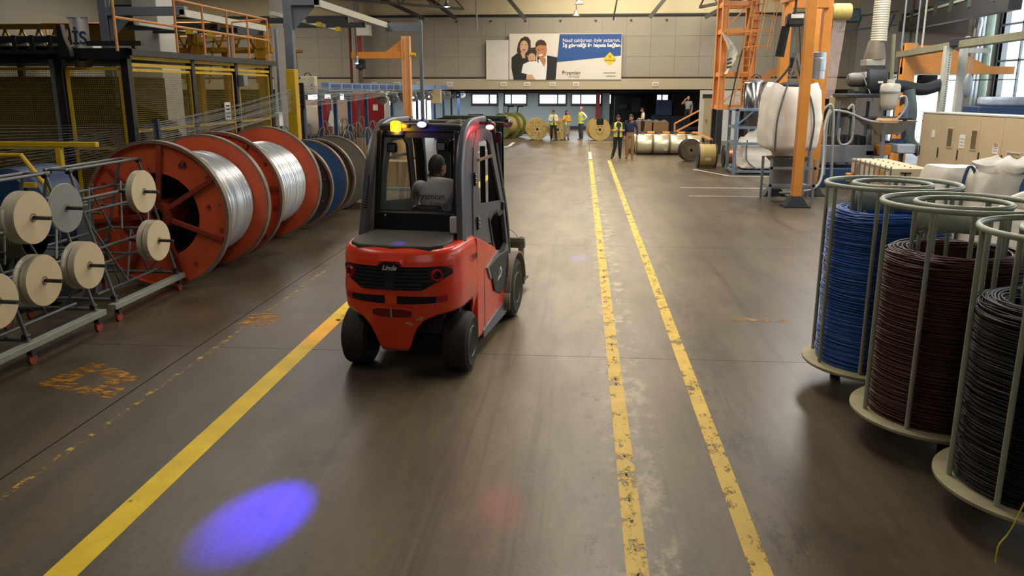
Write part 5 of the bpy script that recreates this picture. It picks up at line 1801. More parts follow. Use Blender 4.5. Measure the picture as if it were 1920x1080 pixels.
spots = [(-7.5, 23.6, 0), (-7.2, 25.3, 0), (-8.9, 24.2, 0), (-8.8, 26.0, 0), (-7.4, 26.9, 0), (-7.25, 28.4, 1), (-8.9, 28.2, 1), (-7.3, 30.0, 1), (-7.1, 31.8, 1), (-7.0, 33.6, 1), (-8.9, 30.6, 0), (-8.9, 33.0, 1), (-9.6, 25.0, 0), (-6.35, 21.9, 1), (-6.2, 23.6, 1)]
wh = ['beside the first blue post', 'past the second blue post', 'behind the first blue post', 'behind the second blue post', 'beside the third blue post', 'before the red cabinet', 'behind the fourth blue post', 'before the fifth blue post', 'past the fifth blue post', 'farthest down the blue line', 'behind the line, on a plate', 'farthest of those behind the line', 'nearest the yellow post', 'next to the grey cable reel', 'between the grey reel and the forklift']
for (x, y, d), w_ in zip(spots, wh):
    coil_stand(('kraft drum with dark wire hoops, ' if d else 'dark hooped coil stand, ') + w_, x, y, d)
t = thing('flat_trolley', 'low flat trolley carrying kraft cartons behind the forklift cab', 'trolley', (-4.9, 20.6, 0))
MB().bx(-0.9, -0.5, 0.3, 0.9, 0.5, 0.38).build('deck', M['steel'], t, bevel=0.01)
for x in (-0.75, 0.75):
    for y in (-0.4, 0.4):
        MB().cyl((x, y - 0.03, 0.12), (x, y + 0.03, 0.12), 0.12, n=14).build('wheel', M['soft'], t)
        MB().bx(x - 0.04, y - 0.05, 0.15, x + 0.04, y + 0.05, 0.3).build('fork_bracket', M['dsteel'], t, smooth=False)
for k, (x, y, s_) in enumerate([(-0.5, 0, 0.62), (0.3, 0.05, 0.7)]):
    c = thing('carton', ['kraft carton at the left of the flat trolley', 'larger kraft carton at the right of the flat trolley'][k], 'carton', (-4.9 + x, 20.6 + y, 0.38))
    MB().bx(-s_ / 2, -0.35, 0, s_ / 2, 0.35, s_ * 0.9).build('box', mat('kraft_card', '9b7f56', 0.8, 0, 0.08, 4), c, bevel=0.006)
    MB().bx(-0.03, -0.355, 0, 0.03, 0.355, s_ * 0.9 + 0.003).build('tape', mat('pack_tape', '7c6344', 0.5), c, smooth=False)
# ------------------------------------------------------------------ back of the hall
BY = 49.78
LETW = mat('print_white', 'eef0f2', 0.6, 0, 0.02, 2)


def bp(x, y, d=0.0):
    X, Z = U(950 + x / 8.727, 60 + y / 8.727, BY)
    return Vector((X - bx0, -d, Z - bz0))


bx0, bz0 = U(1060, 150, BY)
bb = thing('billboard', 'wide printed banner of a family and a blue field with white slogan on the wall', 'billboard', (bx0, BY, bz0))
MB().prism([bp(*p_) for p_ in [(42, 30), (1888, 22), (1872, 778), (42, 778)]], (0, 0.12, 0)).build('board', mat('print_paper', 'ded9d2', 0.6, 0, 0.02, 1), bb, smooth=False)


def pr(pts, m, d, name='print'):
    return MB().prism([bp(x, y, d) for x, y in pts], (0, 0.004, 0)).build(name, m, bb, smooth=False)


pr([(868, 36), (1884, 30), (1866, 388), (822, 495)], mat('print_blue', '1f4f96', 0.5, 0, 0.08, 0.6), 0.008, 'blue_field')
pskin = mat('print_skin', 'd3a888', 0.6, 0, 0.06, 3)
pskin2 = mat('print_skin_tan', 'b98158', 0.6, 0, 0.06, 3)
phair = mat('print_hair', '3a2a22', 0.6, 0, 0.2, 6)
pblk = mat('print_black', '1d1f22', 0.6, 0, 0.1, 2)
pred = mat('print_lips', 'a8504a', 0.6)


def el(cx, cy, rx, ry, n=22):
    return [(cx + rx * math.cos(2 * pi * i / n), cy + ry * math.sin(2 * pi * i / n)) for i in range(n)]


pr([(300, 72), (350, 85), (390, 140), (395, 260), (360, 330), (330, 400), (200, 400), (165, 320), (185, 200), (230, 110)], phair, 0.008)
pr([(160, 355), (200, 350), (250, 400), (330, 390), (370, 480), (330, 780), (115, 780), (80, 600), (80, 420)], pblk, 0.012)
pr([(225, 335), (300, 345), (305, 430), (260, 430)], pskin, 0.015)
pr(el(285, 245, 68, 105), pskin, 0.018)
pr([(250, 285), (315, 282), (300, 308), (265, 308)], pred, 0.021)
pr([(345, 470), (340, 330), (380, 260), (470, 250), (490, 330), (480, 480)], phair, 0.014)
pr(el(560, 225, 92, 100), phair, 0.012)
pr([(500, 400), (600, 400), (640, 380), (830, 415), (800, 780), (520, 780)], pblk, 0.014)
pr([(520, 455), (660, 380), (660, 560), (640, 780), (545, 780)], LETW, 0.017)
pr([(530, 430), (630, 420), (645, 470), (615, 575)], pskin2, 0.02)
pr([(480, 245), (540, 215), (650, 225), (660, 310), (635, 400), (580, 440), (530, 425), (490, 350)], pskin2, 0.023)
pr([(520, 372), (590, 362), (580, 392), (535, 396)], LETW, 0.026)
pr(el(412, 425, 62, 78), pskin, 0.026)
pr([(350, 400), (355, 340), (400, 300), (465, 310), (470, 370), (430, 345), (380, 355)], phair, 0.028)
pr([(385, 462), (440, 462), (425, 478), (398, 478)], pred, 0.029)
pr([(270, 530), (350, 490), (480, 480), (540, 520), (560, 780), (340, 780), (335, 690), (240, 670)], LETW, 0.03)
pr([(325, 700), (420, 700), (470, 780), (320, 780)], pskin, 0.033)
for cx, cy, rx, m_ in ((255, 205, 12, pblk), (318, 207, 12, pblk), (520, 292, 13, pblk), (590, 285, 13, pblk), (388, 410, 9, pblk), (440, 407, 9, pblk)):
    pr(el(cx, cy, rx, 6, 10), m_, 0.034)
pr([(1690, 330), (1792, 435), (1686, 548), (1582, 440)], mat('print_yellow', 'e8c62c', 0.5, 0, 0.03, 2), 0.012, 'yellow_sign')


def btext(s_, x, y, size, m, al='LEFT', bold=0.0):
    p_ = bp(x, y, 0.02)
    text('lettering', s_, size, m, bb, p_, (R(90), 0, 0), 0.002, align=al, bold=bold)


btext('Nasıl çalışırsan öyle yaşarsın.', 915, 140, 0.285, LETW)
btext('İş güvenliği ile hayata bağlan.', 915, 222, 0.285, LETW, bold=0.008)
btext('Prysmian', 905, 668, 0.3, pblk)
btext('Group', 1015, 722, 0.24, mat('print_grey', '9a9690', 0.6))
btext('İŞ', 1690, 405, 0.16, pblk, 'CENTER')
btext('GÜVENLİĞİ', 1690, 468, 0.12, pblk, 'CENTER')
for k, y in enumerate((668, 722)):
    pr([(1580 + 50 * k, y - 8), (1785, y - 8), (1785, y + 8), (1580 + 50 * k, y + 8)], bpy.data.materials['print_grey'], 0.012, 'print_line')
x0, z0 = U(911.5, 150, BY)
x1, z1 = U(953.5, 75, BY)
tag(MB().bx(x0, BY + 0.02, z0, x1, BY + 0.06, z1).build('white_board', M['white'], bevel=0.02), 'plain white board on the wall left of the family banner', 'board')
tx = ['left end of the band', 'second from the left, near the orange jib post', 'third plate, right of the orange jib post', 'fourth plate', 'under the white board', 'under the family banner at its left', 'under the family banner near its middle', 'under the middle right of the family banner', 'right of the family banner']
for k, x in enumerate([701, 745, 787, 843, 944, 988, 1036, 1080, 1229]):
    X, Z = U(x, 158, Y0 - 0.16)
    t = thing('number_plate', 'small white plate on the wall band, ' + tx[k], 'sign', (X, Y0 - 0.17, Z), 0, 'white plates along the wall band')
    MB().box((0, 0, 0), (0.38, 0.03, 0.24)).build('plate', M['label'], t, bevel=0.005)
    MB().box((0, -0.017, 0), (0.26, 0.004, 0.1)).build('print', mat('plate_print', 'a9a49a', 0.6), t, smooth=False)
X, Z = U(1619, 91, Y0 - 0.05)
t = thing('exit_sign', 'small green emergency exit sign on the back wall right of the tower', 'sign', (X, Y0 - 0.02, Z))
MB().box((0, 0, 0), (0.22, 0.05, 0.24)).build('plate', mat('exit_green', '2f9a52', 0.4, emit=0.6), t, smooth=False)
MB().prism([(-0.06, -0.03, -0.08), (0.0, -0.03, -0.02), (0.05, -0.03, -0.08), (0.07, -0.03, -0.06), (0.03, -0.03, 0.02), (0.05, -0.03, 0.06), (0.0, -0.03, 0.1), (-0.05, -0.03, 0.03)], (0, 0.004, 0)).build('figure', M['white'], t, smooth=False)

# hanging lamps
def bay_lamp(label, x, y, z, on=0.0, r=0.25):
    t = thing('bay_lamp', label, 'lamp', (x, y, z))
    MB().lathe([(0.05, 0.32), (0.09, 0.3), (0.1, 0.16), (r * .75, 0.08), (r, 0.0), (r - 0.02, 0.0), (0.08, 0.14), (0, 0.15)], n=24).build('shade', M['alu'], t)
    if on:
        MB().ball((0, 0, 0.03), (r * .7, r * .7, 0.05), 14, 7).build('bulb', mat('lit_bulb', 'fff2d8', 0.4, emit=on), t)
    MB().cyl((0, 0, 0.32), (0, 0, 9.2 - z), 0.02, n=6).build('hanging_rod', M['dsteel'], t)
    return t


X, Z = U(838, 13, 44)
bay_lamp('lit bell lamp hanging under the dark roof left of the banner', X, 44, Z, 30, 0.2)
X, Z = U(1080, 30, 47)
bay_lamp('lower of two unlit bell lamps hanging above the family banner', X, 47, Z, 0, 0.22)
X, Z = U(1082, 8, 46)
bay_lamp('upper of two unlit bell lamps hanging above the family banner', X + 0.1, 46, Z, 0, 0.26)
X, Z = U(1383, 7, 39)
bay_lamp('lit bell lamp glimpsed through the orange tower', X, 39, Z, 20, 0.28)
X, Z = U(894, 50, 48)
tag(MB().cyl((X, 48, Z - 0.2), (X, 48, 9.0), 0.05, n=8).build('drop_pipe', M['steel']), 'thin pipe dropping from the roof left of the white board', 'pipe')
X, Z = U(1150, 38, 48)
tag(MB().tube(spline([(X, 48, Z), (X + 0.1, 48, Z + .7), (X + .45, 48, 9.0)], 4), 0.05, 6).build('drop_cable', M['black']), 'black cable hanging from the roof over the family banner', 'cable')

# orange wall jib at the left
X, Z = U(761, 68, 36)
j = thing('jib_crane', 'orange jib crane with horizontal arm and triangular gusset at the left wall', 'crane', (X, 36, 0))
MB().ibeam((0, 0, 0), (0, 0, Z), 0.3, 0.36, 0.03, (1, 0, 0)).build('post', mat('jib_orange_lit', 'd6a06c', 0.45, 0, 0.08, 2), j, smooth=False)  # post paler than the arm: the light on it is in the colour
ax, az = U(660, 105, 36)
MB().bx(ax - X, -0.12, az - 0.12, -0.1, 0.12, az + 0.16).build('arm', M['orange'], j, bevel=0.01)
MB().prism([(-0.1, 0, az + 0.16), (-0.1, 0, az + 0.75), (-0.9, 0, az + 0.16)], (0, 0.05, 0)).build('gusset', M['orange'], j, smooth=False)
MB().cyl((0.1, 0, az + 0.05), (0.4, 0, az + 0.05), 0.08, n=10).build('stub', M['yellow'], j)
h = MB().bx(ax - X + 0.2, -0.2, az - 0.55, ax - X + 0.55, 0.2, az - 0.15).build('hoist', M['soft'], j, bevel=0.04)
MB().cyl((ax - X + 0.35, 0, az - 1.2), (ax - X + 0.35, 0, az - 0.5), 0.08, n=10).build('chain_bucket', mat('brown_bucket', '4d3a2e', 0.7), h)
X, Z = U(669, 119, 35.5)
bay_lamp('small lit work lamp hanging at the hoist of the left jib crane', X, 35.5, Z, 40, 0.1)
# red and pale risers by the far left wall
for nm, lb, a, c, m_, Y in (('riser_pipe', 'red vertical pipe on the back wall behind the left jib crane', 671, 679, M['red'], 48.0), ('riser_pipe', 'second slimmer dark red pipe left of the pale column', 655, 660, mat('dark_red', '5a1216', 0.5), 48.2)):
    x0, x1 = U(a, 100, Y)[0], U(c, 100, Y)[0]
    tag(MB().cyl(((x0 + x1) / 2, Y, 0.0), ((x0 + x1) / 2, Y, 6.3), (x1 - x0) / 2, n=12).build(nm, m_), lb, 'pipe')
x0, z0 = U(668, 67, 47)
tag(MB().bx(x0, 47, z0, x0 + 0.75, 47.6, z0 + 0.6).build('wall_unit', M['white'], bevel=0.03), 'pale wall unit high beside the red vertical pipe', 'wall unit')
# red machinery and pale screens at the far left
rm = thing('red_machine', 'red upright machine with white skirt at the far left behind the blue posts', 'machine', (U(690, 250, 42)[0], 42, 0))
for dx, w, h in ((-0.9, 0.35, 2.55), (-0.25, 1.25, 2.5), (-2.6, 0.5, 2.3)):
    MB().bx(dx, 0, 0.5, dx + w, 0.8, h).build('red_column', M['red'], rm, bevel=0.03)
MB().bx(-4.6, 0.0, 0.4, -3.4, 0.6, 1.7).build('red_rack', M['red'], rm, bevel=0.03)
MB().bx(0.9, -0.05, 0.4, 1.2, 0.05, 2.5).build('white_curtain', M['white'], rm, bevel=0.02)
MB().bx(-4.8, -0.2, 0, 1.2, 1.0, 0.45).build('base', M['dsteel'], rm, bevel=0.02)
MB().box((0.45, -0.02, 1.85), (0.25, 0.03, 0.3)).build('notice', M['label'], rm, smooth=False)
MB().prism([(-2.1, -0.1, 0.9), (-1.3, -0.1, 0.9), (-1.9, -0.1, 1.7)], (0, 0.4, 0)).build('white_cloth', M['white'], rm, smooth=False)
t = thing('room_divider', 'pale pinkish partition screen at the far left behind the blue posts', 'screen', (U(620, 250, 45)[0], 45, 0))
MB().bx(-1.6, 0, 0.1, 1.6, 0.1, 2.2).build('panel', mat('pinkish_screen', 'a8978a', 0.6), t, bevel=0.02)
for x in (-1.6, 1.5):
    MB().bx(x, -0.05, 0, x + 0.1, 0.15, 2.3).build('post', M['steel'], t, smooth=False)
t = thing('white_cabinet', 'white cabinet at the far left behind the yellow post', 'cabinet', (U(590, 250, 44)[0], 43, 0))
MB().bx(-0.9, 0, 0.05, 0.7, 0.7, 1.9).build('body', M['white'], t, bevel=0.03)
MB().bx(-0.1, -0.02, 0.1, -0.07, 0.02, 1.85).build('door_gap', M['dsteel'], t, smooth=False)
MB().bx(-0.85, 0.02, 0, 0.65, 0.65, 0.05).build('plinth', M['dsteel'], t, smooth=False)
t = thing('dark_cabinet', 'black tall cabinet standing before the bright doorway at the far left', 'cabinet', (U(713, 250, 54)[0], 53, 0))
MB().bx(-0.45, 0, 0.05, 0.85, 0.6, 1.75).build('body', M['black'], t, bevel=0.02)
MB().bx(0.18, -0.015, 0.1, 0.2, 0.0, 1.7).build('door_gap', M['steel'], t, smooth=False)
MB().bx(-0.4, 0.03, 0, 0.8, 0.55, 0.05).build('plinth', M['dsteel'], t, smooth=False)

# wooden cable drums
WOOD = mat('pale_drum_wood', 'b09a5c', 0.65, 0, 0.12, 4, wear='6b5a30', wear_at=0.68)
WOODD = mat('drum_wood_dark', '9c8650', 0.7, 0, 0.15, 4)  # darker wood tone for some staves and the winding
GWOOD = mat('green_drum_wood', '76804a', 0.65, 0, 0.12, 4)


def wood_drum(label, x, y, r, L, rz=0, ms=(WOOD, WOODD), striped=True, cover=False):
    t = thing('wooden_drum', label, 'cable drum', (x, y, r), rz, 'wooden cable drums by the far wall')
    for k, a in enumerate((0.0, L)):
        f_ = MB().lathe([(0.12 * r, a - 0.03), (r, a - 0.03), (r, a + 0.03), (0.12 * r, a + 0.03)], (0, 0, 0), 'Y', 40, close=True).build('flange', ms[0], t)
        if k == 0:
            if striped:
                for rr in (0.62, 0.82, 0.97):
                    n = int(26 * rr)
                    for q in range(n):
                        a0, a1 = 2 * pi * (q + .08) / n, 2 * pi * (q + .92) / n
                        r0, r1 = r * (rr - 0.17), r * (rr - 0.02)
                        MB().prism([(r0 * math.cos(a0), -0.035, r0 * math.sin(a0)), (r1 * math.cos(a0), -0.035, r1 * math.sin(a0)), (r1 * math.cos(a1), -0.035, r1 * math.sin(a1)), (r0 * math.cos(a1), -0.035, r0 * math.sin(a1))], (0, -0.015, 0)).build('stave', ms[0] if (q + int(rr * 10)) % 3 else ms[1], f_, smooth=False)
            MB().lathe([(0.13 * r, -0.06), (0.42 * r, -0.06), (0.42 * r, -0.03), (0.13 * r, -0.03)], (0, 0, 0), 'Y', 24, close=True).build('hub_plate', ms[0], f_)
            for q in range(6):
                w = 2 * pi * q / 6
                MB().cyl((math.cos(w) * r * .32, -0.075, math.sin(w) * r * .32), (math.cos(w) * r * .32, -0.06, math.sin(w) * r * .32), 0.03, n=6).build('bolt', M['dsteel'], f_)
    MB().cyl((0, 0.02, 0), (0, L - 0.02, 0), r * 0.72, n=32).build('winding', ms[1], t)
    MB().lathe([(0.13 * r, -0.028), (0.0, -0.02)], (0, 0, 0), 'Y', 16).build('bore', M['soft'], t)
    if cover:
        MB().bx(-0.2, -0.06, r * 0.42, 0.2, 0.5, r * 1.02).build('black_wrap', M['soft'], t, bevel=0.04)
    return t


def drum_at(px, py, r, lb, **k):
    p_ = F(px, py)
    return wood_drum(lb, p_[0], p_[1] + 0.05, r, k.pop('L', 0.95), **k)


drum_at(1007, 263, 0.6, 'pale wooden drum with ringed staves, left of the man in the dark tie', rz=R(8))
drum_at(1046, 263, 0.58, 'pale wooden drum half hidden behind the man in the dark tie', rz=R(-4))
drum_at(1124, 264, 0.6, 'pale wooden drum with smooth face and black wrap at its top', rz=R(10), striped=False, cover=True)
for k, (x, y, lb) in enumerate([(949, 252, 'nearer of two green wooden drums beyond the forklift'), (960, 250, 'farther of two green wooden drums beyond the forklift')]):
    wood_drum(lb, U(x, 230, 47 + k)[0] - 0.3, 47 + k * 1.2, 0.72, 0.9, R(-35), (GWOOD, WOODD), False)
p_ = F(985, 250)
t = thing('drum_lifter', 'dark teal lifting arm on the floor between green and pale drums', 'lifter', (p_[0], 53, 0))
TEAL = mat('dark_teal', '2a3b44', 0.5)
MB().bar((-1.4, 0, 0.9), (0.9, 0, 0.35), 0.16, 0.22).build('arm', TEAL, t, bevel=0.01)
MB().bx(-0.4, -0.5, 0, 0.9, 0.5, 0.2).build('base', TEAL, t, bevel=0.02)
for x in (-1.2, -0.6):
    MB().bar((x, 0, 0.7), (x + 0.15, 0, 1.75), 0.07).build('mast', TEAL, t, smooth=False)
    MB().bx(x + 0.05, -0.1, 1.65, x + 0.5, 0.1, 1.78).build('handle', TEAL, t, smooth=False)
t = thing('floor_pump', 'small dark blue stand seen above the forklift roof', 'stand', (U(893, 230, 50)[0], 50, 0))
MB().cyl((0, 0, 0), (0, 0, 1.2), 0.06, n=10).build('post', TEAL, t)
MB().bx(-0.5, -0.08, 1.15, 0.45, 0.08, 1.3).build('head', TEAL, t, bevel=0.02)
MB().bx(-0.3, -0.3, 0, 0.3, 0.3, 0.08).build('base', TEAL, t, bevel=0.01)

# dark bay contents
t = thing('blue_machine', 'dark blue stepped machine housing inside the dark bay', 'machine', (U(1255, 250, 53)[0], 53, 0))
MB().bx(-1.05, 0, 0, 1.2, 1.5, 1.15).build('lower_housing', mat('deep_navy', '12243c', 0.5), t, bevel=0.03)
MB().bx(-0.8, 0.1, 1.15, 0.1, 1.3, 2.1).build('upper_housing', M['blue'], t, bevel=0.03)
MB().bx(0.2, 0.1, 1.15, 2.2, 1.4, 2.5).build('black_hood', M['soft'], t, bevel=0.03)
MB().bx(0.0, -0.02, 0.1, 0.03, 0.0, 1.1).build('door_gap', M['soft'], t, smooth=False)
cn = [('kraft carton stack', 'brown wrapped cartons stacked in the dark bay behind the young man', 0), ('kraft_carton', 'film-wrapped carton leaning on the stack in the dark bay', 1)]
for k, (dx, w, h, lb) in enumerate([(-0.25, 1.1, 0.75, 'large brown carton in the dark bay behind the young man'), (0.75, 1.0, 0.7, 'brown carton beside the dark blue machine')]):
    t = thing('carton', lb, 'carton', (U(1215, 250, 50)[0] + dx, 50.5, 0))
    MB().bx(-0.5, 0, 0.12, w - 0.5, 0.9, h + 0.12).build('box', mat('bay_card', '8a6c4c', 0.8, 0, 0.1, 4), t, bevel=0.01)
    MB().bx(-0.5, 0.02, 0, w - 0.5, 0.88, 0.12).build('skid', SPW, t, smooth=False)
    MB().grid(lambda i, j: Vector((-0.5 + w * i, 0.9 * j, h + 0.13 + 0.25 * math.sin(pi * i) * math.sin(pi * j) * (0.6 + 0.4 * math.sin(9 * i)))), 8, 6).build('film_wrap', mat('film', '8d8b88', 0.3, 0, 0.1, 6), t)
t = thing('tall_machine', 'black tall machine at the back of the dark bay', 'machine', (U(1180, 230, 55)[0], 55, 0))
MB().bx(-1.0, 0, 0, 1.6, 1.2, 2.3).build('body', M['soft'], t, bevel=0.03)
MB().bx(0.1, -0.02, 1.3, 0.7, 0.0, 2.2).build('panel', M['dsteel'], t, smooth=False)
MB().bx(-0.7, -0.02, 1.5, -0.2, 0.0, 1.8).build('panel', M['dsteel'], t, smooth=False)

# barrier with yellow bands behind the silver drums
t = thing('safety_barrier', 'black pipe barrier with yellow bands behind the silver drums', 'barrier', (0, 0, 0))
z = 0.8
pA, pB = (U(1192, 246, 38.6)[0], 38.6), (U(1306, 246, 38.6)[0], 38.6)
pC = (U(1334, 260, 33.5)[0], 33.5)
MB().cyl((pA[0], pA[1], z), (pB[0], pB[1], z), 0.07, n=10).build('rail', M['black'], t)
MB().cyl((pB[0], pB[1], z), (pC[0], pC[1], z), 0.07, n=10).build('rail', mat('barrier_orange', 'a8743a', 0.5), t)
for f_ in (0.25, 0.5, 0.75, 0.98):
    x = pA[0] + (pB[0] - pA[0]) * f_
    MB().cyl((x - 0.16, pA[1], z), (x + 0.16, pA[1], z), 0.076, n=10).build('yellow_band', M['orange'], t)
for x, y in ((pA[0], pA[1]), (pB[0], pB[1]), ((pA[0] + pB[0]) / 2, pA[1]), (pC[0], pC[1]), ((pB[0] + pC[0]) / 2, (pB[1] + pC[1]) / 2)):
    MB().cyl((x, y, 0), (x, y, z), 0.06, n=10).build('post', M['black'], t)
# stairs with orange handrail
sx, sy = U(1298, 250, 48)[0], 48.0
t = thing('stair_flight', 'short steel stair with orange handrails leading up at the dark bay', 'stairs', (sx, sy, 0))
MB().bx(-0.8, 0.6, 0.52, 0.9, 2.0, 0.6).build('landing', M['dsteel'], t, smooth=False)
for k in range(3):
    MB().bx(-0.9 - 0.0, 0.0 + k * 0.2, 0.14 + k * 0.17, 0.9, 0.2 + k * 0.2, 0.18 + k * 0.17).build('step', M['dsteel'], t, smooth=False)
MB().bx(-0.85, 0.55, 0, -0.75, 1.9, 0.52).build('support', M['dsteel'], t, smooth=False)
MB().bx(0.8, 0.55, 0, 0.9, 1.9, 0.52).build('support', M['dsteel'], t, smooth=False)
for y in (-0.1, 0.3):
    for (z0_, z1_) in ((0.5, 1.25), (0.0, 0.75)):
        MB().cyl((-1.0, y, z0_ + 0.35), (0.75, y, z1_ + 0.55), 0.035, n=8).build('handrail', M['rail'], t)
    MB().cyl((-1.0, y, 0.0), (-1.0, y, 0.85), 0.035, n=8).build('post', M['rail'], t)
# beige door leaf and white frame
dx0, dx1 = U(1318, 230, 46)[0], U(1347, 230, 46)[0]
w_ = struct(MB().bx(dx0 - 0.2, 46.1, 0, dx1 + 3.0, 46.3, 2.7).build('wall_cabin', M['white'], smooth=False))
d_ = struct(MB().bx(dx0, 46.0, 0.02, dx1, 46.08, 2.3).build('door_5', M['beige'], bevel=0.01))
MB().bx(dx0 - 0.08, 45.98, 2.3, dx1 + 0.08, 46.1, 2.5).build('lintel', M['dsteel'], d_, smooth=False)
MB().box((dx0 + 0.15, 45.97, 1.1), (0.05, 0.05, 0.2)).build('handle', M['steel'], d_, smooth=False)

# silver drums lying in two rows
SILV = mat('bright_foil_drum', 'd8d0b0', 0.32, 0.55, 0.05, 1.5)
SRIM = mat('drum_rim', '6a5e44', 0.5, 0.3, 0.15, 5)


def silver_drum(label, x, y, r=0.43, L=0.67, tagw=False):
    t = thing('silver_drum', label, 'drum', (x, y, r), 0, 'silver drums before the barrier')
    b = MB()
    b.lathe([(0.1, -L / 2), (r - 0.05, -L / 2), (r - 0.03, -L / 2 + 0.03), (r - 0.03, L / 2 - 0.03), (r - 0.05, L / 2), (0.1, L / 2)], (0, 0, 0), 'X', 48, close=True)
    b.build('shell', SILV, t)
    for s_ in (-1, 1):
        MB().lathe([(r - 0.1, s_ * L / 2 - 0.02), (r, s_ * L / 2 - 0.02), (r, s_ * L / 2 + 0.02), (r - 0.1, s_ * L / 2 + 0.02)], (0, 0, 0), 'X', 48, close=True).build('rim', SRIM, t)
    if tagw:
        MB().add([(0.12 + dx, -math.sin(a) * (r - 0.024), math.cos(a) * (r - 0.024)) for a in (R(112), R(120), R(128)) for dx in (0, .14)], [(0, 1, 3, 2), (2, 3, 5, 4)]).build('sticker', M['label'], t, smooth=False)
    return t


fy = 36.4
for k in range(4):
    silver_drum(['silver drum at the left end of the front row', 'silver drum with a white sticker, second in the front row', 'silver drum third in the front row', 'silver drum at the right end, behind the dark wheel reel'][k], U(1208, 290, 36)[0] + k * 0.715, fy, tagw=(k == 1))
for k in range(4):
    silver_drum(['silver drum behind the man in the blue sweater', 'silver drum second in the rear row', 'silver drum third in the rear row', 'silver drum at the right end of the rear row'][k], U(1193, 290, 36)[0] + k * 0.715, fy + 1.0)
p_ = F(1293, 302)
t = thing('dark_reel', 'dark round wooden reel leaning before the last silver drum', 'reel', (p_[0], p_[1], 0.43), R(14))
MB().lathe([(0.06, -0.12), (0.43, -0.12), (0.43, -0.07), (0.3, -0.07), (0.3, 0.2), (0.43, 0.2), (0.43, 0.25), (0.06, 0.25)], (0, 0, 0), 'Y', 28, close=True).build('reel_body', mat('dark_wood', '4a3a28', 0.75, 0, 0.3, 5), t)
MB().lathe([(0.41, -0.125), (0.44, -0.125), (0.44, -0.05), (0.41, -0.05)], (0, 0, 0), 'Y', 28, close=True).build('rim', M['dsteel'], t)
MB().lathe([(0.06, -0.13), (0.2, -0.13), (0.2, -0.12), (0.06, -0.12)], (0, 0, 0), 'Y', 20, close=True).build('hub_plate', SPW, t)
p_ = F(1325, 315)
for k, (dx, col, lb, L, r) in enumerate([(0.0, WOOD, 'pale wooden spool with a white label on the floor by the pallet frame', 0.62, 0.43), (0.95, mat('copper_winding', 'b8724a', 0.35, 0.5, 0.1, 4), 'spool of copper wire beside the pale wooden spool', 0.6, 0.4), (1.75, bpy.data.materials['copper_winding'], 'second spool of copper wire, behind the grey pallet frame', 0.6, 0.4)]):
    t = thing('wire_spool', lb, 'spool', (p_[0] + dx, p_[1] + 0.2 + k * 0.25, r))
    rr = r - (0.02 if k == 0 else 0.13)
    MB().lathe([(0.05, -L / 2 + 0.03), (rr, -L / 2 + 0.03), (rr, L / 2 - 0.03), (0.05, L / 2 - 0.03)], (0, 0, 0), 'X', 32, close=True).build('winding', col, t)
    for s_ in (-1, 1):
        MB().lathe([(0.05, s_ * L / 2 - 0.03), (r, s_ * L / 2 - 0.03), (r, s_ * L / 2 + 0.02), (0.05, s_ * L / 2 + 0.02)], (0, 0, 0), 'X', 32, close=True).build('flange', M['dsteel'], t)
    if k == 0:
        MB().add([(-0.1 + dx_, -math.sin(a) * (rr + .003), math.cos(a) * (rr + .003)) for a in (R(96), R(104), R(112)) for dx_ in (0, .2)], [(0, 1, 3, 2), (2, 3, 5, 4)]).build('sticker', M['label'], t, smooth=False)
# ------------------------------------------------------------------ right side
BAG = mat('woven_bag_white', 'e6e1d6', 0.8, 0, 0.05, 3, 0.25, 9)
STRAP = mat('bag_strap_blue', '3a5a86', 0.7, 0, 0.1, 6)
STRAPG = mat('bag_strap_grey', '55585a', 0.7, 0, 0.1, 6)
BFRAME = mat('blue_grey_frame', '6a7f92', 0.45, 0.1, 0.12, 3)
OLIVE = mat('duct_olive', '7f7c66', 0.5, 0.2, 0.12, 3)
PERF = mat('pale_profile', 'b5b3a6', 0.5, 0.2, 0.08, 3)
HOSE = mat('clear_hose', '8f918c', 0.25, 0, 0.1, 5)


def bag_mesh(w, d, h, z0=0.0, bulge=0.1, top=0.75, seed=0, rough_=0.02, peak=0.0):
    b = MB()

    def f(i, j):
        a = 2 * pi * i
        n = 7.0
        c, s_ = math.cos(a), math.sin(a)
        x = math.copysign(abs(c) ** (2 / n), c)
        y = math.copysign(abs(s_) ** (2 / n), s_)
        if j < 0.12:
            k = 0.6 + 0.4 * math.sqrt(max(0, 1 - (1 - j / 0.12) ** 2))
            z = z0 + h * j * 0.8
        elif j < 0.8:
            k = 1 + bulge * math.sin((j - 0.12) / 0.68 * pi)
            z = z0 + h * j * 1.05 - h * 0.03
        else:
            t_ = (j - 0.8) / 0.2
            k = 1 - (1 - top) * t_ ** 1.5 if top > 0.3 else (1 - t_ * (1 - top))
            z = z0 + h * (0.81 + 0.19 * t_ ** 0.8)
        p_ = Vector((x * w / 2 * k, y * d / 2 * k, z))
        nz = noise.noise(p_ * 3 + Vector((seed, 0, 0))) * rough_ * 2 + noise.noise(p_ * 9 + Vector((seed, 0, 0))) * rough_
        ck = abs(c * s_) * 2
        if j > 0.85 and top > 0.3:
            p_.z += peak * ck ** 2 * (j - 0.85) / 0.15
        return p_ + Vector((x, y, 0.3)) * nz
    b.grid(f, 48, 22)
    top_ring = [f(i / 48, 1.0) for i in range(48)]
    c = Vector((0, 0, z0 + h))
    b.add(top_ring + [c - Vector((0, 0, 0.06))], [(i, (i + 1) % 48, 48) for i in range(48)])
    return b


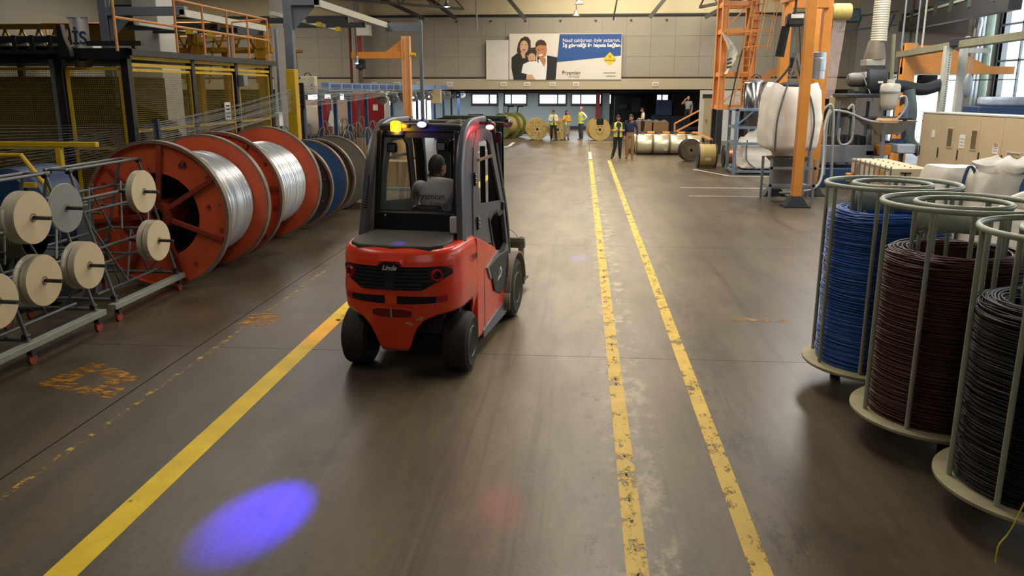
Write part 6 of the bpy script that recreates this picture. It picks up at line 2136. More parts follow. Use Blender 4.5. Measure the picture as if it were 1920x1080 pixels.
# ---- big bag unloading stand with hoist
UX, UY = U(1483, 220, 21.3)[0], 21.3
P1X, P2X, P3X = 5.22 - UX, 5.17 - UX, U(1548, 60, 22.5)[0] - UX
us_ = thing('bag_stand', 'orange four-post unloading stand with hoist beam holding the big white bag', 'stand', (UX, UY, 0))
for x, y in ((P1X, -1.05), (P2X, 1.05), (P3X, 1.2)):
    MB().bx(x - 0.11, y - 0.11, 0.0, x + 0.11, y + 0.11, 5.9).build('post', M['orange'], us_, bevel=0.01)
    ft = MB()
    ft.prism([(x - 0.32, y - 0.25, 0.0), (x + 0.32, y - 0.25, 0.0), (x + 0.32, y + 0.25, 0.0), (x - 0.32, y + 0.25, 0.0)], (0, 0, 0.03))
    ft.add([(x - 0.27, y - 0.2, 0.03), (x + 0.27, y - 0.2, 0.03), (x + 0.27, y + 0.2, 0.03), (x - 0.27, y + 0.2, 0.03), (x - 0.12, y - 0.12, 0.27), (x + 0.12, y - 0.12, 0.27), (x + 0.12, y + 0.12, 0.27), (x - 0.12, y + 0.12, 0.27)],
           [(0, 1, 5, 4), (1, 2, 6, 5), (2, 3, 7, 6), (3, 0, 4, 7), (4, 5, 6, 7)])
    ft.build('foot', M['black'], us_, smooth=False)
bz = U(1495, 8, UY)[1]
MB().bx(P2X - 0.08, 1.0, bz, P3X, 1.2, bz + 0.4).build('beam', M['orange'], us_, bevel=0.01)
MB().bar((P1X, -1.05, bz + 0.6), (P2X, 1.2, bz + 0.6), 0.25, 0.3).build('beam', M['orange'], us_, smooth=False)
MB().bar((-0.1, -1.2, bz + 0.25), (-0.1, 1.3, bz + 0.25), 0.16, 0.25).build('hoist_rail', M['orange'], us_, smooth=False)
MB().bx(-0.5, -0.35, 0.35, 0.55, 0.35, 0.42).build('tray', M['steel'], us_, smooth=False)
MB().lathe([(0.55, 1.12), (0.42, 1.0), (0.36, 0.7), (0.36, 0.42)], n=28).build('outlet_cone', mat('grey_outlet', '6a6866', 0.5, 0.2), us_)
for x, y in ((-0.5, -0.5), (0.55, -0.5), (0.55, 0.5), (-0.5, 0.5)):
    MB().bx(x - 0.03, y - 0.03, 0, x + 0.03, y + 0.03, 1.1).build('frame_leg', M['steel'], us_, smooth=False)
for z in (0.42, 0.85):
    MB().bx(-0.55, -0.53, z, 0.6, -0.47, z + 0.06).build('frame_bar', M['steel'], us_, smooth=False)
hx, hz = U(1490, 38, UY)
hs = thing('chain_hoist', 'electric chain hoist with black chain bag hanging above the big white bag', 'hoist', (hx, UY, hz))
MB().box((0, 0, 0), (0.42, 0.3, 0.3)).build('motor', M['dsteel'], hs, bevel=0.05)
MB().box((0.02, -0.16, 0.08), (0.3, 0.02, 0.09)).build('name_plate', M['label'], hs, smooth=False)
MB().cyl((0, 0, 0.12), (0, 0, 0.6), 0.03, n=8).build('hanger', M['dsteel'], hs)
MB().cyl((-0.2, 0, -0.15), (-0.3, 0, -0.85), 0.1, 0.11, n=14).build('chain_bag', M['soft'], hs)
for k in range(16):
    MB().tube([Vector((0.02, 0, -0.17 - k * 0.05)) + Vector((0.015 * math.cos(w) * (k % 2), 0.015 * math.cos(w) * ((k + 1) % 2), 0.03 * math.sin(w))) for w in [2 * pi * q / 8 for q in range(8)]], 0.006, 4, True).build('chain_link', M['steel'], hs)
MB().box((0.02, 0, -1.0), (0.1, 0.1, 0.26)).build('hook_block', M['soft'], hs, bevel=0.02)
MB().tube(arc((0.02, 0, -1.22), 0.06, R(100), R(380), 12, 'XZ'), 0.016, 8).build('hook', M['dsteel'], hs)
MB().tube(spline([(0.12, 0, -0.12), (0.18, 0.0, -0.6), (0.24, -0.02, -1.3), (0.22, 0, -1.9)], 5), 0.012, 6).build('pendant_cable', M['black'], hs)
bz0, bz1 = U(1480, 282, UY)[1], U(1480, 163, UY)[1]
bg_ = thing('bulk_bag', 'big full white bulk bag hanging in the orange stand', 'bulk bag', (UX - 0.05, UY, bz0))
bag_mesh(1.28, 1.2, bz1 - bz0, 0, 0.07, 0.84, 3, 0.012, 0.1).build('bag', BAG, bg_)
H_ = bz1 - bz0
for sx in (-0.42, 0.42):
    MB().tube(spline([(0.02, -0.2, H_ + 0.75), (sx * 0.45, -0.45, H_ + 0.1), (sx * 0.8, -0.64, H_ * 0.8), (sx * 1.05, -0.69, H_ * 0.45), (sx, -0.6, 0.02)], 5), 0.022, 6).build('strap', STRAPG, bg_)
MB().tube(spline([(-0.4, 0.3, H_ - 0.02), (-0.1, 0, H_ + 0.45), (0.02, 0, H_ + 0.8)], 4), 0.03, 6).build('lifting_loop', STRAPG, bg_)
MB().tube(spline([(0.4, 0.3, H_ - 0.02), (0.15, 0, H_ + 0.4), (0.05, 0, H_ + 0.8)], 4), 0.03, 6).build('lifting_loop', STRAPG, bg_)
MB().lathe([(0.45, H_ - 0.05), (0.4, H_ + 0.05), (0.15, H_ + 0.12), (0, H_ + 0.12)], n=20).build('black_liner', M['soft'], bg_)
MB().lathe([(0.5, 0.06), (0.35, -0.05), (0.3, -0.12)], n=24).build('spout', BAG, bg_)

# ---- pallet frame with hopper and smaller bag
FX, FY = 5.85, 28.6
fr = thing('pallet_frame', 'blue-grey steel frame on the floor carrying a stainless hopper', 'frame', (FX, FY, 0))
for x in (-0.75, 0.75):
    for y in (-0.65, 0.65):
        MB().bx(x - 0.05, y - 0.05, 0, x + 0.05, y + 0.05, 2.15 if x < 0 else 1.5).build('post', BFRAME, fr, bevel=0.006)
for z in (0.06, 0.98, 1.5):
    for y in (-0.65, 0.65):
        MB().bx(-0.75, y - 0.04, z, 0.75, y + 0.04, z + 0.08).build('beam', BFRAME, fr, smooth=False)
    for x in (-0.75, 0.75):
        MB().bx(x - 0.04, -0.65, z, x + 0.04, 0.65, z + 0.08).build('beam', BFRAME, fr, smooth=False)
MB().bx(-0.8, -0.7, 2.08, 0.4, 0.7, 2.15).build('top_plate', BFRAME, fr, smooth=False)
MB().bar((-0.75, -0.65, 1.6), (-0.2, -0.65, 2.1), 0.05).build('brace', BFRAME, fr, smooth=False)
pl_ = thing('wooden_pallet', 'wooden pallet on the floor inside the blue-grey frame', 'pallet', (FX + 0.1, FY, 0))
for k in range(6):
    MB().bx(-0.68 + k * 0.24, -0.58, 0.11, -0.5 + k * 0.24, 0.58, 0.135).build('slat', SPW, pl_, smooth=False)
for y in (-0.53, 0, 0.53):
    for x in (-0.6, 0.05, 0.68):
        MB().bx(x - 0.07, y - 0.05, 0, x + 0.07, y + 0.05, 0.11).build('block', SPW, pl_, smooth=False)
t = thing('bulk_bag', 'slack white bulk bag standing on the pallet below the stainless hopper', 'bulk bag', (FX + 0.12, FY, 0.135))
bag_mesh(1.2, 1.05, 1.05, 0, 0.06, 0.85, 7, 0.03).build('bag', BAG, t)
MB().grid(lambda i, j: Vector(((0.5 - 0.32 * j) * math.cos(2 * pi * i), (0.45 - 0.3 * j) * math.sin(2 * pi * i), 1.0 + 0.38 * j + 0.03 * math.sin(9 * i * 2))), 24, 6).build('neck', BAG, t)
MB().tube(spline([(-0.45, -0.5, 1.0), (-0.47, -0.58, 0.6), (-0.42, -0.57, 0.3), (-0.1, -0.56, 0.03)], 5), 0.018, 6).build('strap', STRAPG, t)
hx, hz = U(1414, 204, FY)
hp_ = thing('steel_hopper', 'polished stainless steel hopper with cone above the slack bag', 'hopper', (hx, FY, hz))
MB().lathe([(0.0, 0.9), (0.2, 0.88), (0.37, 0.86), (0.385, 0.84), (0.385, 0.0), (0.36, -0.03)], n=40).build('barrel', M['chrome'], hp_)
MB().lathe([(0.37, 0.0), (0.34, -0.05), (0.15, -0.58), (0.13, -0.72)], n=40).build('cone', mat('dull_steel', '77746c', 0.35, 0.8, 0.1, 4), hp_)
MB().lathe([(0.14, -0.68), (0.18, -0.72), (0.16, -0.9)], n=24).build('sleeve', M['glass'], hp_)
MB().lathe([(0.24, 0.87), (0.24, 0.94), (0.0, 0.97)], n=24).build('lid', M['alu'], hp_)
MB().tube(arc((-0.0, 0, 0.96), 0.16, 0.2, pi - .2, 8, 'XZ'), 0.02, 6).build('lid_handle', M['dsteel'], hp_)
MB().tube(spline([(0.3, 0, 0.8), (0.6, 0, 0.78), (0.85, 0, 0.5)], 5), 0.07, 10).build('elbow_pipe', M['alu'], hp_)
for a in (0.6, 2.2, 3.9, 5.4):
    MB().bar((0.36 * math.cos(a), 0.36 * math.sin(a), 0.1), (0.42 * math.cos(a), 0.42 * math.sin(a), -0.3), 0.04).build('bracket', M['steel'], hp_, smooth=False)

# ---- orange ladder tower
TX, TY = U(1347, 250, 37)[0], 37.0
tw = thing('ladder_tower', 'orange steel tower with caged ladder on black legs', 'tower', (TX, TY, 0))
TO = mat('tower_orange', 'd28a42', 0.45, 0, 0.1, 2)
TP = mat('tower_sunlit_orange', 'e0a884', 0.5, 0, 0.08, 2)
for x, y in ((0, 0), (1.25, 0), (0, 1.4), (1.25, 1.4)):
    MB().bx(x - 0.12, y - 0.12, 0, x + 0.12, y + 0.12, 1.9).build('leg', M['black'], tw, smooth=False)
    MB().ibeam((x, y, 1.9), (x, y, 8.4), 0.24, 0.26, 0.03, (1, 0, 0)).build('post', TO, tw, smooth=False)
for z in (1.9, 3.3, 5.1, 6.2, 7.3):
    for y in (0, 1.4):
        MB().bx(-0.1, y - 0.08, z, 1.35, y + 0.08, z + 0.2).build('cross_beam', TO, tw, smooth=False)
    for x in (0, 1.25):
        MB().bx(x - 0.08, 0, z, x + 0.08, 1.4, z + 0.2).build('cross_beam', TO, tw, smooth=False)
for z in (1.9, 3.3, 5.1):
    MB().bar((0, -0.02, z + 0.2), (1.25, -0.02, z + 1.4), 0.05).build('brace', M['rail'], tw, smooth=False)
MB().bx(0.1, 0.1, 2.05, 1.15, 1.3, 2.1).build('landing', M['rail'], tw, smooth=False)
lad = MB()
for s_ in (0, 0.45):
    lad.bar((0.5 + s_, -0.25, 2.1), (1.3 + s_, -0.1, 7.8), 0.05)
lo = lad.build('ladder', M['rail'], tw, smooth=False)
for k in range(18):
    f_ = k / 18
    MB().cyl((0.5 + 0.8 * f_, -0.25 + 0.15 * f_, 2.2 + 5.6 * f_), (0.95 + 0.8 * f_, -0.25 + 0.15 * f_, 2.2 + 5.6 * f_), 0.02, n=6).build('rung', M['rail'], lo)
for k in range(6):
    z = 4.5 + k * 0.62
    f_ = (z - 2.1) / 5.7
    c = Vector((0.75 + 0.8 * f_ + 0.2, -0.25 + 0.15 * f_, z))
    MB().tube([c + Vector((0.55 * math.sin(w), -0.65 * (1 + math.cos(w)) / 2 * 1.0, 0.02 * math.cos(w * 2))) for w in [-pi * .8 + 1.6 * pi * q / 12 for q in range(13)]], 0.022, 6).build('cage_hoop', M['rail'], lo)
for w in (-1.6, -0.8, 0, 0.8, 1.6):
    pts = []
    for z in (4.4, 7.8):
        f_ = (z - 2.1) / 5.7
        pts.append(Vector((0.75 + 0.8 * f_ + 0.2, -0.25 + 0.15 * f_, z)) + Vector((0.55 * math.sin(w), -0.65 * (1 + math.cos(w)) / 2, 0)))
    MB().tube(pts, 0.018, 6).build('cage_bar', M['rail'], lo)
MB().tube(spline([(0.35, -0.3, 2.0), (0.6, -0.3, 3.6), (0.85, -0.3, 5.0)], 4), 0.03, 6).build('cable', M['black'], tw)
nx, nz = U(1365, 100, 36.6)
bn = thing('hanging_banner', 'twisted white cloth banner with grey print tied to the orange tower', 'banner', (nx, 36.6, nz))
b = MB()


def ban(i, j):
    c = [(-0.28, 0.85), (0.02, 0.45), (0.22, 0.0), (0.1, -0.4), (-0.05, -0.85)]
    q = min(3, int(j * 4))
    f_ = j * 4 - q
    x = c[q][0] + (c[q + 1][0] - c[q][0]) * f_
    z = c[q][1] + (c[q + 1][1] - c[q][1]) * f_
    w = 0.05 + 0.3 * math.sin(pi * min(1, j * 1.1 + 0.02)) + (0.1 if j > .6 else 0)
    return Vector((x + (i - .5) * w, -0.08 * math.sin(i * 5 + j * 4), z))


b.grid(ban, 6, 20)
b.build('cloth', mat('banner_white', 'cfc8bc', 0.8, 0, 0.05, 3), bn)
text('lettering', 'S', 0.4, M['steel'], bn, (0.12, -0.13, 0.22), (R(90), R(25), 0), 0.002)
for k in range(3):
    MB().bar((-0.05, -0.13, -0.28 - k * 0.16), (0.16, -0.13, -0.22 - k * 0.16), 0.01, 0.07, (0, 0, 1)).build('print_line', M['ink'], bn, smooth=False)
# orange stair behind the stand
t = thing('platform_stair', 'orange sloping stair with handrail behind the big white bag', 'stairs', (U(1420, 165, 40)[0], 40, 0))
a, c = U(1425, 150, 40), U(1505, 105, 40)
X0 = t.location.x
MB().bar((a[0] - X0, 0, a[1]), (c[0] - X0, 0, c[1]), 0.08, 0.3).build('stringer', M['rail'], t, smooth=False)
MB().bar((a[0] - X0, 0, a[1] - 0.5), (c[0] - X0, 0, c[1] - 0.6), 0.06, 0.06).build('handrail', M['rail'], t, smooth=False)
MB().bar((c[0] - X0 - 0.1, 0, 0), (c[0] - X0 - 0.1, 0, c[1]), 0.12).build('support', M['rail'], t, smooth=False)
for k in range(6):
    f_ = k / 6
    MB().bar((a[0] - X0 + (c[0] - a[0]) * f_, 0, a[1] + (c[1] - a[1]) * f_ - 0.55), (a[0] - X0 + (c[0] - a[0]) * f_, 0, a[1] + (c[1] - a[1]) * f_), 0.04).build('baluster', M['rail'], t, smooth=False)

# ---- extruder line
EY = 25.0
ex = thing('extruder_line', 'grey and blue extruder line with platform and feed hoppers', 'machine', (U(1600, 300, EY)[0], EY, 0))
EX0 = ex.location.x


def ebox(x0, y0, x1, y1, d0, d1, name, m, Y=EY, bev=0.02, par=None):
    a, c = U(x0, y1, Y + d0), U(x1, y0, Y + d0)
    return MB().bx(a[0] - EX0, d0, a[1], c[0] - EX0, d1, c[1]).build(name, m, par or ex, bevel=bev)


EG = mat('machine_grey', '70757a', 0.5, 0.1, 0.12, 3)
EB = mat('machine_blue_grey', '4a6080', 0.5, 0.05, 0.12, 3)
a = U(1515, 330, EY)
MB().bx(-2.0, -0.6, 0, 1.6, 1.2, 0.55).build('base', M['navy'], ex, bevel=0.02)
ebox(1535, 273, 1640, 305, -0.3, 0.8, 'barrel_housing', EG)
ebox(1535, 255, 1622, 273, -0.1, 0.7, 'heater_band', M['soft'])
for k in range(7):
    ebox(1540 + k * 11, 256, 1547 + k * 11, 272, -0.14, -0.08, 'fin', M['dsteel'], bev=0)
for x in (1565, 1618, 1690):
    ebox(x, 190, x + 12, 330, 0.0, 0.25, 'column', EB)
ebox(1588, 176, 1650, 183, -0.6, 0.8, 'upper_deck', M['dsteel'])
ebox(1618, 221, 1712, 225, -0.5, 0.9, 'middle_deck', M['dsteel'])
# inverted pyramid hopper
cx, cz = U(1664, 224, EY)
cx -= EX0
hpy = MB()
for (w0, z0_, w1, z1_) in ((0.68, cz - 0.02, 0.3, cz - 0.42),):
    hpy.add([(cx - w0, -0.5, z0_), (cx + w0, -0.5, z0_), (cx + w0, 0.6, z0_), (cx - w0, 0.6, z0_), (cx - w1, -0.2, z1_), (cx + w1, -0.2, z1_), (cx + w1, 0.3, z1_), (cx - w1, 0.3, z1_)],
            [(0, 1, 5, 4), (1, 2, 6, 5), (2, 3, 7, 6), (3, 0, 4, 7)])
hpy.build('pyramid_hopper', mat('pale_hopper', 'a3a39c', 0.5, 0.2), ex, smooth=False)
ebox(1632, 243, 1652, 283, -0.1, 0.3, 'feed_chute', M['alu'])
ebox(1622, 282, 1650, 292, -0.3, 0.5, 'feed_block', M['dsteel'])
ebox(1648, 273, 1672, 291, -0.5, 0.2, 'orange_cover', M['orange'])
ebox(1682, 271, 1718, 288, -0.4, 0.4, 'white_unit', mat('pale_blue_unit', 'aebccb', 0.5), bev=0.03)
ebox(1680, 262, 1700, 271, 0.0, 0.5, 'blue_cover', M['blue'])
# fan with motor
fx, fz = U(1637, 153, EY)
fx -= EX0
fo = MB().lathe([(0.1, -0.28), (0.4, -0.28), (0.44, -0.24), (0.44, 0.24), (0.4, 0.28), (0.1, 0.28)], (fx, 0, fz), 'X', 36, close=True).build('fan_housing', M['dsteel'], ex)
MB().lathe([(0.0, -0.75), (0.16, -0.72), (0.2, -0.6), (0.2, -0.3), (0.0, -0.3)], (fx, 0, fz + 0.05), 'X', 24).build('fan_motor', mat('brown_grey_motor', '5c564f', 0.5, 0.2), fo)
MB().bx(fx - 0.6, -0.3, fz - 0.45, fx + 0.2, 0.3, fz - 0.25).build('fan_base', M['soft'], fo, bevel=0.02)
MB().box((fx + 0.05, -0.46, fz - 0.02), (0.14, 0.02, 0.06)).build('name_plate', M['label'], fo, smooth=False)
MB().tube(spline([(fx - 0.35, -0.25, fz + 0.1), (fx - 0.2, -0.4, fz - 0.3), (fx - 0.05, -0.4, fz - 0.55)], 4), 0.018, 6).build('motor_cable', M['steel'], fo)
# vertical air duct
dt, db = U(1652, -20, EY), U(1643, 78, EY)
dd = thing('air_duct', 'white ribbed flexible air duct rising from the dark fan', 'duct', (dt[0], EY, 0))
pts = []
n = 44
for q in range(n + 1):
    f_ = q / n
    r_ = 0.21 + (0.012 if q % 2 else 0)
    pts.append((r_, db[1] + (dt[1] - db[1]) * f_))
MB().lathe(pts, (db[0] - dt[0] + 0.06, 0, 0), 'Z', 24).build('flexible_hose', mat('duct_white', 'c2bda8', 0.5, 0.1, 0.06, 3), dd)
MB().lathe([(0.2, db[1] + 0.02), (0.23, db[1] - 0.1), (0.3, db[1] - 0.45), (0.3, db[1] - 0.5)], (db[0] - dt[0], 0, 0), 'Z', 24).build('collar', mat('duct_brown', '6d6250', 0.6), dd)
z1_ = db[1] - 0.5
for k, (c_, w) in enumerate([('a9a69a', .26), ('4d4a45', .24), ('c9ccd2', .25), ('4d4a45', .24)]):
    MB().bx(db[0] - dt[0] - w - 0.04, -w, z1_ - 0.17 * (k + 1), db[0] - dt[0] + w - 0.04, w, z1_ - 0.17 * k).build('duct_section', mat('duct_%d' % k, c_, 0.4, 0.4), dd, bevel=0.01)
# vacuum receiver
vx, vz = U(1668, 178, EY - 1.2)
vr = thing('vacuum_receiver', 'pale bell-shaped vacuum receiver with curled clear hose above the hopper', 'receiver', (vx, EY - 1.2, vz))
MB().lathe([(0.0, -0.42), (0.1, -0.41), (0.19, -0.34), (0.22, -0.24), (0.23, 0.05), (0.26, 0.06), (0.26, 0.24), (0.22, 0.3), (0.1, 0.31), (0.1, 0.4), (0.0, 0.42)], n=32).build('jar', mat('jar_pale', 'b5b2a4', 0.45, 0.1, 0.05, 4), vr)
MB().lathe([(0.265, 0.06), (0.265, 0.1), (0.22, 0.1), (0.22, 0.06)], n=32, close=True).build('clamp_band', M['steel'], vr)
MB().tube(spline([(0.2, 0, -0.1), (0.42, -0.02, -0.05), (0.42, -0.05, -0.4), (0.1, -0.1, -0.72), (-0.5, -0.1, -0.7), (-1.2, -0.1, -0.45), (-1.6, -0.1, -0.55), (-1.62, -0.1, -1.6), (-1.6, -0.1, -2.2)], 7), 0.034, 10).build('hose', HOSE, vr)
MB().cyl((0, 0.12, -vz), (0, 0.12, -0.74), 0.05, n=10).build('stand_post', M['steel'], vr)
MB().cyl((0, 0, 0.4), (-0.06, 0, 1.6), 0.05, n=10).build('riser', OLIVE, vr)
MB().bar((-0.15, 0.2, -0.75), (-0.15, 0.2, 0.1), 0.06).build('bracket', M['steel'], vr, smooth=False)
MB().lathe([(0.3, -0.75), (0.3, -0.68), (0.24, -0.62), (0.24, -0.75)], n=24, close=True).build('seat_ring', mat('ring_tan', 'a9885c', 0.6), vr)
hs2 = [('transparent suction hose looping down beside the orange post', [(1530, 232, 23.0), (1548, 202, 23), (1562, 205, 23), (1560, 290, 23), (1558, 345, 23)]),
       ('transparent suction hose hanging in the middle of the extruder line', [(1590, 205, 24), (1600, 200, 24), (1597, 260, 24), (1580, 272, 24), (1572, 262, 24), (1575, 240, 24)]),
       ('thick transparent hose sweeping along the floor to the bag stand', [(1440, 362, 22.4), (1500, 360, 21.9), (1535, 345, 22), (1543, 300, 22.5), (1545, 240, 22.8), (1556, 205, 23)])]
for lb, pts in hs2:
    P = []
    for x, y, Y in pts:
        w = U(x, y, Y)
        P.append((w[0], Y, max(0.06, w[1])))
    tag(MB().tube(spline(P, 7), 0.036, 10).build('suction_hose', HOSE), lb, 'hose')
t = thing('buffer_hopper', 'beige feed hopper on a steel stand left of the dark fan', 'hopper', (U(1579, 200, 26)[0], 26, 0))
z = U(1579, 200, 26)[1]
MB().bx(-0.32, -0.3, z - 0.05, 0.32, 0.3, z + 0.3).build('bin', M['beige'], t, bevel=0.02)
MB().add([(-0.32, -0.3, z - 0.05), (0.32, -0.3, z - 0.05), (0.32, 0.3, z - 0.05), (-0.32, 0.3, z - 0.05), (-0.15, -0.1, z - 0.3), (0.15, -0.1, z - 0.3), (0.15, 0.1, z - 0.3), (-0.15, 0.1, z - 0.3)], [(0, 1, 5, 4), (1, 2, 6, 5), (2, 3, 7, 6), (3, 0, 4, 7)]).build('cone', mat('brown_cone', '5c4a32', 0.6), t, smooth=False)
for x in (-0.28, 0.28):
    MB().bx(x - 0.03, -0.03, 0, x + 0.03, 0.03, z).build('leg', M['steel'], t, smooth=False)
t = thing('barrel_tank', 'stainless barrel tank with orange base beside the orange stand', 'tank', (U(1533, 120, 22.0)[0], 22.0, 0))
z0_, z1_ = U(1533, 148, 22.0)[1], U(1533, 99, 22.0)[1]
MB().lathe([(0.0, z0_), (0.2, z0_), (0.2, z0_ + 0.2), (0.21, z0_ + 0.21), (0.21, z0_ + 0.5), (0.2, z0_ + 0.51), (0.2, z1_), (0, z1_ + 0.02)], n=28).build('barrel', M['alu'], t)
MB().lathe([(0.2, z0_ - 0.02), (0.17, z0_ - 0.3), (0.08, z0_ - 0.45)], n=24).build('orange_base', M['orange'], t)
MB().cyl((0, 0, 0), (0, 0, z0_ - 0.4), 0.06, n=10).build('stand_pipe', M['steel'], t)
# strand curtain: pale threads from a yellow spool
t = thing('thread_spool', 'yellow thread spool high on the orange post with pale threads falling from it', 'spool', (U(1577, 22, 27)[0], 27, U(1577, 22, 27)[1]))
MB().lathe([(0.05, -0.28), (0.22, -0.28), (0.24, -0.2), (0.24, 0.24), (0.22, 0.28), (0.05, 0.28)], (0, 0, 0), 'X', 28, close=True).build('winding', mat('thread_yellow', 'b3a05c', 0.7, 0, 0.15, 10), t)
MB().cyl((-0.6, 0, 0), (0.3, 0, 0), 0.05, n=8).build('axle', M['rail'], t)
MB().bx(-0.75, -0.08, -t.location.z, -0.6, 0.08, 0.4).build('support_post', M['orange'], t, smooth=False)
thm = mat('pale_thread', 'd9c3b8', 0.6)
for k in range(16):
    MB().tube([(-0.2 + k * 0.025, 0, -0.2), (-0.32 + k * 0.02, -0.1, -2.6)], 0.005, 4, caps=False).build('thread', thm, t, fix=False)

# ---- olive cable duct gantry with pale posts, jib
g = thing('cable_gantry', 'olive cable duct on pale perforated posts over the beige cabinets', 'gantry', (U(1775, 150, 26)[0], 26, 0))
GX = g.location.x
a, c, e = U(1688, 103, 30.5), U(1800, 84, 26), U(1935, 65, 22)
MB().bar((a[0] - GX, 4.5, a[1]), (c[0] - GX, 0, c[1]), 0.3, 0.2).build('duct', OLIVE, g, bevel=0.01)
MB().bar((c[0] - GX, 0, c[1]), (e[0] - GX, -4, e[1]), 0.3, 0.2).build('duct', OLIVE, g, bevel=0.01)
MB().bar((c[0] - GX - 0.3, 0, c[1] + 0.06), (c[0] - GX + 0.5, -0.4, c[1] + 0.1), 0.32, 0.22).build('duct_joint', M['dsteel'], g, bevel=0.01)
for px, m_, Yp in ((1776, PERF, 26.2), (1806, PALE, 27.0)):
    xx = U(px, 100, Yp)
    po = MB().bx(xx[0] - GX - 0.09, Yp - 26 - 0.1, 0, xx[0] - GX + 0.1, Yp - 26 + 0.1, c[1] - 0.02).build('post', m_, g, bevel=0.008)
    if m_ is PERF:
        for k in range(26):
            MB().bx(xx[0] - GX + 0.03, Yp - 26 - 0.103, 2.0 + k * 0.07, xx[0] - GX + 0.06, Yp - 26 - 0.099, 2.03 + k * 0.07).build('slot_hole', M['soft'], po, smooth=False)
xx = U(1812, 93, 27)
yy = U(1850, 93, 27)
MB().bx(xx[0] - GX, 0.95, xx[1] - 0.1, yy[0] - GX + 0.1, 1.1, xx[1] + 0.04).build('cross_arm', PALE, g, smooth=False)
xx = U(1692, 103, 30.5)
po = MB().bx(xx[0] - GX - 0.1, 4.4, 0, xx[0] - GX, 4.55, xx[1]).build('post', M['dsteel'], g, bevel=0.01)
MB().tube(spline([(U(1805, 75, 26)[0] - GX, 0, U(1805, 75, 26)[1]), (U(1815, 69, 26)[0] - GX, 0, U(1815, 69, 26)[1]), (U(1828, 75, 26)[0] - GX, 0, U(1828, 75, 26)[1])], 5), 0.02, 6).build('cable_loop', M['white'], g)
for x, m_ in ((1690, M['steel']), (1716, M['steel']), (1728, PALE)):
    b0, b1 = U(x, 92, 29), U(x + 5, -12, 29)
    tag(MB().cyl((b0[0], 29, b0[1]), (b0[0], 29, 9.2), 0.03, n=8).build('drop_pipe', m_), {1690: 'loose grey cable pipe dropping to the left end of the olive duct', 1716: 'grey conduit dropping to the middle of the olive duct', 1728: 'pale shiny conduit, rightmost of those dropping to the olive duct'}[x], 'pipe')
jy = 30.0
a, c = U(1690, 125, jy), U(1899, 132, jy)
jb = thing('jib_crane', 'orange jib crane arm reaching right before the bright windows', 'crane', (a[0], jy, 0))
L = c[0] - a[0]
MB().bx(0, -0.12, c[1] - 0.13, L, 0.12, c[1] + 0.13).build('arm', M['orange'], jb, bevel=0.01)
MB().prism([(0.0, -0.05, c[1] + 0.1), (0.0, -0.05, c[1] + 0.85), (1.4, -0.05, c[1] + 0.8), (2.9, -0.05, c[1] + 0.13)], (0, 0.1, 0)).build('gusset', M['orange'], jb, smooth=False)
MB().bx(0.0, -0.2, 0, 0.4, 0.2, c[1] + 0.9).build('post', M['orange'], jb, bevel=0.01)
for k in range(4):
    MB().prism([(0.0, -0.205, 0.7 + k * 0.5), (0.4, -0.205, 0.95 + k * 0.5), (0.4, -0.205, 1.2 + k * 0.5), (0.0, -0.205, 0.95 + k * 0.5)], (0, 0.004, 0)).build('warning_stripe', M['black'], jb, smooth=False)
MB().cyl((0.5, -0.3, c[1] - 0.35), (L, -0.3, c[1] - 0.3), 0.02, n=6).build('festoon_rail', M['dsteel'], jb)
MB().box((0.9, 0, c[1] - 0.3), (0.6, 0.3, 0.3)).build('trolley', M['soft'], jb, bevel=0.04)
t = thing('exhaust_duct', 'dark round exhaust duct running right from the fan and down behind the cabinets', 'duct', (0, 0, 0))
P = [U(1655, 160, 26), U(1690, 162, 26.2), U(1730, 168, 26.2), U(1762, 158, 26.4)]
MB().tube(spline([(P[k][0], 26 + 0.1 * k, P[k][1]) for k in range(4)], 6), 0.18, 16).build('pipe', M['dsteel'], t)
P = [U(1704, 168, 26), U(1708, 210, 26), U(1704, 262, 26), U(1725, 285, 26)]
MB().tube(spline([(P[k][0], 26, P[k][1]) for k in range(4)], 6), 0.17, 16).build('down_pipe', mat('duct_green_grey', '5a6660', 0.5, 0.1), t)
# vertical pipes by the windows
for k, (x, r_, m_, lb) in enumerate([(1849, 0.17, mat('pipe_green', '9fb4a4', 0.4), 'pale green vertical pipe on the right wall, beside the bright window'), (1834, 0.16, M['alu'], 'grey vertical pipe left of the pale green one'), (1822, 0.1, M['steel'], 'thin vertical pipe, leftmost of three before the right wall')]):
    X = U(x, 100, 32.6)[0]
    tag(MB().cyl((X, 32.6, 0), (X, 32.6, 6.6), r_, n=16).build('wall_pipe', m_), lb, 'pipe')
tag(MB().tube([(U(1832, 60, 30.5)[0], 30.5, 0.0)] + spline([(U(1832, 60, 30.5)[0], 30.5, U(1832, 60, 30.5)[1]), (U(1836, 35, 30.5)[0], 30.5, U(1836, 35, 30.5)[1]), (U(1820, 27, 30.5)[0], 30.5, U(1820, 27, 30.5)[1]), (U(1805, 27, 30.5)[0], 30.5, U(1805, 27, 30.5)[1])], 6), 0.12, 10).build('elbow_pipe', M['alu']), 'bent grey pipe elbow under the right roof truss', 'pipe')
t = thing('wall_shelf_box', 'pale blue-grey long casing under the right window', 'casing', (U(1855, 190, 24)[0], 24, 0))
a, c = U(1852, 200, 24), U(1935, 182, 24)
MB().bx(0, 0, a[1], c[0] - a[0] + 1, 0.8, c[1]).build('case', mat('casing_blue', '98a3b0', 0.5), t, bevel=0.08)
MB().bx(-0.3, -0.1, 0, c[0] - a[0] + 1, 0.9, a[1]).build('navy_base', M['navy'], t, bevel=0.02)
t = thing('wall_fan', 'grey oval fan guard hanging beside the pale posts', 'fan', (U(1814, 160, 25)[0], 25, U(1814, 160, 25)[1]))
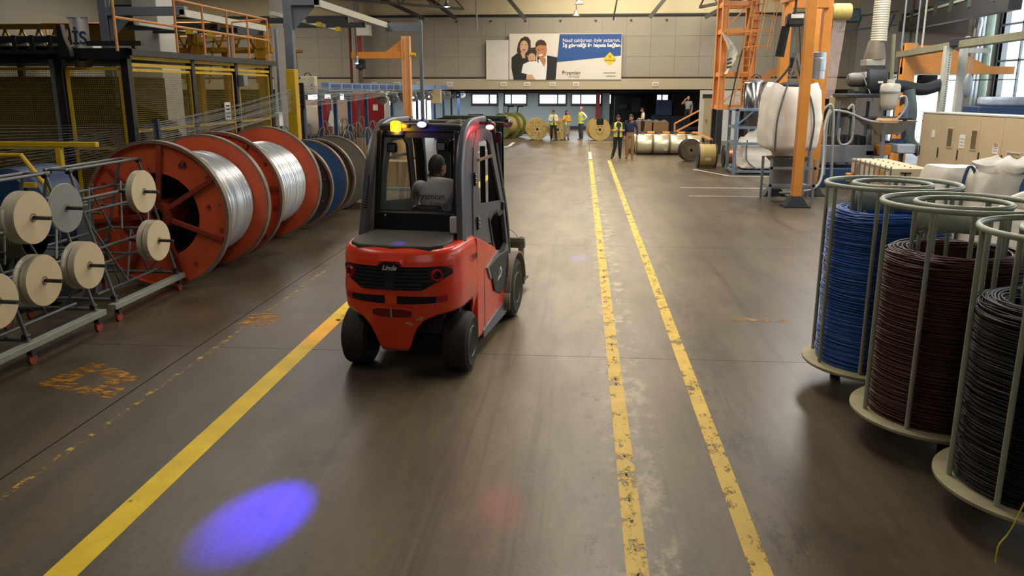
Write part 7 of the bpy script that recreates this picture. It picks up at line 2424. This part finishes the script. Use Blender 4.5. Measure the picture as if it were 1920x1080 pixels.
MB().ball((0, 0, 0), (0.13, 0.08, 0.34), 16, 12).build('guard', M['steel'], t)
MB().bar((0, 0, 0.3), (0, 0, 0.75), 0.04).build('hanger', M['steel'], t, smooth=False)
# dark high wall unit with pale lintel on the right
a, c = U(1735, 90, 42), U(1805, 62, 42)
t = struct(MB().bx(a[0] - 0.8, 42, 3.4, c[0] + 1.6, 42.4, 7.2).build('wall_upper_right', RW, smooth=False))
MB().bx(a[0], 41.95, a[1], c[0], 42.0, c[1] - 0.1).build('dark_opening', M['ink'], t, smooth=False)
MB().bx(a[0] - 0.2, 41.9, c[1] - 0.1, c[0], 42.0, c[1] + 0.1).build('lintel', M['white'], t, smooth=False)
# crane rail and hanging frames under the right roof
t = thing('overhead_crane_rail', 'dark overhead crane rail with dark green clamps under the right roof', 'crane rail', (0, 0, 0))
p0, p1 = Vector((U(1690, 50, 44)[0], 44, U(1690, 50, 44)[1])), Vector((U(1905, -2, 22)[0], 22, U(1905, -2, 22)[1]))
MB().bar(p0, p1, 0.3, 0.5).build('rail', M['dsteel'], t, smooth=False)
MB().bar(p0 + Vector((0, 0, 0.35)), p1 + Vector((0, 0, 0.35)), 0.25, 0.08).build('flange', PALE, t, smooth=False)
for k in range(7):
    q = p0.lerp(p1, (k + 0.5) / 7)
    MB().box(q + Vector((0, 0, 0.3)), (0.35, 0.35, 0.5)).build('clamp', mat('clamp_green', '2f4236', 0.5), t, smooth=False)
t = thing('suspended_rack', 'dark steel frame hanging under the roof right of the yellow spool', 'frame', (U(1610, 50, 34)[0], 34, U(1610, 55, 34)[1]))
for z in (0, 0.5):
    MB().bar((-0.8, 0, z - 0.1), (1.4, 0, z + 0.15), 0.07).build('bar', M['dsteel'], t, smooth=False)
for k in range(4):
    MB().bar((-0.7 + k * 0.6, 0, -0.1), (-0.5 + k * 0.6, 0, 0.55), 0.06).build('strut', M['dsteel'], t, smooth=False)
MB().box((-0.5, 0, 0.5), (0.9, 0.5, 0.5)).build('motor', mat('teal_motor', '1f3338', 0.5), t, bevel=0.05)

# ---- beige cabinets
cb = thing('control_cabinets', 'long row of tall beige control cabinets with vents and notices', 'cabinet', (9.46, 24.0, 0), 0)
dirv = (Vector((10.35, 19.0, 0)) - Vector((9.46, 24.0, 0)))
Lc = dirv.length
cb.rotation_euler = (0, 0, math.atan2(dirv.y, dirv.x))
CH = 2.14
MB().bx(0, 0, 0.08, Lc, 0.8, CH).build('body', M['beige'], cb, bevel=0.012)
MB().bx(0.02, -0.0 + 0.03, 0, Lc - 0.02, 0.77, 0.08).build('plinth', M['dsteel'], cb, smooth=False)
MB().bx(-0.01, -0.03, CH, Lc + 0.01, 0.82, CH + 0.03).build('top_cap', PALE, cb, smooth=False)
nd = 6
wd = Lc / nd
for k in range(nd):
    d = MB().bx(k * wd + 0.008, -0.025, 0.1, (k + 1) * wd - 0.008, 0.0, CH - 0.02).build('door', M['beige'], cb, bevel=0.006)
    MB().bx(k * wd + 0.06, -0.045, 1.0, k * wd + 0.085, -0.025, 1.25).build('handle', M['black'], d, smooth=False)
    if k in (1, 2):
        xv = k * wd + (0.52 if k == 1 else 0.66)
        v = MB().ring([(xv - 0.13, -0.035, 1.28), (xv + 0.13, -0.035, 1.28), (xv + 0.13, -0.035, 1.8), (xv - 0.13, -0.035, 1.8)], [(xv - 0.1, -0.035, 1.31), (xv + 0.1, -0.035, 1.31), (xv + 0.1, -0.035, 1.77), (xv - 0.1, -0.035, 1.77)], (0, 0.012, 0)).build('vent', M['beige'], d, smooth=False)
        for q in range(13):
            MB().bx(xv - 0.1, -0.034, 1.32 + q * 0.035, xv + 0.1, -0.027, 1.34 + q * 0.035).build('vent_slat', mat('vent_shadow', '5c5038', 0.6) if q == 0 else bpy.data.materials['vent_shadow'], v, smooth=False)
for (xv, z0_, w, h, m_) in ((0.55, 1.5, 0.14, 0.2, M['label']), (1.78, 1.3, 0.22, 0.34, M['label']), (3.1, 1.26, 0.2, 0.24, M['label']), (3.12, 1.42, 0.16, 0.1, M['yellow'])):
    MB().bx(xv, -0.03, z0_, xv + w, -0.0255, z0_ + h).build('notice', m_, cb, smooth=False)
    if h > 0.2:
        for q in range(3):
            MB().bx(xv + 0.03, -0.0315, z0_ + 0.06 + q * h / 4, xv + w - 0.03, -0.03, z0_ + 0.085 + q * h / 4).build('notice_line', mat('notice_grey', '9a968c', 0.6), cb, smooth=False)
t = MB().ring([(3.62, -0.04, 0.75), (4.12, -0.04, 0.75), (4.12, -0.04, 1.35), (3.62, -0.04, 1.35)], [(3.65, -0.04, 0.78), (4.09, -0.04, 0.78), (4.09, -0.04, 1.32), (3.65, -0.04, 1.32)], (0, 0.014, 0)).build('document_frame', PALE, cb, smooth=False)
sb_ = thing('low_cabinet', 'low beige cabinet with a row of small tagged hatches along its side', 'cabinet', (6.78, 18.5, 0))
MB().bx(0, 0, 0.05, 0.82, 2.75, 1.1).build('body', M['beige'], sb_, bevel=0.01)
MB().bx(0.02, 0.03, 0, 0.8, 2.7, 0.05).build('plinth', M['dsteel'], sb_, smooth=False)
for k in range(8):
    y = 0.05 + k * 0.335
    h = MB().bx(-0.02, y, 0.74, 0.0, y + 0.3, 1.05).build('hatch', M['beige'], sb_, bevel=0.004)
    MB().bx(-0.026, y + 0.06, 0.78, -0.02, y + 0.24, 1.0).build('hatch_card', [M['label'], M['yellow'], M['label'], M['label'], M['label'], M['label'], M['steel'], M['label']][k] if k != 2 else mat('pink_card', 'd09a80', 0.6), h, smooth=False)
    MB().bx(-0.03, y - 0.02, 0.74, 0.0, y - 0.005, 1.14).build('divider', M['alu'], sb_, smooth=False)
    MB().bx(-0.02, y, 0.35, 0.0, y + 0.3, 0.7).build('hatch', M['beige'], sb_, bevel=0.004)
    MB().lathe([(0.015, 1.1), (0.02, 1.115), (0.0, 1.125)], (0.45, y + 0.15, 0), n=8).build('top_knob', M['dsteel'], sb_)
MB().bx(-0.025, 0.0, 1.06, 0.0, 2.75, 1.08).build('rail', M['alu'], sb_, smooth=False)
for x in (0.28, 0.72):
    MB().bx(x - 0.015, -0.02, 0.4, x + 0.015, 0.0, 1.0).build('handle_bar', M['black'], sb_, smooth=False)
MB().bx(0.18, -0.025, 0.99, 0.4, 0.0, 1.02).build('handle_bar', M['black'], sb_, smooth=False)
MB().bx(-0.18, 2.45, 0.55, -0.02, 2.6, 0.75).build('orange_plug', M['orange'], sb_, bevel=0.01)

# ---- white bulk bags on pallets at the right edge
def floor_bag(label, x, y, w, h, seed, rz=0.0, tuft=True, loops=()):
    t = thing('bulk_bag', label, 'bulk bag', (x, y, 0), rz)
    bag_mesh(w, w * 0.95, h - 0.14, 0.14, 0.07, 0.78, seed, 0.02).build('bag', BAG, t)
    MB().bx(-w * .45, -w * .45, 0, w * .45, w * .45, 0.14).build('skid', SPW, t, smooth=False)
    if tuft:
        def tf(i, j):
            a = 2 * pi * i
            r_ = (0.16 + 0.22 * math.sin(pi * j)) * (1 + 0.25 * math.sin(3 * a + seed) + 0.2 * noise.noise(Vector((a, j * 4, seed))))
            return Vector((r_ * math.cos(a) + 0.12 * j, r_ * math.sin(a) * 0.8, h - 0.06 + 0.3 * j + 0.03 * math.sin(5 * a)))
        MB().grid(tf, 24, 8).build('gathered_top', BAG, t)
    for lx in loops:
        b = MB()
        P = spline([(lx - 0.12, -w * .64, h - 0.32), (lx - 0.1, -w * .63, h - 0.12), (lx, -w * .58, h + 0.05), (lx + 0.1, -w * .63, h - 0.12), (lx + 0.08, -w * .65, h - 0.45)], 6)
        b.grid(lambda i, j: P[round(i * (len(P) - 1))] + Vector((0.07 * (j - .5), 0.02 * (j - .5), 0)), len(P) - 1, 1)
        lo_ = b.build('lifting_loop', STRAP, t)
        ms_ = lo_.modifiers.new('thickness', 'SOLIDIFY')
        ms_.thickness = 0.01
    return t


floor_bag('white woven bulk bag with a blue loop, left one behind the coil stands', U(1788, 330, 13.6)[0], 13.6, 0.8, 1.6, 11, R(12), False, (-0.08,))
floor_bag('white woven bulk bag with two blue loops, middle one behind the coil stands', U(1877, 330, 13.0)[0], 13.0, 0.8, 1.56, 12, R(-6), True, (0.22,))
floor_bag('white woven bulk bag at the picture edge behind the coil stands', U(1968, 330, 13.2)[0], 13.2, 0.9, 1.6, 13, R(4), True, (-0.3,))
floor_bag('crumpled low white bag in front of the bulk bags at the picture edge', U(1945, 365, 11.6)[0], 11.6, 0.8, 1.22, 14, R(20), True)

# ---- wire coil stands with ring tops
CST = mat('coil_stand_paint', 'a0a693', 0.4, 0.15, 0.14, 5, wear='7a6a48', wear_at=0.68)
CPLATE = mat('core_plate_paint', 'c2c8b6', 0.5, 0.05, 0.08, 5)
CPL = mat('coil_plate_paint', 'a39a78', 0.55, 0.1, 0.18, 5, wear='6b5030', wear_at=0.66)
HT, ZB, RR, RP, RI = 1.97, 0.27, 0.568, 0.653, 0.33


def coil_frame(label, x, y, a0, ai, labelled=True):
    t = thing('coil_carrier', label, 'coil stand', (x, y, 0))
    MB().lathe([(0.12, ZB - 0.035), (RP - 0.01, ZB - 0.035), (RP, ZB - 0.025), (RP, ZB - 0.005), (RP - 0.01, ZB), (0.12, ZB)], n=72, close=True).build('base_plate', CPL, t)
    for k in range(3):
        a = R(20 + k * 120)
        MB().cyl((0.35 * math.cos(a), 0.35 * math.sin(a), 0), (0.35 * math.cos(a), 0.35 * math.sin(a), ZB - 0.03), 0.05, n=12).build('foot', M['soft'], t)
    MB().tube(circle((0, 0, HT - 0.02), RR, 72), 0.021, 12, True).build('outer_ring', CST, t)
    MB().tube(circle((0, 0, HT - 0.02), RI, 60), 0.02, 12, True).build('inner_ring', CST, t)
    for k in range(8):
        a = R(a0 + k * 45)
        c, s_ = math.cos(a), math.sin(a)
        MB().cyl((RR * c, RR * s_, ZB - 0.02), (RR * c, RR * s_, HT - 0.03), 0.018, n=12).build('outer_rod', CST, t)
        a = R(ai + k * 45)
        c, s_ = math.cos(a), math.sin(a)
        MB().cyl((RI * c, RI * s_, ZB - 0.02), (RI * c, RI * s_, HT - 0.03), 0.018, n=12).build('inner_rod', CST, t)
    if labelled:
        # curved plate between the inner rods, with a bar code label
        pp = MB()
        pp.grid(lambda i, j: Vector(((RI - 0.02) * math.cos(R(20 + 140 * i)), (RI - 0.02) * math.sin(R(20 + 140 * i)), HT - 0.3 + 0.22 * j)), 24, 1)
        po = pp.build('plate', CPLATE, t)
        mo = po.modifiers.new('thickness', 'SOLIDIFY')
        mo.thickness = 0.006
        lb_ = MB()
        lb_.grid(lambda i, j: Vector(((RI - 0.03) * math.cos(R(138 - 14 * i)), (RI - 0.03) * math.sin(R(138 - 14 * i)), HT - 0.285 + 0.05 * j)), 4, 1)
        lo = lb_.build('bar_code_label', M['label'], t)
        bars = MB()
        for q in range(14):
            a = 136.5 - q * 0.85
            bars.grid(lambda i, j: Vector(((RI - 0.031) * math.cos(R(a - (0.25 + 0.25 * (q % 3 == 0)) * i)), (RI - 0.031) * math.sin(R(a - (0.25 + 0.25 * (q % 3 == 0)) * i)), HT - 0.275 + 0.03 * j)), 1, 1)
        bars.build('bar_code', M['ink'], lo, smooth=False)
    return t


def wire_coil(label, x, y, top, col, turns, seed, r0=0.525, wr=0.0062):
    rnd = random.Random(seed)
    m = mat(label.split()[0] + '_insulated_wire', col, 0.38, 0, 0.35, 0.6, stretch=(0.3, 0.3, 30))
    dk = mat(label.split()[0] + '_wire_core', col, 0.6, 0, 0.3, 2)  # core in the wire's own colour, blocks the view through the turns
    t = thing('wire_coil', label, 'wire coil', (x, y, ZB), 0)
    H2 = top - ZB
    MB().lathe([(RI + 0.03, 0.01), (r0 - 0.012, 0.01), (r0 - 0.012, H2 - 0.1), (r0 - 0.06, H2 - 0.04), (r0 - 0.12, H2 - 0.03), (RI + 0.03, H2 - 0.06)], n=64, close=True).build('core', dk, t)
    b = MB()
    n = 44
    path = []
    ph = rnd.random() * 6
    for k in range(turns):
        jr = rnd.uniform(-0.012, 0.01)
        tl, tp = rnd.uniform(0, 0.018), rnd.uniform(0, 6.28)
        dz = rnd.uniform(-0.009, 0.009)
        z = 0.012 + (H2 - 0.09) * (k + .5) / turns + dz
        sag = r0 + jr - (max(0, (z - (H2 - 0.16)) / 0.16) ** 2 * 0.03)
        pts = []
        for q in range(n):
            a = 2 * pi * q / n
            pts.append(Vector(((sag + 0.004 * math.sin(3 * a + tp)) * math.cos(a), (sag + 0.004 * math.sin(2 * a + tp)) * math.sin(a), max(0.008, z + tl * math.sin(a + tp)))))
        b.tube(pts, wr, 6, True)
    o = b.build('wound_turns', m, t, fix=False, stuff=True, sharp=False)
    b = MB()
    for k in range(70):
        f_ = k / 70
        rr = (RI + 0.05) + (r0 - RI - 0.06) * rnd.random()
        ex_, ea = rnd.uniform(0, 0.05), rnd.uniform(0, 6.28)
        pts = []
        for q in range(40):
            a = 2 * pi * q / 40
            edge = max(0, (rr - (r0 - 0.1)) / 0.1)
            pts.append(Vector((rr * math.cos(a) + ex_ * math.cos(ea), rr * math.sin(a) + ex_ * math.sin(ea), H2 - 0.035 - 0.05 * edge ** 2 + 0.025 * math.sin(a + ea * 2) + 0.012 * math.sin(2 * a + k))))
        b.tube(pts, wr, 6, True)
    for k in range(26):
        z = H2 - 0.06 - k * 0.024
        b.tube(circle((0, 0, z), RI + 0.035 + rnd.uniform(0, 0.008), 32), wr, 5, True)
    b.build('loose_top_turns', m, t, fix=False, stuff=True, sharp=False)
    return t


cs = [(2.85, 7.733, 1.72, 'blue', '2460b0', 125, 195, 200), (2.913, 6.443, 1.6, 'brown', '4c2818', 112, 182, 170), (3.08, 5.186, 1.5, 'black', '0b0b0c', 105, 172, 160)]
for k, (x, y, top, nm, hx_, tn, a0, ai) in enumerate(cs):
    coil_frame('grey-green ring-topped rod stand holding the %s wire coil' % nm, x, y, a0, ai)
    wire_coil('%s insulated wire coil wound tall on a ring-topped stand' % nm, x, y, top, hx_, tn, k)
tag(MB().tube(spline([(2.72, 4.66, 0.45), (2.66, 4.6, 0.46), (2.6, 4.58, 0.3), (2.57, 4.58, 0.22), (2.52, 4.56, 0.16), (2.51, 4.55, 0.05)], 6), 0.005, 6).build('loose_wire_end', mat('yellow_wire', 'c9c04a', 0.5)), 'yellow wire end hanging over the base plate of the black coil', 'wire')
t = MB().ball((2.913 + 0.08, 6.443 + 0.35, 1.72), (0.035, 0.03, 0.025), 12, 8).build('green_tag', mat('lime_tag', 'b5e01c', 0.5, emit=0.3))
tag(t, 'lime green tag on a rod above the brown wire coil', 'tag')
